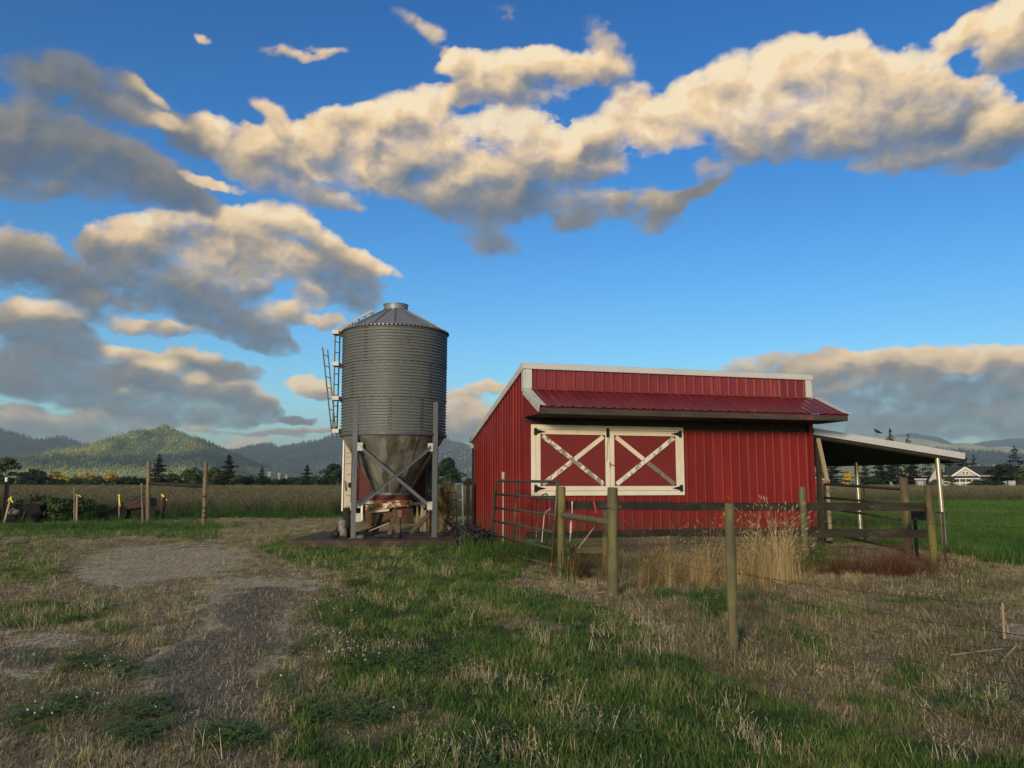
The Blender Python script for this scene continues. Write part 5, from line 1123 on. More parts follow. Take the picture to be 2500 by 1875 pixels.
            m = MB(); m.beam((mx_+ux*.07, y2+.002, mz_+uz*.07), (bx, y2+.002, bz), .095, .016, (0, 1, 0)); m.build('brace', K['greywood'], dr, label='bare grey brace end')
        for z in (z1-B/2-.0, z0+B/2+.0):                                       # strap hinges
            hx = DX0+.085 if i == 0 else DX1-.085; s = 1 if i == 0 else -1; m = MB(); m.box((hx, y2-.018, z), (.055, .012, .155)); m.tube([(hx+s*.034, y2-.022, z-.07), (hx+s*.034, y2-.022, z+.07)], .010, 6)
            m.add([(hx+s*.045, y2-.024, z-.045), (hx+s*.045, y2-.024, z+.045), (hx+s*.23, y2-.024, z+.004), (hx+s*.23, y2-.024, z-.004), (hx+s*.045, y2-.012, z-.045), (hx+s*.045, y2-.012, z+.045), (hx+s*.23, y2-.012, z+.004), (hx+s*.23, y2-.012, z-.004)],
                [(0, 1, 2, 3), (4, 7, 6, 5), (0, 4, 5, 1), (1, 5, 6, 2), (2, 6, 7, 3), (3, 7, 4, 0)]); m.build('hinge', K['black'], dr)
    m = MB(); m.box((xm-.055, yo-.05, DZ1-.155), (.055, .03, .20)); m.tube([(xm-.05, yo-.055, DZ1-.25), (xm-.08, yo-.05, DZ1-.70), (xm-.085, yo-.05, DZ1-.80)], .004, 4); m.build('latch', K['black'], t)
    m = MB(); m.tube([(xm-.02, yo-.05, zc-.05), (xm+.03, yo-.06, zc-.10), (xm+.09, yo-.05, zc-.11), (xm+.14, yo-.05, zc-.19)], .010, 5); m.tube([(xm-.015, yo-.05, zc-.04), (xm-.01, yo-.055, zc-.17)], .009, 5); m.build('wire_tie', K['rust'], t)
    # conduit on the end wall and a lamp bracket on the rear corner
    m = MB(); m.tube([(-.045, 1.62, -.05), (-.045, 1.62, 1.62)], .013, 6); m.box((-.05, 1.62, 1.66), (.05, .08, .17)); m.build('conduit', K['conduit'], t, bevel=.004)
    m = MB(); m.box((-.10, Wd-.05, 2.47), (.12, .10, .10)); m.tube([(-.03, Wd-.05, 2.50), (-.1, Wd-.05, 2.5)], .02, 6); m.build('wall_lamp', K['gateblue'], t)
    # lean-to
    D = 6.0; X1 = L+4.5; zl = lambda x: 2.76+(2.20-2.76)*(x-L)/4.5
    for k in range(6):
        y0, y1 = k, k+1
        sheet(t, 'lean_to_panel', K['galv_smooth'], y0, y1, lambda y, s, o: (L+.03+(X1-L)*s, y, zl(L+(X1-L)*s)+.03+o), fine=False, label='lean-to roof sheet')
    m = MB(); m.beam((L+.04, -.03, zl(L)-.03), (X1+.02, -.03, zl(X1)-.03), .05, .165, (0, 0, 1)); m.build('lean_to_fascia', K['trim'], t, bevel=.006)
    m = MB(); m.beam((X1+.03, 0, zl(X1)+.0), (X1+.03, D, zl(X1)+.0), .05, .12, (0, 0, 1)); m.build('lean_to_gutter', K['trim'], t)
    for k in range(6):
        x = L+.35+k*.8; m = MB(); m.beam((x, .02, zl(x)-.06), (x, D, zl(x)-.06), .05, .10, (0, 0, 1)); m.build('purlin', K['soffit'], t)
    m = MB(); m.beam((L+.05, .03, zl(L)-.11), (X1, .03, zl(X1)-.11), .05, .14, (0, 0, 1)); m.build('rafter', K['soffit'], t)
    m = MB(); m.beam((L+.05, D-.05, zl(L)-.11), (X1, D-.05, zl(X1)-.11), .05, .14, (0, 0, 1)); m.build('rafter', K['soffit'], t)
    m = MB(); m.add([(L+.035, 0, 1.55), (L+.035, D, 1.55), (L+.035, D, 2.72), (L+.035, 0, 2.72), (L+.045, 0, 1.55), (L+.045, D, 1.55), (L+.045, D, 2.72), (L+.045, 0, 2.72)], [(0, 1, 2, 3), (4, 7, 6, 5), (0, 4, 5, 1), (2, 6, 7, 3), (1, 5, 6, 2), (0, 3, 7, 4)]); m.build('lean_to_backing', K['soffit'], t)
    m = MB(); m.add([(L+.05, .06, zl(L)-.20), (X1-.02, .06, zl(X1)-.20), (X1-.02, D-.08, zl(X1)-.20), (L+.05, D-.08, zl(L)-.20), (L+.05, .06, zl(L)-.185), (X1-.02, .06, zl(X1)-.185), (X1-.02, D-.08, zl(X1)-.185), (L+.05, D-.08, zl(L)-.185)], [(0, 3, 2, 1), (4, 5, 6, 7), (0, 1, 5, 4), (1, 2, 6, 5), (2, 3, 7, 6), (3, 0, 4, 7)]); m.build('lean_to_shade_sheet', K['char'], t)  # black sheet added below the purlins for the deep shade under the roof
    def loc(wx, wy): dx, dy = wx-BARN.x, wy-BARN.y; return dx*E1[0]+dy*E1[1], dx*E2[0]+dy*E2[1]
    for (ut, vt, ub, vb, Y) in ((2287.6, 1112, 2309, 1360, 20.95), (2090, 1126, 2103, 1325, 24.0)):
        a = P(ut, vt, Y); b = P(ub, vb, Y); la = loc(a.x, a.y); lb = loc(b.x, b.y)
        m = MB(); m.tube([(lb[0], lb[1], b.z-.15), (la[0], la[1], a.z)], .058, 14); m.build('lean_to_pole', K['pipe'], t, smooth=True, autosmooth=True)
        m = MB(); m.box((la[0]-.02, la[1]+.02, a.z+.01), (.16, .12, .16)); m.build('pole_bracket', K['rust'], t)
    # leaning pale boards at the corner
    m = MB(); m.beam((L+.14, -.05, 2.56), (L+.37, -.05, 1.42), .10, .04, (0, 1, 0)); m.build('pale_board', K['palewood'], t, bevel=.004)
    m = MB(); m.beam((L+.33, -.02, 1.55), (L+.36, -.02, .12), .10, .10, (0, 1, 0)); m.build('door_post', K['palewood'], t, bevel=.004)
    m = MB(); m.box((L+.20, .06, 1.2), (.10, .08, 2.6)); m.build('door_post', K['soffit'], t)
    # screws along the sheets
    m = MB()
    for k in range(32):
        x = k*.229+.045
        for z, y in ((3.53, -.012), (3.93, -.012), (.52, -.006), (1.10, -.006), (2.2 if x > 3.8 else .8, -.006), (2.8, -.006)):
            if x < L-.15: m.box((x, y, z), (.012, .012, .012))
    m.build('screws', K['black'], t, kind='stuff')
    return t
build_barn()

# ================================================================== grain bin
def build_bin():
    C = Vector((-3.06, 21.2, 0)); R = 1.335; t = thing('grain_bin', C, 0, 'corrugated galvanised hopper bottomed grain bin on four steel legs', 'grain bin')
    zb, zt = 2.69, 5.385; n = 120
    for k in range(3):
        z0 = zb+(zt-zb)*k/3; z1 = zb+(zt-zb)*(k+1)/3; m = MB(); prof = []; nw = 12
        for i in range(nw*8+1):
            z = z0+(z1-z0)*i/(nw*8); prof.append((R+.021*math.sin(2*math.pi*i/8)+.004*k, z))
        m.lathe(prof, n); m.build('wall_ring', K['galv'], t, smooth=True)
    nseg = 16                                                                # roof sheets
    for k in range(nseg):
        a0 = 2*math.pi*k/nseg+.12; a1 = a0+2*math.pi/nseg; m = MB(); vs = []; lift = .006 if k % 2 else 0
        for (r, z) in ((R+.045, zt-.005), (.30, 5.985)):
            for q in range(5): a = a0-.01+(a1-a0+.02)*q/4; vs.append((r*math.cos(a), r*math.sin(a), z+lift))
        m.add(vs, [(q, q+1, 6+q, 5+q) for q in range(4)]); m.build('roof_sheet', K['galv_smooth'], t)
        m = MB(); ca, sa = math.cos(a0), math.sin(a0); m.beam(((R+.05)*ca, (R+.05)*sa, zt+.01), (.30*ca, .30*sa, 6.0), .035, .022, (0, 0, 1)); m.build('roof_rib', K['galv_smooth'], t)
    m = MB(); m.lathe([(R+.05, zt-.035), (R+.055, zt+.0), (R-.0, zt+.02)], n); m.build('eave_ring', K['darkwood'], t, smooth=True)
    m = MB()
    for k in range(84): a = 2*math.pi*k/84; m.box(((R+.062)*math.cos(a), (R+.062)*math.sin(a), zt-.015), (.055, .02, .035), Matrix.Rotation(a+math.pi/2, 3, 'Z'))
    m.build('eave_clips', K['galv_smooth'], t, kind='stuff')
    m = MB(); m.lathe([(.315, 5.97), (.315, 6.125), (.33, 6.13), (.33, 6.145), (.29, 6.145), (.285, 6.05), (0, 6.06)], 40); m.build('fill_collar', K['galv_smooth'], t, smooth=True, autosmooth=True)
    # hopper: overlapping flat sheets
    nh = 10; hz0, hr0 = 1.225, .43
    for k in range(nh):
        a0 = 2*math.pi*(k+.5)/nh; a1 = a0+2*math.pi/nh+.03; m = MB(); vs = []
        for s in range(7):
            s_ = s/6; r = hr0+(R+.01-hr0)*s_+.003*(k % 2); z = hz0+(zb+.01-hz0)*s_
            for q in range(7):
                a = a0+(a1-a0)*q/6; f = 1-.010*math.sin(math.pi*q/6)*s_; vs.append((r*math.cos(a)*f, r*math.sin(a)*f, z))
        m.add(vs, [(s*7+q, s*7+q+1, (s+1)*7+q+1, (s+1)*7+q) for s in range(6) for q in range(6)]); m.build('hopper_sheet', K['hopper'], t, smooth=True)
        m = MB(); m.beam((hr0*math.cos(a0)*1.01, hr0*math.sin(a0)*1.01, hz0), ((R+.012)*math.cos(a0), (R+.012)*math.sin(a0), zb), .030, .012, (math.cos(a0), math.sin(a0), -.4)); m.build('hopper_seam', K['hopper'], t)
    m = MB(); m.lathe([(hr0+.02, hz0+.02), (hr0+.03, hz0-.04), (hr0-.02, hz0-.045)], 40); m.build('outlet_ring', K['steel'], t)
    m = MB(); m.lathe([(R+.03, zb-.03), (R+.035, zb+.035), (R+.01, zb+.04)], n); m.build('base_ring', K['steel'], t)
    # bolts
    m = MB()
    def bolt(a, r, z, s=.013): m.tube([((r-.006)*math.cos(a), (r-.006)*math.sin(a), z), ((r+.014)*math.cos(a), (r+.014)*math.sin(a), z)], s, 6)
    for z in (zb+(zt-zb)/3, zb+(zt-zb)*2/3, zb-.005):
        for k in range(44): bolt(2*math.pi*k/44, R+.016, z, .012)
    for (ka, z0, z1) in ((-1.99, 4.49, 5.36), (-1.50, 2.72, 3.58), (-.72, 3.6, 4.48), (-.9, 2.72, 3.6), (-2.3, 3.6, 4.48)):
        z = z0
        while z < z1:
            bolt(ka-.020, R+.014, z, .013); bolt(ka+.020, R+.014, z, .013); z += (zt-zb)/36
    for k in range(nseg):
        a = 2*math.pi*k/nseg+.12
        for q in range(12): r = .34+(R-.34)*q/12; z = 5.985+(zt-5.985)*(r-.30)/(R+.045-.30)+.03; m.box((r*math.cos(a), r*math.sin(a), z), (.02, .02, .014))
    for k in range(20): bolt(2*math.pi*k/20, .316, 5.99, .012)
    for k in range(nh):
        a = 2*math.pi*(k+.5)/nh
        for q in range(13): s_ = (q+.5)/13; bolt(a+.045/(.5+s_), hr0+(R-hr0)*s_, hz0+(zb-hz0)*s_, .009)
    m.build('bolts', K['black'], t, kind='stuff')
    # legs, angle section with the corner outwards
    rot = math.radians(11); legs = []
    for (sx, sy) in ((-1, -1), (1, -1), (1, 1), (-1, 1)):
        x = .98*(sx*math.cos(rot)-sy*math.sin(rot)); y = .98*(sx*math.sin(rot)+sy*math.cos(rot)); legs.append((x, y))
        m = MB(); M3 = Matrix.Rotation(rot, 3, 'Z'); z0, z1 = .165, 3.50; zc, zh = (z0+z1)/2, z1-z0
        m.box((x, y, zc), (.115, .010, zh), M3); o1 = M3 @ Vector((-sx*-.0575, sy*-.0, 0)); 
        ox = M3 @ Vector((sx*.0575, -sy*.05, 0)); m.box((x+ox.x, y+ox.y, zc), (.010, .10, zh), M3)
        ox = M3 @ Vector((-sx*.0575, -sy*.03, 0)); m.box((x+ox.x, y+ox.y, zc), (.010, .06, zh), M3)
        lg = m.build('leg', K['steel'], t)
        m = MB(); m.box((x, y, .17), (.22, .20, .014), M3); m.build('foot_plate', K['rust'], lg)
    for i in range(4):
        a, b = legs[i], legs[(i+1) % 4]; dx, dy = b[0]-a[0], b[1]-a[1]; ln = math.hypot(dx, dy); ux, uy = dx/ln, dy/ln; nx, ny = (a[0]+b[0])/2, (a[1]+b[1])/2; nl = math.hypot(nx, ny); nx /= nl; ny /= nl
        A = lambda s, z, o: (a[0]+ux*s+nx*o, a[1]+uy*s+ny*o, z)
        m = MB(); m.beam(A(.12, 2.36, .005), A(ln-.12, .93, .005), .075, .010, (nx, ny, 0)); m.beam(A(.12, 2.40, .025), A(ln-.12, .97, .025), .010, .045, (nx, ny, 0)); m.build('cross_brace', K['steel'], t)
        m = MB(); m.beam(A(.12, .93, .035), A(ln-.12, 2.36, .035), .075, .010, (nx, ny, 0)); m.beam(A(.12, .97, .055), A(ln-.12, 2.40, .055), .010, .045, (nx, ny, 0)); m.build('cross_brace', K['steel'], t)
        ang = math.atan2(uy, ux); Mz = Matrix.Rotation(ang, 3, 'Z')
        for (s, z) in ((.12, 2.37), (ln-.12, 2.37), (ln-.12, .93), (.12, .66 if i == 0 else .93)):
            m = MB(); m.box(A(s, z, .016), (.13, .012, .20), Mz); m.build('gusset_plate', K['plate'], t)
    # stubs of the roof stiffening braces inside
    # ladder fixed to the side
    a = P(818.5, 817, 20.95)-C; b = P(812.5, 1054, 20.95)-C; c = P(830, 820, 21.33)-C; d = P(822.5, 1052, 21.33)-C
    lad = MB(); lad.box((a.x, a.y, 4.0), (.01, .01, .01)); 
    l1 = MB(); l1.tube([b, a, (a.x+.02, a.y, a.z+.13)], .019, 6); lo = l1.build('ladder', K['ladder'], t)
    m = MB(); m.tube([d, c, (c.x+.02, c.y, c.z+.10)], .019, 6); m.build('rail', K['rung'], lo)
    for k in range(9):
        s = (k+.35)/9; m = MB(); m.tube([b.lerp(a, s), d.lerp(c, s)], .012, 5); m.build('rung', K['rung'], lo)
    for v in (813, 890, 973, 1053):                                          # pale brackets
        p0 = P(826, v, 21.0)-C; m = MB(); m.box((p0.x-.04, p0.y, p0.z), (.17, .36, .10)); m.box((p0.x+.09, p0.y+.1, p0.z-.03), (.12, .14, .10)); m.build('ladder_bracket', K['plate'], t)
    # ladder up the roof
    e = Vector((a.x, a.y, 5.42)); f = P(909.7, 758, 21.0)-C; g = Vector((e.x+.05, e.y+.40, 5.42)); h = Vector((f.x, f.y+.40, f.z))
    m = MB(); m.beam(e, f, .02, .055, (0, 0, 1)); ro = m.build('roof_ladder', K['ladder'], t)
    m = MB(); m.beam(g, h, .02, .055, (0, 0, 1)); m.build('rail', K['ladder'], ro)
    for k in range(6): s = (k+.5)/6; m = MB(); m.tube([e.lerp(f, s), g.lerp(h, s)], .012, 5); m.build('rung', K['rung'], ro)
    for s in (.35, .62, .98):
        q = e.lerp(f, s); m = MB(); m.tube([q, (q.x+.12, q.y+.02, q.z-.22)], .012, 5); m.build('strut', K['rung'], ro)
    m = MB(); q0, q1 = e, e.lerp(f, .36); m.add([q0, q1, (q1.x-.12, q1.y+.02, q1.z-.24), (q0.x+.10, q0.y+.02, q0.z-.09)], [(0, 1, 2, 3), (3, 2, 1, 0)]); m.build('side_plate', K['plate'], ro)
    # swung out lower ladder
    p = P(787.5, 848, 20.9)-C; q = P(811.5, 1069, 20.9)-C; r = P(799.8, 854, 21.28)-C; s_ = P(821, 1069, 21.28)-C
    m = MB(); m.tube([q, p], .020, 6); fo = m.build('folding_ladder', K['ladder'], t, label='lower ladder hanging out from the bin')
    m = MB(); m.tube([s_, r], .018, 6); m.build('rail', K['ladder'], fo)
    for k in range(8): s = (k+.55)/8.2; m = MB(); m.tube([q.lerp(p, s), s_.lerp(r, s)], .011, 5); m.build('rung', K['rung'], fo)
    # rust flakes on the wall
    m = MB(); rr = random.Random(5)
    for (u, v, w_) in ((1003, 816, 20), (996, 820, 14), (998, 828, 9), (996, 835, 7), (997, 848, 9), (1022, 864, 24), (1030, 867, 12), (1010, 862, 8)):
        q0 = P(u, v, 19.87)-C; a_ = math.atan2(q0.y, q0.x); da = w_/FPX*20/R/2; vs = []
        for k in range(9):
            aa = a_-da+2*da*k/8; hh = .016*math.sin(math.pi*k/8)*rr.uniform(.5, 1.3)
            for sg in (-1, 1): vs.append(((R+.0165)*math.cos(aa), (R+.0165)*math.sin(aa), q0.z+sg*hh+rr.uniform(-.004, .004)))
        m.add(vs, [(2*k, 2*k+1, 2*k+3, 2*k+2) for k in range(8)])
    m.build('rust_patches', K['rust'], t, kind='stuff')
build_bin()

# ================================================================== slab and things under the bin
sl_ = MB(); sl_.box((-3.25, 21.05, .03), (3.95, 3.6, .27)); o = sl_.build('concrete_slab', K['concrete'], None, bevel=.02); tag(o, kind='structure')
def wood(name, a, b, w, th, M, label, group=None, up=(0, -1, .3), cat='board'):
    a, b = Vector(a), Vector(b); m = MB(); c = (a+b)/2; m.beam(a-c, b-c, w, th, up)
    o = m.build(name, K[M], None, bevel=.004, label=label, cat=cat); o.location = c
    if group: o['group'] = group
    return o
GB = 'old boards leaned and stacked under the grain bin'
def PB(u, v, Y): return P(u, v, Y)
wood('plank', PB(868, 1306, 21.0), PB(958, 1270, 21.3), .10, .04, 'skirt', 'long grey plank sloping up behind the left bin leg', GB)
wood('plank', PB(896, 1298, 20.9), PB(962, 1262, 21.2), .07, .035, 'darkwood', 'dark plank sloping just above the pale edged plank', GB)
wood('plank', PB(900, 1297, 20.7), PB(950, 1277, 20.9), .035, .03, 'palewood', 'thin pale edged lath on the sloping planks', GB)
wood('plank', PB(916, 1304, 20.9), PB(932, 1255, 21.5), .10, .045, 'darkwood', 'dark board leaning steeply left of the mossy stub', GB)
wood('plank', PB(950, 1306, 20.8), PB(966, 1243, 21.4), .11, .05, 'skirt', 'mossy board leaning steeply below the silver handle', GB)
wood('plank', PB(971, 1302, 20.8), PB(973, 1267, 21.2), .12, .06, 'skirt', 'short upright brown stub right of the mossy board', GB)
wood('plank', PB(1004, 1300, 21.0), PB(1044, 1260, 21.6), .10, .05, 'skirt', 'grey beam sloping up to the right bin leg', GB)
wood('plank', PB(1104, 1298, 21.4), PB(1072, 1264, 21.8), .12, .06, 'darkwood', 'dark beam sloping down right of the bin leg', GB)
wood('plank', PB(1000, 1308, 20.9), PB(1112, 1304, 21.3), .13, .12, 'darkwood', 'dark heavy beam lying along the slab', GB, up=(0, 0, 1), cat='beam')
wood('plank', PB(876, 1288, 22.0), PB(906, 1290, 22.0), .25, .05, 'skirt', 'grey brown board standing behind the left bin leg', GB)
wood('fence_post', PB(1018, 1298, 22.3), PB(1019, 1236, 22.3), .05, .05, 'palewood', 'thin pale stake right of the brown panel', 'stakes behind the bin', cat='stake')
wood('fence_post', PB(1028, 1298, 22.1), PB(1031, 1240, 22.1), .07, .07, 'palewood', 'yellowish pale stake behind the right bin leg', 'stakes behind the bin', cat='stake')
wood('fence_post', PB(1037, 1298, 22.0), PB(1037, 1245, 22.0), .09, .06, 'greywood', 'grey stake nearest the right bin leg', 'stakes behind the bin', cat='stake')
wood('fence_post', PB(1047, 1296, 22.0), PB(1046, 1252, 22.0), .05, .05, 'rust', 'rust red stake behind the right bin leg', 'stakes behind the bin', cat='stake')
def rock(u, v, Y, r, M, label, cat='stone', sq=(1.2, 1, .7), seed=0, name='stone'):
    bm = bmesh.new(); bmesh.ops.create_icosphere(bm, subdivisions=3, radius=r); rr = np.random.default_rng(seed); off = rr.uniform(0, 50)
    for w in bm.verts:
        n = fbm(np.array([w.co.x/r*1.3+off]), np.array([w.co.y/r*1.3+w.co.z/r*1.7]), 3, seed)[0]; w.co *= 1+.45*n; w.co = Vector((w.co.x*sq[0], w.co.y*sq[1], w.co.z*sq[2]))
    me = bpy.data.meshes.new(name); bm.to_mesh(me); bm.free(); me.materials.append(K[M]); me.polygons.foreach_set('use_smooth', [True]*len(me.polygons))
    o = bpy.data.objects.new(name, me); COL.objects.link(o); o.location = P(u, v, Y); return tag(o, label, cat)
rock(880, 1311, 20.0, .085, 'stone', 'tan stone beside the left bin leg', seed=1); rock(890, 1312, 20.1, .05, 'stone', 'smaller stone right of the tan stone by the leg', seed=2)
rock(970, 1309, 20.1, .09, 'char', 'dark lump on the slab below the mossy board', 'lump', seed=3); rock(935, 1308, 20.3, .10, 'darkwood', 'dark wood chunk lying on the slab', 'chunk', (2.2, 1, .5), 4, 'wood_chunk')
rock(1452, 1400, 13.4, .13, 'stone', 'brown rounded stone behind the near round post', seed=6); rock(1412, 1402, 13.5, .12, 'stone', 'dark stone at the foot of the mossy gate post', seed=7)
def log(u0, v0, u1, v1, Y, r, label, M='darkwood'):
    a, b = P(u0, v0, Y), P(u1, v1, Y+.15); c = (a+b)/2; m = MB(); d = b-a
    pts = [a-c+d*k/6+Vector((random.uniform(-.02, .02), 0, random.uniform(-.02, .02)))*(0 < k < 6) for k in range(7)]
    m.tube(pts, [r*random.uniform(.85, 1.12) for _ in range(7)], 12); o = m.build('log', K[M], None, smooth=True, autosmooth=True, label=label, cat='log', group='logs against the left bin leg'); o.location = c
log(838, 1310, 836, 1272, 19.9, .10, 'grey log standing on end left of the bin leg', 'greywood'); log(848, 1312, 846, 1240, 20.6, .09, 'tall dark post standing behind the grey log')
log(812, 1312, 834, 1290, 20.1, .10, 'charred log leaning left of the grey log', 'char'); log(852, 1311, 856, 1285, 20.1, .07, 'short dark log touching the left bin leg'); log(800, 1316, 822, 1306, 20.0, .07, 'small log end lying at the slab corner', 'char')
# debris heap between slab and barn
rk = []
for k in range(150):
    u = RNG.normal(0, .32); w = RNG.normal(0, .34); rk.append((u, w, max(0, .34-.55*(u*u+w*w))+RNG.uniform(-.02, .04)))
def shard(seed):
    r = random.Random(seed); m = MB(); m.box((0, 0, 0), (r.uniform(.05, .22), r.uniform(.02, .05), r.uniform(.01, .04)), jit=.02); return m.mesh('shard', K['char'])
hp = P(1142, 1322, 19.7)
bm = bmesh.new(); bmesh.ops.create_icosphere(bm, subdivisions=4, radius=1)
for w in bm.verts:
    n = fbm(np.array([w.co.x*2.5+w.co.z]), np.array([w.co.y*2.5]), 4, 66)[0]; w.co = Vector((w.co.x*.36*(1+.5*n), w.co.y*.55*(1+.5*n), w.co.z*.38*(1+.6*n)))
me = bpy.data.meshes.new('debris_heap'); bm.to_mesh(me); bm.free(); me.materials.append(K['char']); ob = bpy.data.objects.new('debris_heap', me); COL.objects.link(ob); ob.location = (hp.x, 19.8, .05)
tag(ob, 'black heap of burnt debris between the slab and the barn corner', 'heap')
scatter('burnt_scraps', [(a+hp.x, b+19.8, c+.1) for a, b, c in rk], rz(150, .6), RNG.uniform(.5, 1.2, 150), RNG.integers(0, 3, 150), RNG.uniform(size=150), [shard(k) for k in range(3)], 'charred scraps scattered over the black heap', 'debris')
# hydrant like red valve
t = thing('red_valve', P(976, 1300, 21.0), 0, 'small red standpipe valve in front of the brown panel', 'valve')
q = P(976, 1256, 21.0).z-P(976, 1300, 21.0).z
m = MB(); m.tube([(0, 0, -.1), (0, 0, q-.1)], .03, 8); m.build('pipe', K['gatedark'], t); m = MB(); m.box((-.0, 0, q+.02), (.16, .12, .22)); m.tube([(-.13, 0, q+.07), (.12, 0, q+.04)], .05, 8); m.build('valve_body', K['redpaint'], t, bevel=.02)
# trailer behind the bin
def build_trailer():
    Y = 23.0; c = P(935, 1178, Y); t = thing('box_trailer', (c.x, Y, 0), 0, 'old red and white box trailer parked behind the grain bin', 'trailer')
    def q(u, v, dy=0): r = P(u, v, Y+dy); return Vector((r.x-c.x, dy, r.z))
    def slab(name, u0, v0, u1, v1, dy, th, M, label=None, parent=t, bev=.006):
        a = q(u0, v1, dy); b = q(u1, v0, dy); m = MB(); m.box(((a.x+b.x)/2, dy+th/2, (a.z+b.z)/2), (b.x-a.x, th, b.z-a.z)); return m.build(name, K[M], parent, bevel=bev, label=label)
    slab('body', 836, 1072, 1050, 1226, .12, 2.6, 'red_dark')
    slab('rear_panel', 872, 1080, 1046, 1221, .0, .06, 'red_dark', 'dark red rear panel')
    slab('corner_post', 868, 1072, 878, 1226, -.03, .08, 'red')
    slab('corner_post', 1046, 1072, 1054, 1226, -.03, .08, 'darkwood')
    slab('sill', 874, 1221, 1007, 1230, -.06, .12, 'rustwhite', 'white sill blistered with rust')
    b = q(892, 1240, -.16); e = q(1002, 1229, -.16); m = MB(); m.beam(b, e, .08, .15, (0, 0, 1)); m.build('bumper', K['rustwhite'], t, label='rusty bumper bar, slightly tilted', bevel=.008)
    slab('bumper_end', 1000, 1222, 1007, 1233, -.2, .1, 'whitepanel')
    slab('tail_panel', 888, 1237, 1010, 1279, -.02, .05, 'brownply', 'stained brown plywood panel')
    m = MB(); p0, p1 = q(904, 1249, -.12), q(950, 1244, -.12); m.beam(p0, p1, .03, .09, (0, 0, 1)); m.box(tuple(p0), (.03, .1, .09)); m.box(tuple(p1), (.03, .1, .09)); m.build('pull_handle', K['plate'], t, bevel=.01)
    # open white door
    d = slab('door', 833, 1075, 866, 1246, -.20, .05, 'whitepanel', 'white panelled door standing open')
    slab('edge_strip', 833, 1074, 841, 1248, -.24, .03, 'whitecap', parent=d); 
    for k in range(6): slab('door_panel', 844, 1082+k*26, 865, 1106+k*26, -.235, .03, 'whitepanel', parent=d, bev=.01)
    slab('door_knob', 850, 1178, 856, 1190, -.30, .08, 'black', parent=d)
    m = MB(); a = q(842, 1174, -.29); b = q(844, 1198, -.29); m.tube([a, b], .014, 6); m.build('door_bar', K['rust'], d)
    slab('side_strip', 880, 1232, 886, 1271, -.14, .03, 'whitecap', 'thin white upright strip')
    for x, s in ((q(880, 1200).x, 1), (q(1030, 1200).x, -1)):
        m = MB(); m.tube([(x-.1, 1.5, .36), (x+.12, 1.5, .36)], .36, 20); w = m.build('wheel', K['black'], t); m = MB(); m.tube([(x-.11, 1.5, .36), (x+.13, 1.5, .36)], .18, 14); m.build('rim', K['rustwhite'], w)
    m = MB(); m.box((q(940, 1200).x, 1.4, .72), (2.2, 2.4, .16)); m.build('chassis', K['darkwood'], t)
build_trailer()
# shaggy trunk beside the bin
m = MB(); c = P(1080, 1284, 21.7); pts = [(random.uniform(-.03, .03), random.uniform(-.03, .03), k*.28-.05) for k in range(6)]; m.tube([(0, 0, -.1)]+pts, [.22, .20, .17, .16, .15, .16, .13], 16)
o = m.build('dead_trunk', K['barktan'], None, smooth=True, label='shaggy straw brown dead trunk right of the bin leg', cat='trunk'); o.location = (c.x, c.y, .0)
ps = [blades('strand', K['strawtall'], 30, .5, .4, .05, .008, .25, 1.9, seed=200)]
npt = 150; aa = RNG.uniform(0, 6.28, npt); zz = RNG.uniform(.05, 1.3, npt); scatter('dead_vines', [(c.x+.17*math.cos(q), c.y+.17*math.sin(q), z) for q, z in zip(aa, zz)], rz(npt, .5), RNG.uniform(.4, .9, npt), np.zeros(npt), RNG.uniform(.0, .35, npt), ps, 'dry vine strands hanging on the dead trunk', 'vines')
wood('plank', P(1104, 1297, 20.9), P(1072, 1266, 21.3), .09, .05, 'skirt', 'grey beam sloping down to the right from the dead trunk', GB)

# ================================================================== fences and gates
def wobble_tube(pts, r, n, seg, amp):
    m = MB(); P_ = []; 
    for k in range(seg+1):
        s = k/seg; p = Vector(pts[0]).lerp(Vector(pts[1]), s); P_.append(p+Vector((random.uniform(-amp, amp), random.uniform(-amp, amp), 0))*(0 < k < seg))
    rs = [r*random.uniform(.90, 1.07) for _ in P_]; d = (P_[-1]-P_[-2]).normalized()
    P_.append(P_[-1]+d*r*.12); rs.append(r*.86); m.tube(P_, rs, n); return m
def post(name, base, top, r, M, label, group, n=16, cat='post'):
    base, top = Vector(base), Vector(top); zb = tz1(base.x, base.y)
    m = wobble_tube([(0, 0, -.25), (top.x-base.x, top.y-base.y, top.z-zb)], r, n, 8, .004)
    o = m.build(name, K[M], None, smooth=True, autosmooth=True, label=label, cat=cat, group=group); o.location = (base.x, base.y, zb); return o
GP = 'wooden posts of the paddock fence'
def PP(u, vt, ub, vb, r, M, label, group=GP, Y=None, **k):
    b = G(ub, vb) if Y is None else P(ub, vb, Y); t = P(u, vt, b.y); return post('fence_post', b, t, r, M, label, group, **k)
p1 = PP(1371, 1189, 1369, 1402, .063, 'postgreen', 'mossy yellow green round post that the green tube gate hangs on')
p2 = PP(1495.6, 1191.5, 1496, 1456, .070, 'post', 'thick round post before the white shutter frame, rail end fixed to it')
p3 = PP(1780.5, 1230, 1791, 1590, .046, 'post', 'nearest round post, alone in front of the ripe grass')
p4 = PP(1958.5, 1190, 1968, 1387, .062, 'post', 'round post before the right end of the barn wall')
p5 = PP(2205, 1168, 2220, 1362, .092, 'postbrown', 'thick brown and yellow post at the pen corner', n=8)
p6 = PP(2266, 1187, 2283, 1395, .068, 'postbrown', 'slightly leaning brown post right of the thick corner post', n=10)
PP(1479, 1246, 1478, 1404, .055, 'postbrown', 'short brown post half hidden behind the thick round post', n=8)
post('fence_post', (2.9, 4.0, 0), (2.9, 4.0, 1.35), .055, 'post', 'round fence post outside the right edge of the picture', GP)
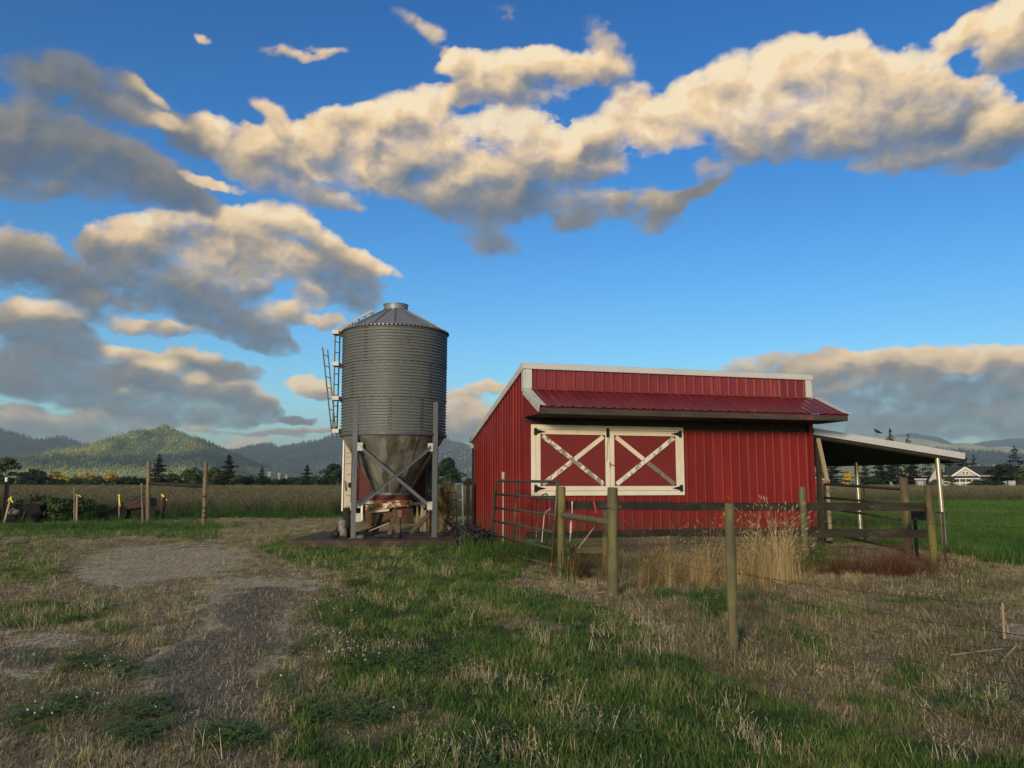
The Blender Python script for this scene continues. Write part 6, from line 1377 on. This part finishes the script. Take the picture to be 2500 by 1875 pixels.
wp = (8.95, 13.3); post('fence_post', (wp[0], wp[1], 0), (wp[0], wp[1], 1.4), .06, 'post', 'round fence post beyond the right edge holding barbed wire', GP)
# rails
def rail(name, a, b, w, th, M, label, cat='rail', rnd=False, group='rails of the paddock fence'):
    a, b = Vector(a), Vector(b); c = (a+b)/2
    if rnd: m = wobble_tube([a-c, b-c], w/2, 14, 8, .004)
    else:
        m = MB(); seg = 10; prev = None; d = (b-a)/seg; sd = Vector((-(b-a).y, (b-a).x, 0)).normalized()
        vs = []
        for k in range(seg+1):
            p = a-c+d*k+Vector((0, 0, random.uniform(-.004, .004))); hw = w/2*random.uniform(.97, 1.03)
            vs += [p-sd*th/2-Vector((0, 0, hw)), p+sd*th/2-Vector((0, 0, hw)), p+sd*th/2+Vector((0, 0, hw)), p-sd*th/2+Vector((0, 0, hw))]
        fs = [(k*4+i, k*4+(i+1) % 4, (k+1)*4+(i+1) % 4, (k+1)*4+i) for k in range(seg) for i in range(4)]+[(3, 2, 1, 0), (seg*4, seg*4+1, seg*4+2, seg*4+3)]; m.add(vs, fs)
    o = m.build(name, K[M], None, smooth=rnd, autosmooth=rnd, label=label, cat=cat, group=group); o.location = c; return o
rail('rail', P(1374, 1257, 13.72), P(1492, 1276, 11.16), .095, .1, 'post', 'round rail between the gate post and the thick round post', rnd=True)
rail('plank', P(1383, 1233.5, 13.88), P(1640, 1235, 14.25), .15, .04, 'darkwood', 'dark top plank left length, behind the thick round post', 'plank')
rail('plank', P(1641, 1236.5, 14.25), P(1975, 1237.6, 14.84), .145, .04, 'darkwood', 'dark top plank middle length, crossing the red wall', 'plank')
rail('plank', P(1962, 1237, 14.86), P(2259, 1237, 14.32), .145, .045, 'darkwood', 'dark top plank right length, ending at the leaning brown post', 'plank')
rail('plank', P(1966, 1301, 14.83), P(2262, 1303, 14.30), .145, .045, 'darkwood', 'dark lower plank right length of the pen fence', 'plank')
rail('plank', P(1660, 1300, 14.4), P(1964, 1300, 14.86), .14, .04, 'darkwood', 'dark lower plank behind the ripe grass', 'plank')
rail('plank', P(1385, 1342, 14.4), P(1476, 1343, 14.4), .10, .04, 'skirt', 'brown low board behind the gap by the mossy post', 'plank')
m = MB(); m.box((0, 0, 0), (.30, .06, .22)); o = m.build('wood_block', K['darkwood'], None, label='dark wood block nailed between pen posts under the top plank', cat='block'); o.location = P(2246, 1255, 15.2)
# ropes and tape on the planks
m = MB(); a = P(1397, 1224, 13.8); m.tube([a, a+Vector((0, 0, -.10)), a+Vector((-.01, 0, -.24))], [.016, .010, .008], 6); m.tube([a+Vector((-.02, 0, -.30)), a+Vector((-.03, 0, -.52))], [.02, .022], 7); m.tube([a+Vector((-.01, 0, -.24)), a+Vector((-.02, 0, -.30))], [.008, .02], 6); m.tube([a+Vector((-.03, 0, -.50)), a+Vector((-.045, 0, -.66))], [.012, .006], 5); m.build('rope', K['rope'], None, label='frayed pale rope hanging on the dark top plank', cat='rope')
m = MB(); a = P(1452, 1229, 13.95); m.tube([a+Vector((-.02, 0, .04)), a+Vector((.0, 0, -.04)), a+Vector((.03, 0, -.17))], [.012, .016, .010], 6); m.build('red_tape', K['redrope'], None, label='scrap of red tape tied round the dark top plank', cat='tape')
# green tube gate
def tube_gate(name, tl, tr, bl, br, M, r, nbars, label, mids=(.4,), leg=None, round_=True, cat='gate'):
    tl, tr, bl, br = map(Vector, (tl, tr, bl, br)); c = Vector((tr.x, tr.y, 0)); t = thing(name, c, 0, label, cat)
    g = lambda s, z: tl.lerp(tr, s).lerp(bl.lerp(br, s), z)-c
    m = MB(); m.tube([g(0, 1), g(0, .02), g(.01, 0), g(.99, 0), g(1, .02), g(1, 1)] if round_ else [g(0, 1), g(0, 0)], r, 8); m.build('frame', K[M], t, smooth=True)
    for k in range(1, nbars):
        z = k/(nbars-1); m = MB(); m.tube([g(0, z), g(1, z)], r*.92, 8); m.build('bar', K[M], t, smooth=True)
    for s in mids: m = MB(); m.tube([g(s, 0)+Vector((0, .03, 0)), g(s, 1)+Vector((0, .03, 0))], r*.7, 6); m.build('upright', K[M], t, smooth=True)
    return t, g
t, g = tube_gate('tube_gate', P(1212, 1174, 17.5), P(1362, 1176, 13.9), P(1199, 1338, 17.5), P(1346, 1381, 13.95), 'gategreen', .025, 6, 'chipped green tube gate standing open beside the barn corner', mids=(.40,))
m = MB(); m.tube([g(1, .96), g(1, 1.10)+Vector((0, 0, 0))], .028, 8); m.build('hinge_foot', K['rust'], t)
m = MB(); pts = [g(.80, .22), g(.78, .16), g(.80, .13), g(.84, .12), g(.88, .15), g(.90, .24)]; pts = [g(.78, .9), g(.76, .65), g(.765, .3), g(.80, .17), g(.86, .15), g(.91, .22), g(.93, .5), g(.90, .8)]; m.tube([p+Vector((0, -.04, 0)) for p in pts], .012, 6); m.build('hose_loop', K['gategreen'], t, smooth=True)
m = MB(); m.tube([p+Vector((0, -.05, 0)) for p in (g(.93, .33), g(.88, .36), g(.85, .42), g(.845, .75))], .008, 5); m.build('twine', K['rope'], t)
# blue gate between bin and barn
tube_gate('tube_gate', P(1086.5, 1184, 23.2), P(1129, 1181, 21.9), P(1091, 1271, 23.2), P(1131, 1281, 21.9), 'gateblue', .027, 6, 'pale blue tube gate between grain bin and barn', mids=(.32, .62))
bp = post('fence_post', P(1142, 1290, 21.7), P(1142, 1173, 21.7), .055, 'darkwood', 'dark square post between the blue gate and the barn', GP, n=6)
# dark gate of the pen
tube_gate('tube_gate', P(2013, 1182, 19.3), P(2212, 1195, 16.9), P(2019, 1300, 19.3), P(2215, 1345, 16.9), 'gatedark', .030, 3, 'dark rusted tube gate behind the pen planks', mids=(.0, .52))
tg = [o for o in bpy.data.objects if o.name.startswith('tube_gate')][-1]
m = MB(); a, b = P(2014, 1215, 19.28), P(2212, 1232, 16.92); 
m.tube([a, b], .026, 8); m.build('loose_bar', K['gatedark'], None, label='dark rusted tube tied across the pen gate', cat='tube', smooth=True)
m = MB(); a, b = P(2283, 1251, 15.2), P(2301, 1251, 15.6); m.tube([a, b, b+Vector((0, 0, -1.1))], .02, 6); m.build('tube_end', K['gatedark'], None, label='dark tube end showing right of the leaning post', cat='tube')
m = MB(); m.tube([P(2232, 1232, 16.5), P(2240, 1380, 16.3)], .035, 6); m.build('steel_stake', K['black'], None, label='black steel stake right of the thick corner post', cat='stake')
# wire mesh and strands
def mesh_wire(name, a, b, z0, z1, nh, step, label, rw=.0014, rh=.0019, sag=.0):
    a, b = Vector(a), Vector(b); ln = (b-a).length; m = MB()
    for k in range(nh):
        z = z0+(z1-z0)*k/(nh-1); pts = []
        for q in range(9): s = q/8; p = a.lerp(b, s); pts.append((p.x, p.y, tz1(p.x, p.y)*0+a.z*(1-s)+b.z*s+z-sag*math.sin(math.pi*s)+random.uniform(-.008, .008)))
        m.tube(pts, rh, 3, cap=False)
    nv = int(ln/step)
    for k in range(1, nv):
        s = k/nv; p = a.lerp(b, s); o = random.uniform(-.01, .01); m.tube([(p.x+o, p.y, a.z*(1-s)+b.z*s+z0-.0), (p.x, p.y, a.z*(1-s)+b.z*s+z1-sag*math.sin(math.pi*s))], rw, 3, cap=False)
    return m.build(name, K['wire'], None, kind='stuff', label=label, cat='wire fence')
mesh_wire('wire_mesh', (p1.location.x+.0, p1.location.y-.07, 0), (p2.location.x-.06, p2.location.y, 0), .06, .92, 7, .15, 'rusty wire mesh between mossy post and thick round post')
mesh_wire('wire_mesh', (p2.location.x+.05, p2.location.y-.03, 0), (p3.location.x-.05, p3.location.y, 0), .06, .95, 7, .15, 'rusty wire mesh between thick round post and nearest post')
mesh_wire('wire_mesh', (p3.location.x+.05, p3.location.y-.03, 0), (2.9, 4.05, 0), .05, .72, 6, .15, 'sagging wire mesh running right from the nearest post', sag=.10)
mesh_wire('wire_mesh', P(2018, 1178, 19.2)*Vector((1, 1, 0)) if False else (P(2018, 1178, 19.2).x, 19.2, 0), (P(2212, 1178, 16.95).x, 16.95, 0), -.05, .95, 11, .075, 'close dark wire mesh on the pen gate')
mesh_wire('wire_mesh', (P(1146, 1178, 21.7).x, 21.7, 0), (-1.0, 22.2, 0), .02, 1.1, 9, .10, 'pale wire mesh between dark post and barn')
def strand(a, b, sag, label, barbed=True, r=.0035):
    a, b = Vector(a), Vector(b); m = MB(); N_ = 24; pts = []
    for k in range(N_+1): s = k/N_; p = a.lerp(b, s); pts.append(p-Vector((0, 0, sag*4*s*(1-s)))+Vector((0, 0, random.uniform(-.004, .004))))
    m.tube(pts, r, 4, cap=False)
    if barbed:
        ln = (b-a).length; nb = int(ln/.12)
        for k in range(nb):
            s = (k+.5)/nb; i = min(int(s*N_), N_-1); p = pts[i].lerp(pts[i+1], s*N_-i)
            m.tube([p+Vector((random.uniform(-.01, .01), -.012, .014)), p+Vector((random.uniform(-.01, .01), .012, -.014))], .0022, 3, cap=False); m.tube([p+Vector((.008, -.012, -.014)), p+Vector((-.008, .012, .014))], .0022, 3, cap=False)
    return m.build('barbed_wire', K['wire'], None, label=label, cat='barbed wire', group='rusty barbed wires right of the pen')
L6 = p6.location
strand((L6.x+.06, L6.y, 1.5-.0505*L6.y), (wp[0], wp[1], .79), .02, 'rusty barbed wire, upper strand right of the leaning post')
strand((L6.x+.06, L6.y, .36), (wp[0], wp[1], .20), .03, 'rusty barbed wire, lower strand right of the leaning post')
strand((p4.location.x, p4.location.y-.07, .42), (L6.x, L6.y-.07, .44), .06, 'rusty barbed wire low between the pen posts')
strand((p4.location.x, p4.location.y-.07, .80), (L6.x, L6.y-.07, .80), .02, 'rusty barbed wire below the dark top plank of the pen')
a = P(1795, 1400, 7.6); b = P(2560, 1482, 10.5); strand(a, b, .05, 'long barbed wire crossing the dry ground from the nearest post', r=.002)
m = MB(); a = P(1498, 1243, 11.0); pts = [Vector((p2.location.x+.075*math.cos(q), p2.location.y+.075*math.sin(q), a.z+.012*math.sin(q*2))) for q in np.linspace(0, 6.28, 16)]; m.tube(pts, .004, 4); m.build('wire_loop', K['wire'], None, label='wire loop wrapped round the thick round post', cat='wire')
# left paddock posts
GLP = 'posts and stakes of the far left paddock'
a1 = PP(363, 1128, 362, 1275, .076, 'polewood', 'tall round post at the left end of the high rail', GLP); b1 = PP(503, 1129, 497, 1288, .068, 'polewood', 'tall banded round post at the right end of the high rail', GLP)
PP(346, 1180, 350, 1279, .038, 'polewood', 'thin grey pole leaning beside the left rail post', GLP); PP(182, 1189, 183, 1280, .036, 'polewood', 'grey pole with pale top left of the ribbon stakes', GLP)
PP(15.7, 1168, 9, 1230, .04, 'black', 'dark steel post with white cap at the left edge', GLP, Y=30); m = MB(); q = P(15.9, 1172, 30); m.tube([q-Vector((0, 0, .06)), q+Vector((0, 0, .10))], .05, 8); m.build('post_cap', K['whitecap'], None, label='white cap on the dark steel post at the left edge', cat='cap')
PP(18.5, 1183, 17, 1245, .05, 'darkwood', 'dark wooden post right beside the white capped post', GLP, Y=31)
rail('rail', P(366, 1180, 31.3), P(500, 1187, 27.9), .14, .1, 'darkwood', 'round high rail between the two tall left posts', rnd=True)
for m_ in range(4):
    mm = MB(); z = (1212, 1240, 1252, 1263)[m_]; q = P(499.5, z, 27.85); mm.lathe([(.072, -.03), (.077, 0), (.072, .03)], 12); o = mm.build('wire_band', K['wire'], None, label='dark wire band round the banded left post, %s' % ('topmost', 'second from top', 'third from top', 'lowest')[m_], cat='wire band', group='bands on the banded left post'); o.location = (q.x, b1.location.y, q.z)
def stake(u, vt, ub, vb, Y, rib, label):
    b = P(ub, vb, Y); t_ = P(u, vt, Y); t = thing('ribbon_stake', (b.x, b.y, b.z), 0, label, 'stake', 'wooden stakes with yellow ribbons'); m = MB(); m.beam((0, 0, -.1), (t_.x-b.x, 0, t_.z-b.z), .06, .05, (0, 1, 0)); m.build('stake', K['palewood'], t)
    m = MB(); top = Vector((t_.x-b.x, -.04, t_.z-b.z-.05))
    for (dx, dz, w) in rib:
        w *= .6; dx *= .8
        p0, p1 = top, top+Vector((dx, -.02, dz)); mid = (p0+p1)/2+Vector((0, -.03, .03)); n_ = Vector((-(p1-p0).z, 0, (p1-p0).x)).normalized()*w
        m.add([p0-n_, p0+n_, mid+n_, mid-n_, p1+n_*.7, p1-n_*.7, p0-n_+Vector((0, .004, 0)), p0+n_+Vector((0, .004, 0)), mid+n_+Vector((0, .004, 0)), mid-n_+Vector((0, .004, 0)), p1+n_*.7+Vector((0, .004, 0)), p1-n_*.7+Vector((0, .004, 0))], [(0, 1, 2, 3), (3, 2, 4, 5), (6, 9, 8, 7), (9, 11, 10, 8)])
    m.tube([top+Vector((-.04, 0, .02)), top+Vector((.04, .0, .02))], .022, 6); m.build('ribbon', K['yellow'], t)
stake(292, 1207, 291, 1262, 33, ((.10, -.42, .03), (.05, -.30, .03)), 'stake with long yellow ribbon left of the rusty machine')
stake(397, 1206, 396, 1252, 35, ((.28, -.22, .035), (.16, -.10, .03)), 'stake with yellow ribbon blowing right, right of the tall left post')
stake(189, 1206, 187, 1272, 30.2, ((.22, -.05, .025),), 'stake with short yellow ribbon beside the grey pole')
stake(27, 1214, 11, 1268, 29.5, ((.14, -.14, .035), (-.08, -.10, .03), (.10, .06, .03)), 'leaning stake with bushy yellow ribbon near the left edge')
# rusty machine and old implements
def machine():
    c = P(338, 1262, 33.5); t = thing('rusty_machine', (c.x, c.y, 0), .1, 'rusty dark red farm implement lying in the weeds behind the left post', 'farm implement')
    m = MB(); M3 = Matrix.Rotation(-.16, 3, 'Y'); m.box((-.1, 0, .62), (1.35, .8, .34), M3); m.build('hopper_box', K['blackred'], t, bevel=.03)
    m = MB(); m.box((-.3, .1, .25), (1.0, .7, .4)); m.build('frame', K['black'], t, bevel=.03)
    m = MB(); m.tube([(.85, -.1, .0), (.95, -.1, .55), (1.0, -.1, .92)], [.14, .13, .06], 10); m.build('fender', K['blackred'], t, smooth=True)
    for x in (-.6, .5): m = MB(); m.tube([(x, -.45, .3), (x, -.35, .3)], .30, 18); m.build('wheel', K['black'], t)
    m = MB(); m.tube([(-.9, 0, .4), (-.1, 0, .9), (.2, 0, 1.05)], .04, 6); m.build('lever', K['blackred'], t)
machine()
def implement(u, v, Y, s, seed, label):
    c = P(u, v, Y); t = thing('old_implement', (c.x, c.y, 0), .2*seed, label, 'farm implement', 'old implements overgrown on the left'); r = random.Random(seed)
    m = MB(); m.beam((-.9*s, 0, .45*s), (.9*s, .1, .62*s), .12*s, .12*s); m.beam((-.5*s, -.2, .1), (-.3*s, .1, .7*s), .07, .07); m.beam((.4*s, -.2, .1), (.55*s, 0, .65*s), .07, .07); m.build('frame', K['blackred'], t)
    for x in (-.7, .1, .6): m = MB(); m.tube([(x*s, -.12, .32*s), (x*s, -.04, .32*s)], .30*s, 16); m.build('disc', K['black'], t)
implement(245, 1258, 33, .6, 1, 'small dark overgrown implement left of the rusty machine'); implement(20, 1262, 30.5, 1.2, 2, 'dark overgrown implement at the left edge'); implement(60, 1262, 31.5, 1.0, 3, 'dark overgrown disc frame near the left edge'); implement(220, 1264, 32.5, .5, 4, 'lowest dark overgrown implement beside the grey pole')
m = MB(); m.beam(P(20, 1240, 31), P(150, 1219, 33), .06, .10, (0, 0, 1)); m.build('old_beam', K['darkwood'], None, label='dark beam sloping up through the left weeds', cat='beam')
rock(35, 1250, 29.8, .17, 'stone', 'pale stone among the weeds at the left edge', seed=9)
# brambles over the junk
bl = [broad_mesh(61+k, K['bramble'], 420, ls=.05) for k in range(2)]
pts = []; sc = []
for (u, v, Y, n_, s_) in ((70, 1262, 32, 10, 1.3), (120, 1264, 32.5, 12, 1.2), (165, 1264, 33, 9, 1.1), (235, 1262, 34.5, 8, .8), (30, 1262, 33, 6, .9)):
    for k in range(n_): c = P(u+RNG.normal(0, 18), v, Y+RNG.normal(0, .7)); pts.append((c.x, c.y, -.1)); sc.append(s_*RNG.uniform(.7, 1.1))
scatter('bramble', pts, rz(len(pts), .1), sc, RNG.integers(0, 2, len(pts)), RNG.uniform(size=len(pts)), bl, 'green bramble growth covering the old implements on the left', 'bramble')
# small things lying about
wood('fallen_stick', G(1410, 1424)+Vector((0, 0, .03)), G(1455, 1434)+Vector((0, 0, .03)), .03, .02, 'palewood', 'pale stick lying before the thick round post', cat='stick')
wood('fallen_stick', G(1450, 1452)+Vector((0, 0, .02)), G(1478, 1449)+Vector((0, 0, .02)), .022, .02, 'palewood', 'thin pale stick at the foot of the thick round post', cat='stick')
wood('fallen_stick', P(1412, 1338, 13.3), P(1450, 1288, 13.5), .022, .02, 'palewood', 'thin stick leaning up below the round rail', cat='stick')
wood('fallen_stick', G(2320, 1608)+Vector((0, 0, .03)), G(2450, 1598)+Vector((0, 0, .05)), .012, .012, 'palewood', 'long dry stalk lying at the lower right', cat='stalk')
wood('fallen_stick', G(2445, 1622)+Vector((0, 0, .02)), P(2482, 1575, 7.3), .014, .012, 'palewood', 'dry stalk pointing up to the right at the lower right', cat='stalk')
wood('fallen_stick', P(2452, 1560, 8.0), P(2447, 1472, 8.0), .022, .016, 'palewood', 'upright dry stalk right of the bare patch', cat='stalk')
# bird
def bird():
    d = ray(2141, 1054); Y = 20.72; p = P(2141, 1062, Y); t = thing('black_bird', p, math.radians(190), 'small black bird perched on the white lean-to roof edge', 'bird')
    me = bpy.data.meshes.new('body'); V = [(0, 0, .09), (-.06, 0, .075), (.035, 0, .115), (.055, 0, .145), (-.14, 0, .045), (.085, 0, .148)]; E = [(0, 1), (0, 2), (2, 3), (1, 4), (3, 5)]
    me.from_pydata(V, E, []); o = bpy.data.objects.new('body', me); COL.objects.link(o); o.parent = t
    sk = o.modifiers.new('skin', 'SKIN'); 
    for v, r in zip(me.skin_vertices[0].data if me.skin_vertices else [], []): pass
    if not me.skin_vertices:
        bm = bmesh.new(); bm.from_mesh(me); bm.verts.layers.skin.verify(); bm.to_mesh(me); bm.free()
    for v, r in zip(me.skin_vertices[0].data, (.036, .030, .026, .024, .010, .004)): v.radius = (r, r)
    me.skin_vertices[0].data[0].use_root = True
    ss_ = o.modifiers.new('smooth', 'SUBSURF'); ss_.levels = 2; ss_.render_levels = 2; me.materials.append(K['bird'])
    for y in (-.015, .015): m = MB(); m.tube([(.0, y, .06), (.005, y, -.01)], .004, 4); m.build('leg', K['bird'], t)
    m = MB(); m.add([(-.02, 0, .10), (-.15, -.02, .05), (-.17, .02, .045), (-.02, .02, .09)], [(0, 1, 2, 3), (3, 2, 1, 0)]); m.build('tail', K['bird'], t)
bird()

# ================================================================== air
def haze():
    m = MB(); m.box((0, 5500, 301), (23600, 12600, 606)); me = m.mesh('haze', [])
    mt = bpy.data.materials.new('evening haze'); mt.use_nodes = True; nt = mt.node_tree; nt.nodes.clear(); o = nt.nodes.new('ShaderNodeOutputMaterial'); v = nt.nodes.new('ShaderNodeVolumePrincipled')
    v.inputs['Color'].default_value = (.66, .86, 1.0, 1); v.inputs['Density'].default_value = HAZE; v.inputs['Anisotropy'].default_value = 0.1
    nt.links.new(v.outputs[0], o.inputs['Volume']); me.materials.append(mt)
    ob = bpy.data.objects.new('haze', me); COL.objects.link(ob); ob['kind'] = 'stuff'; ob['label'] = 'thin evening haze over the whole valley'; ob['category'] = 'haze'
HAZE = 1.05e-4
haze()
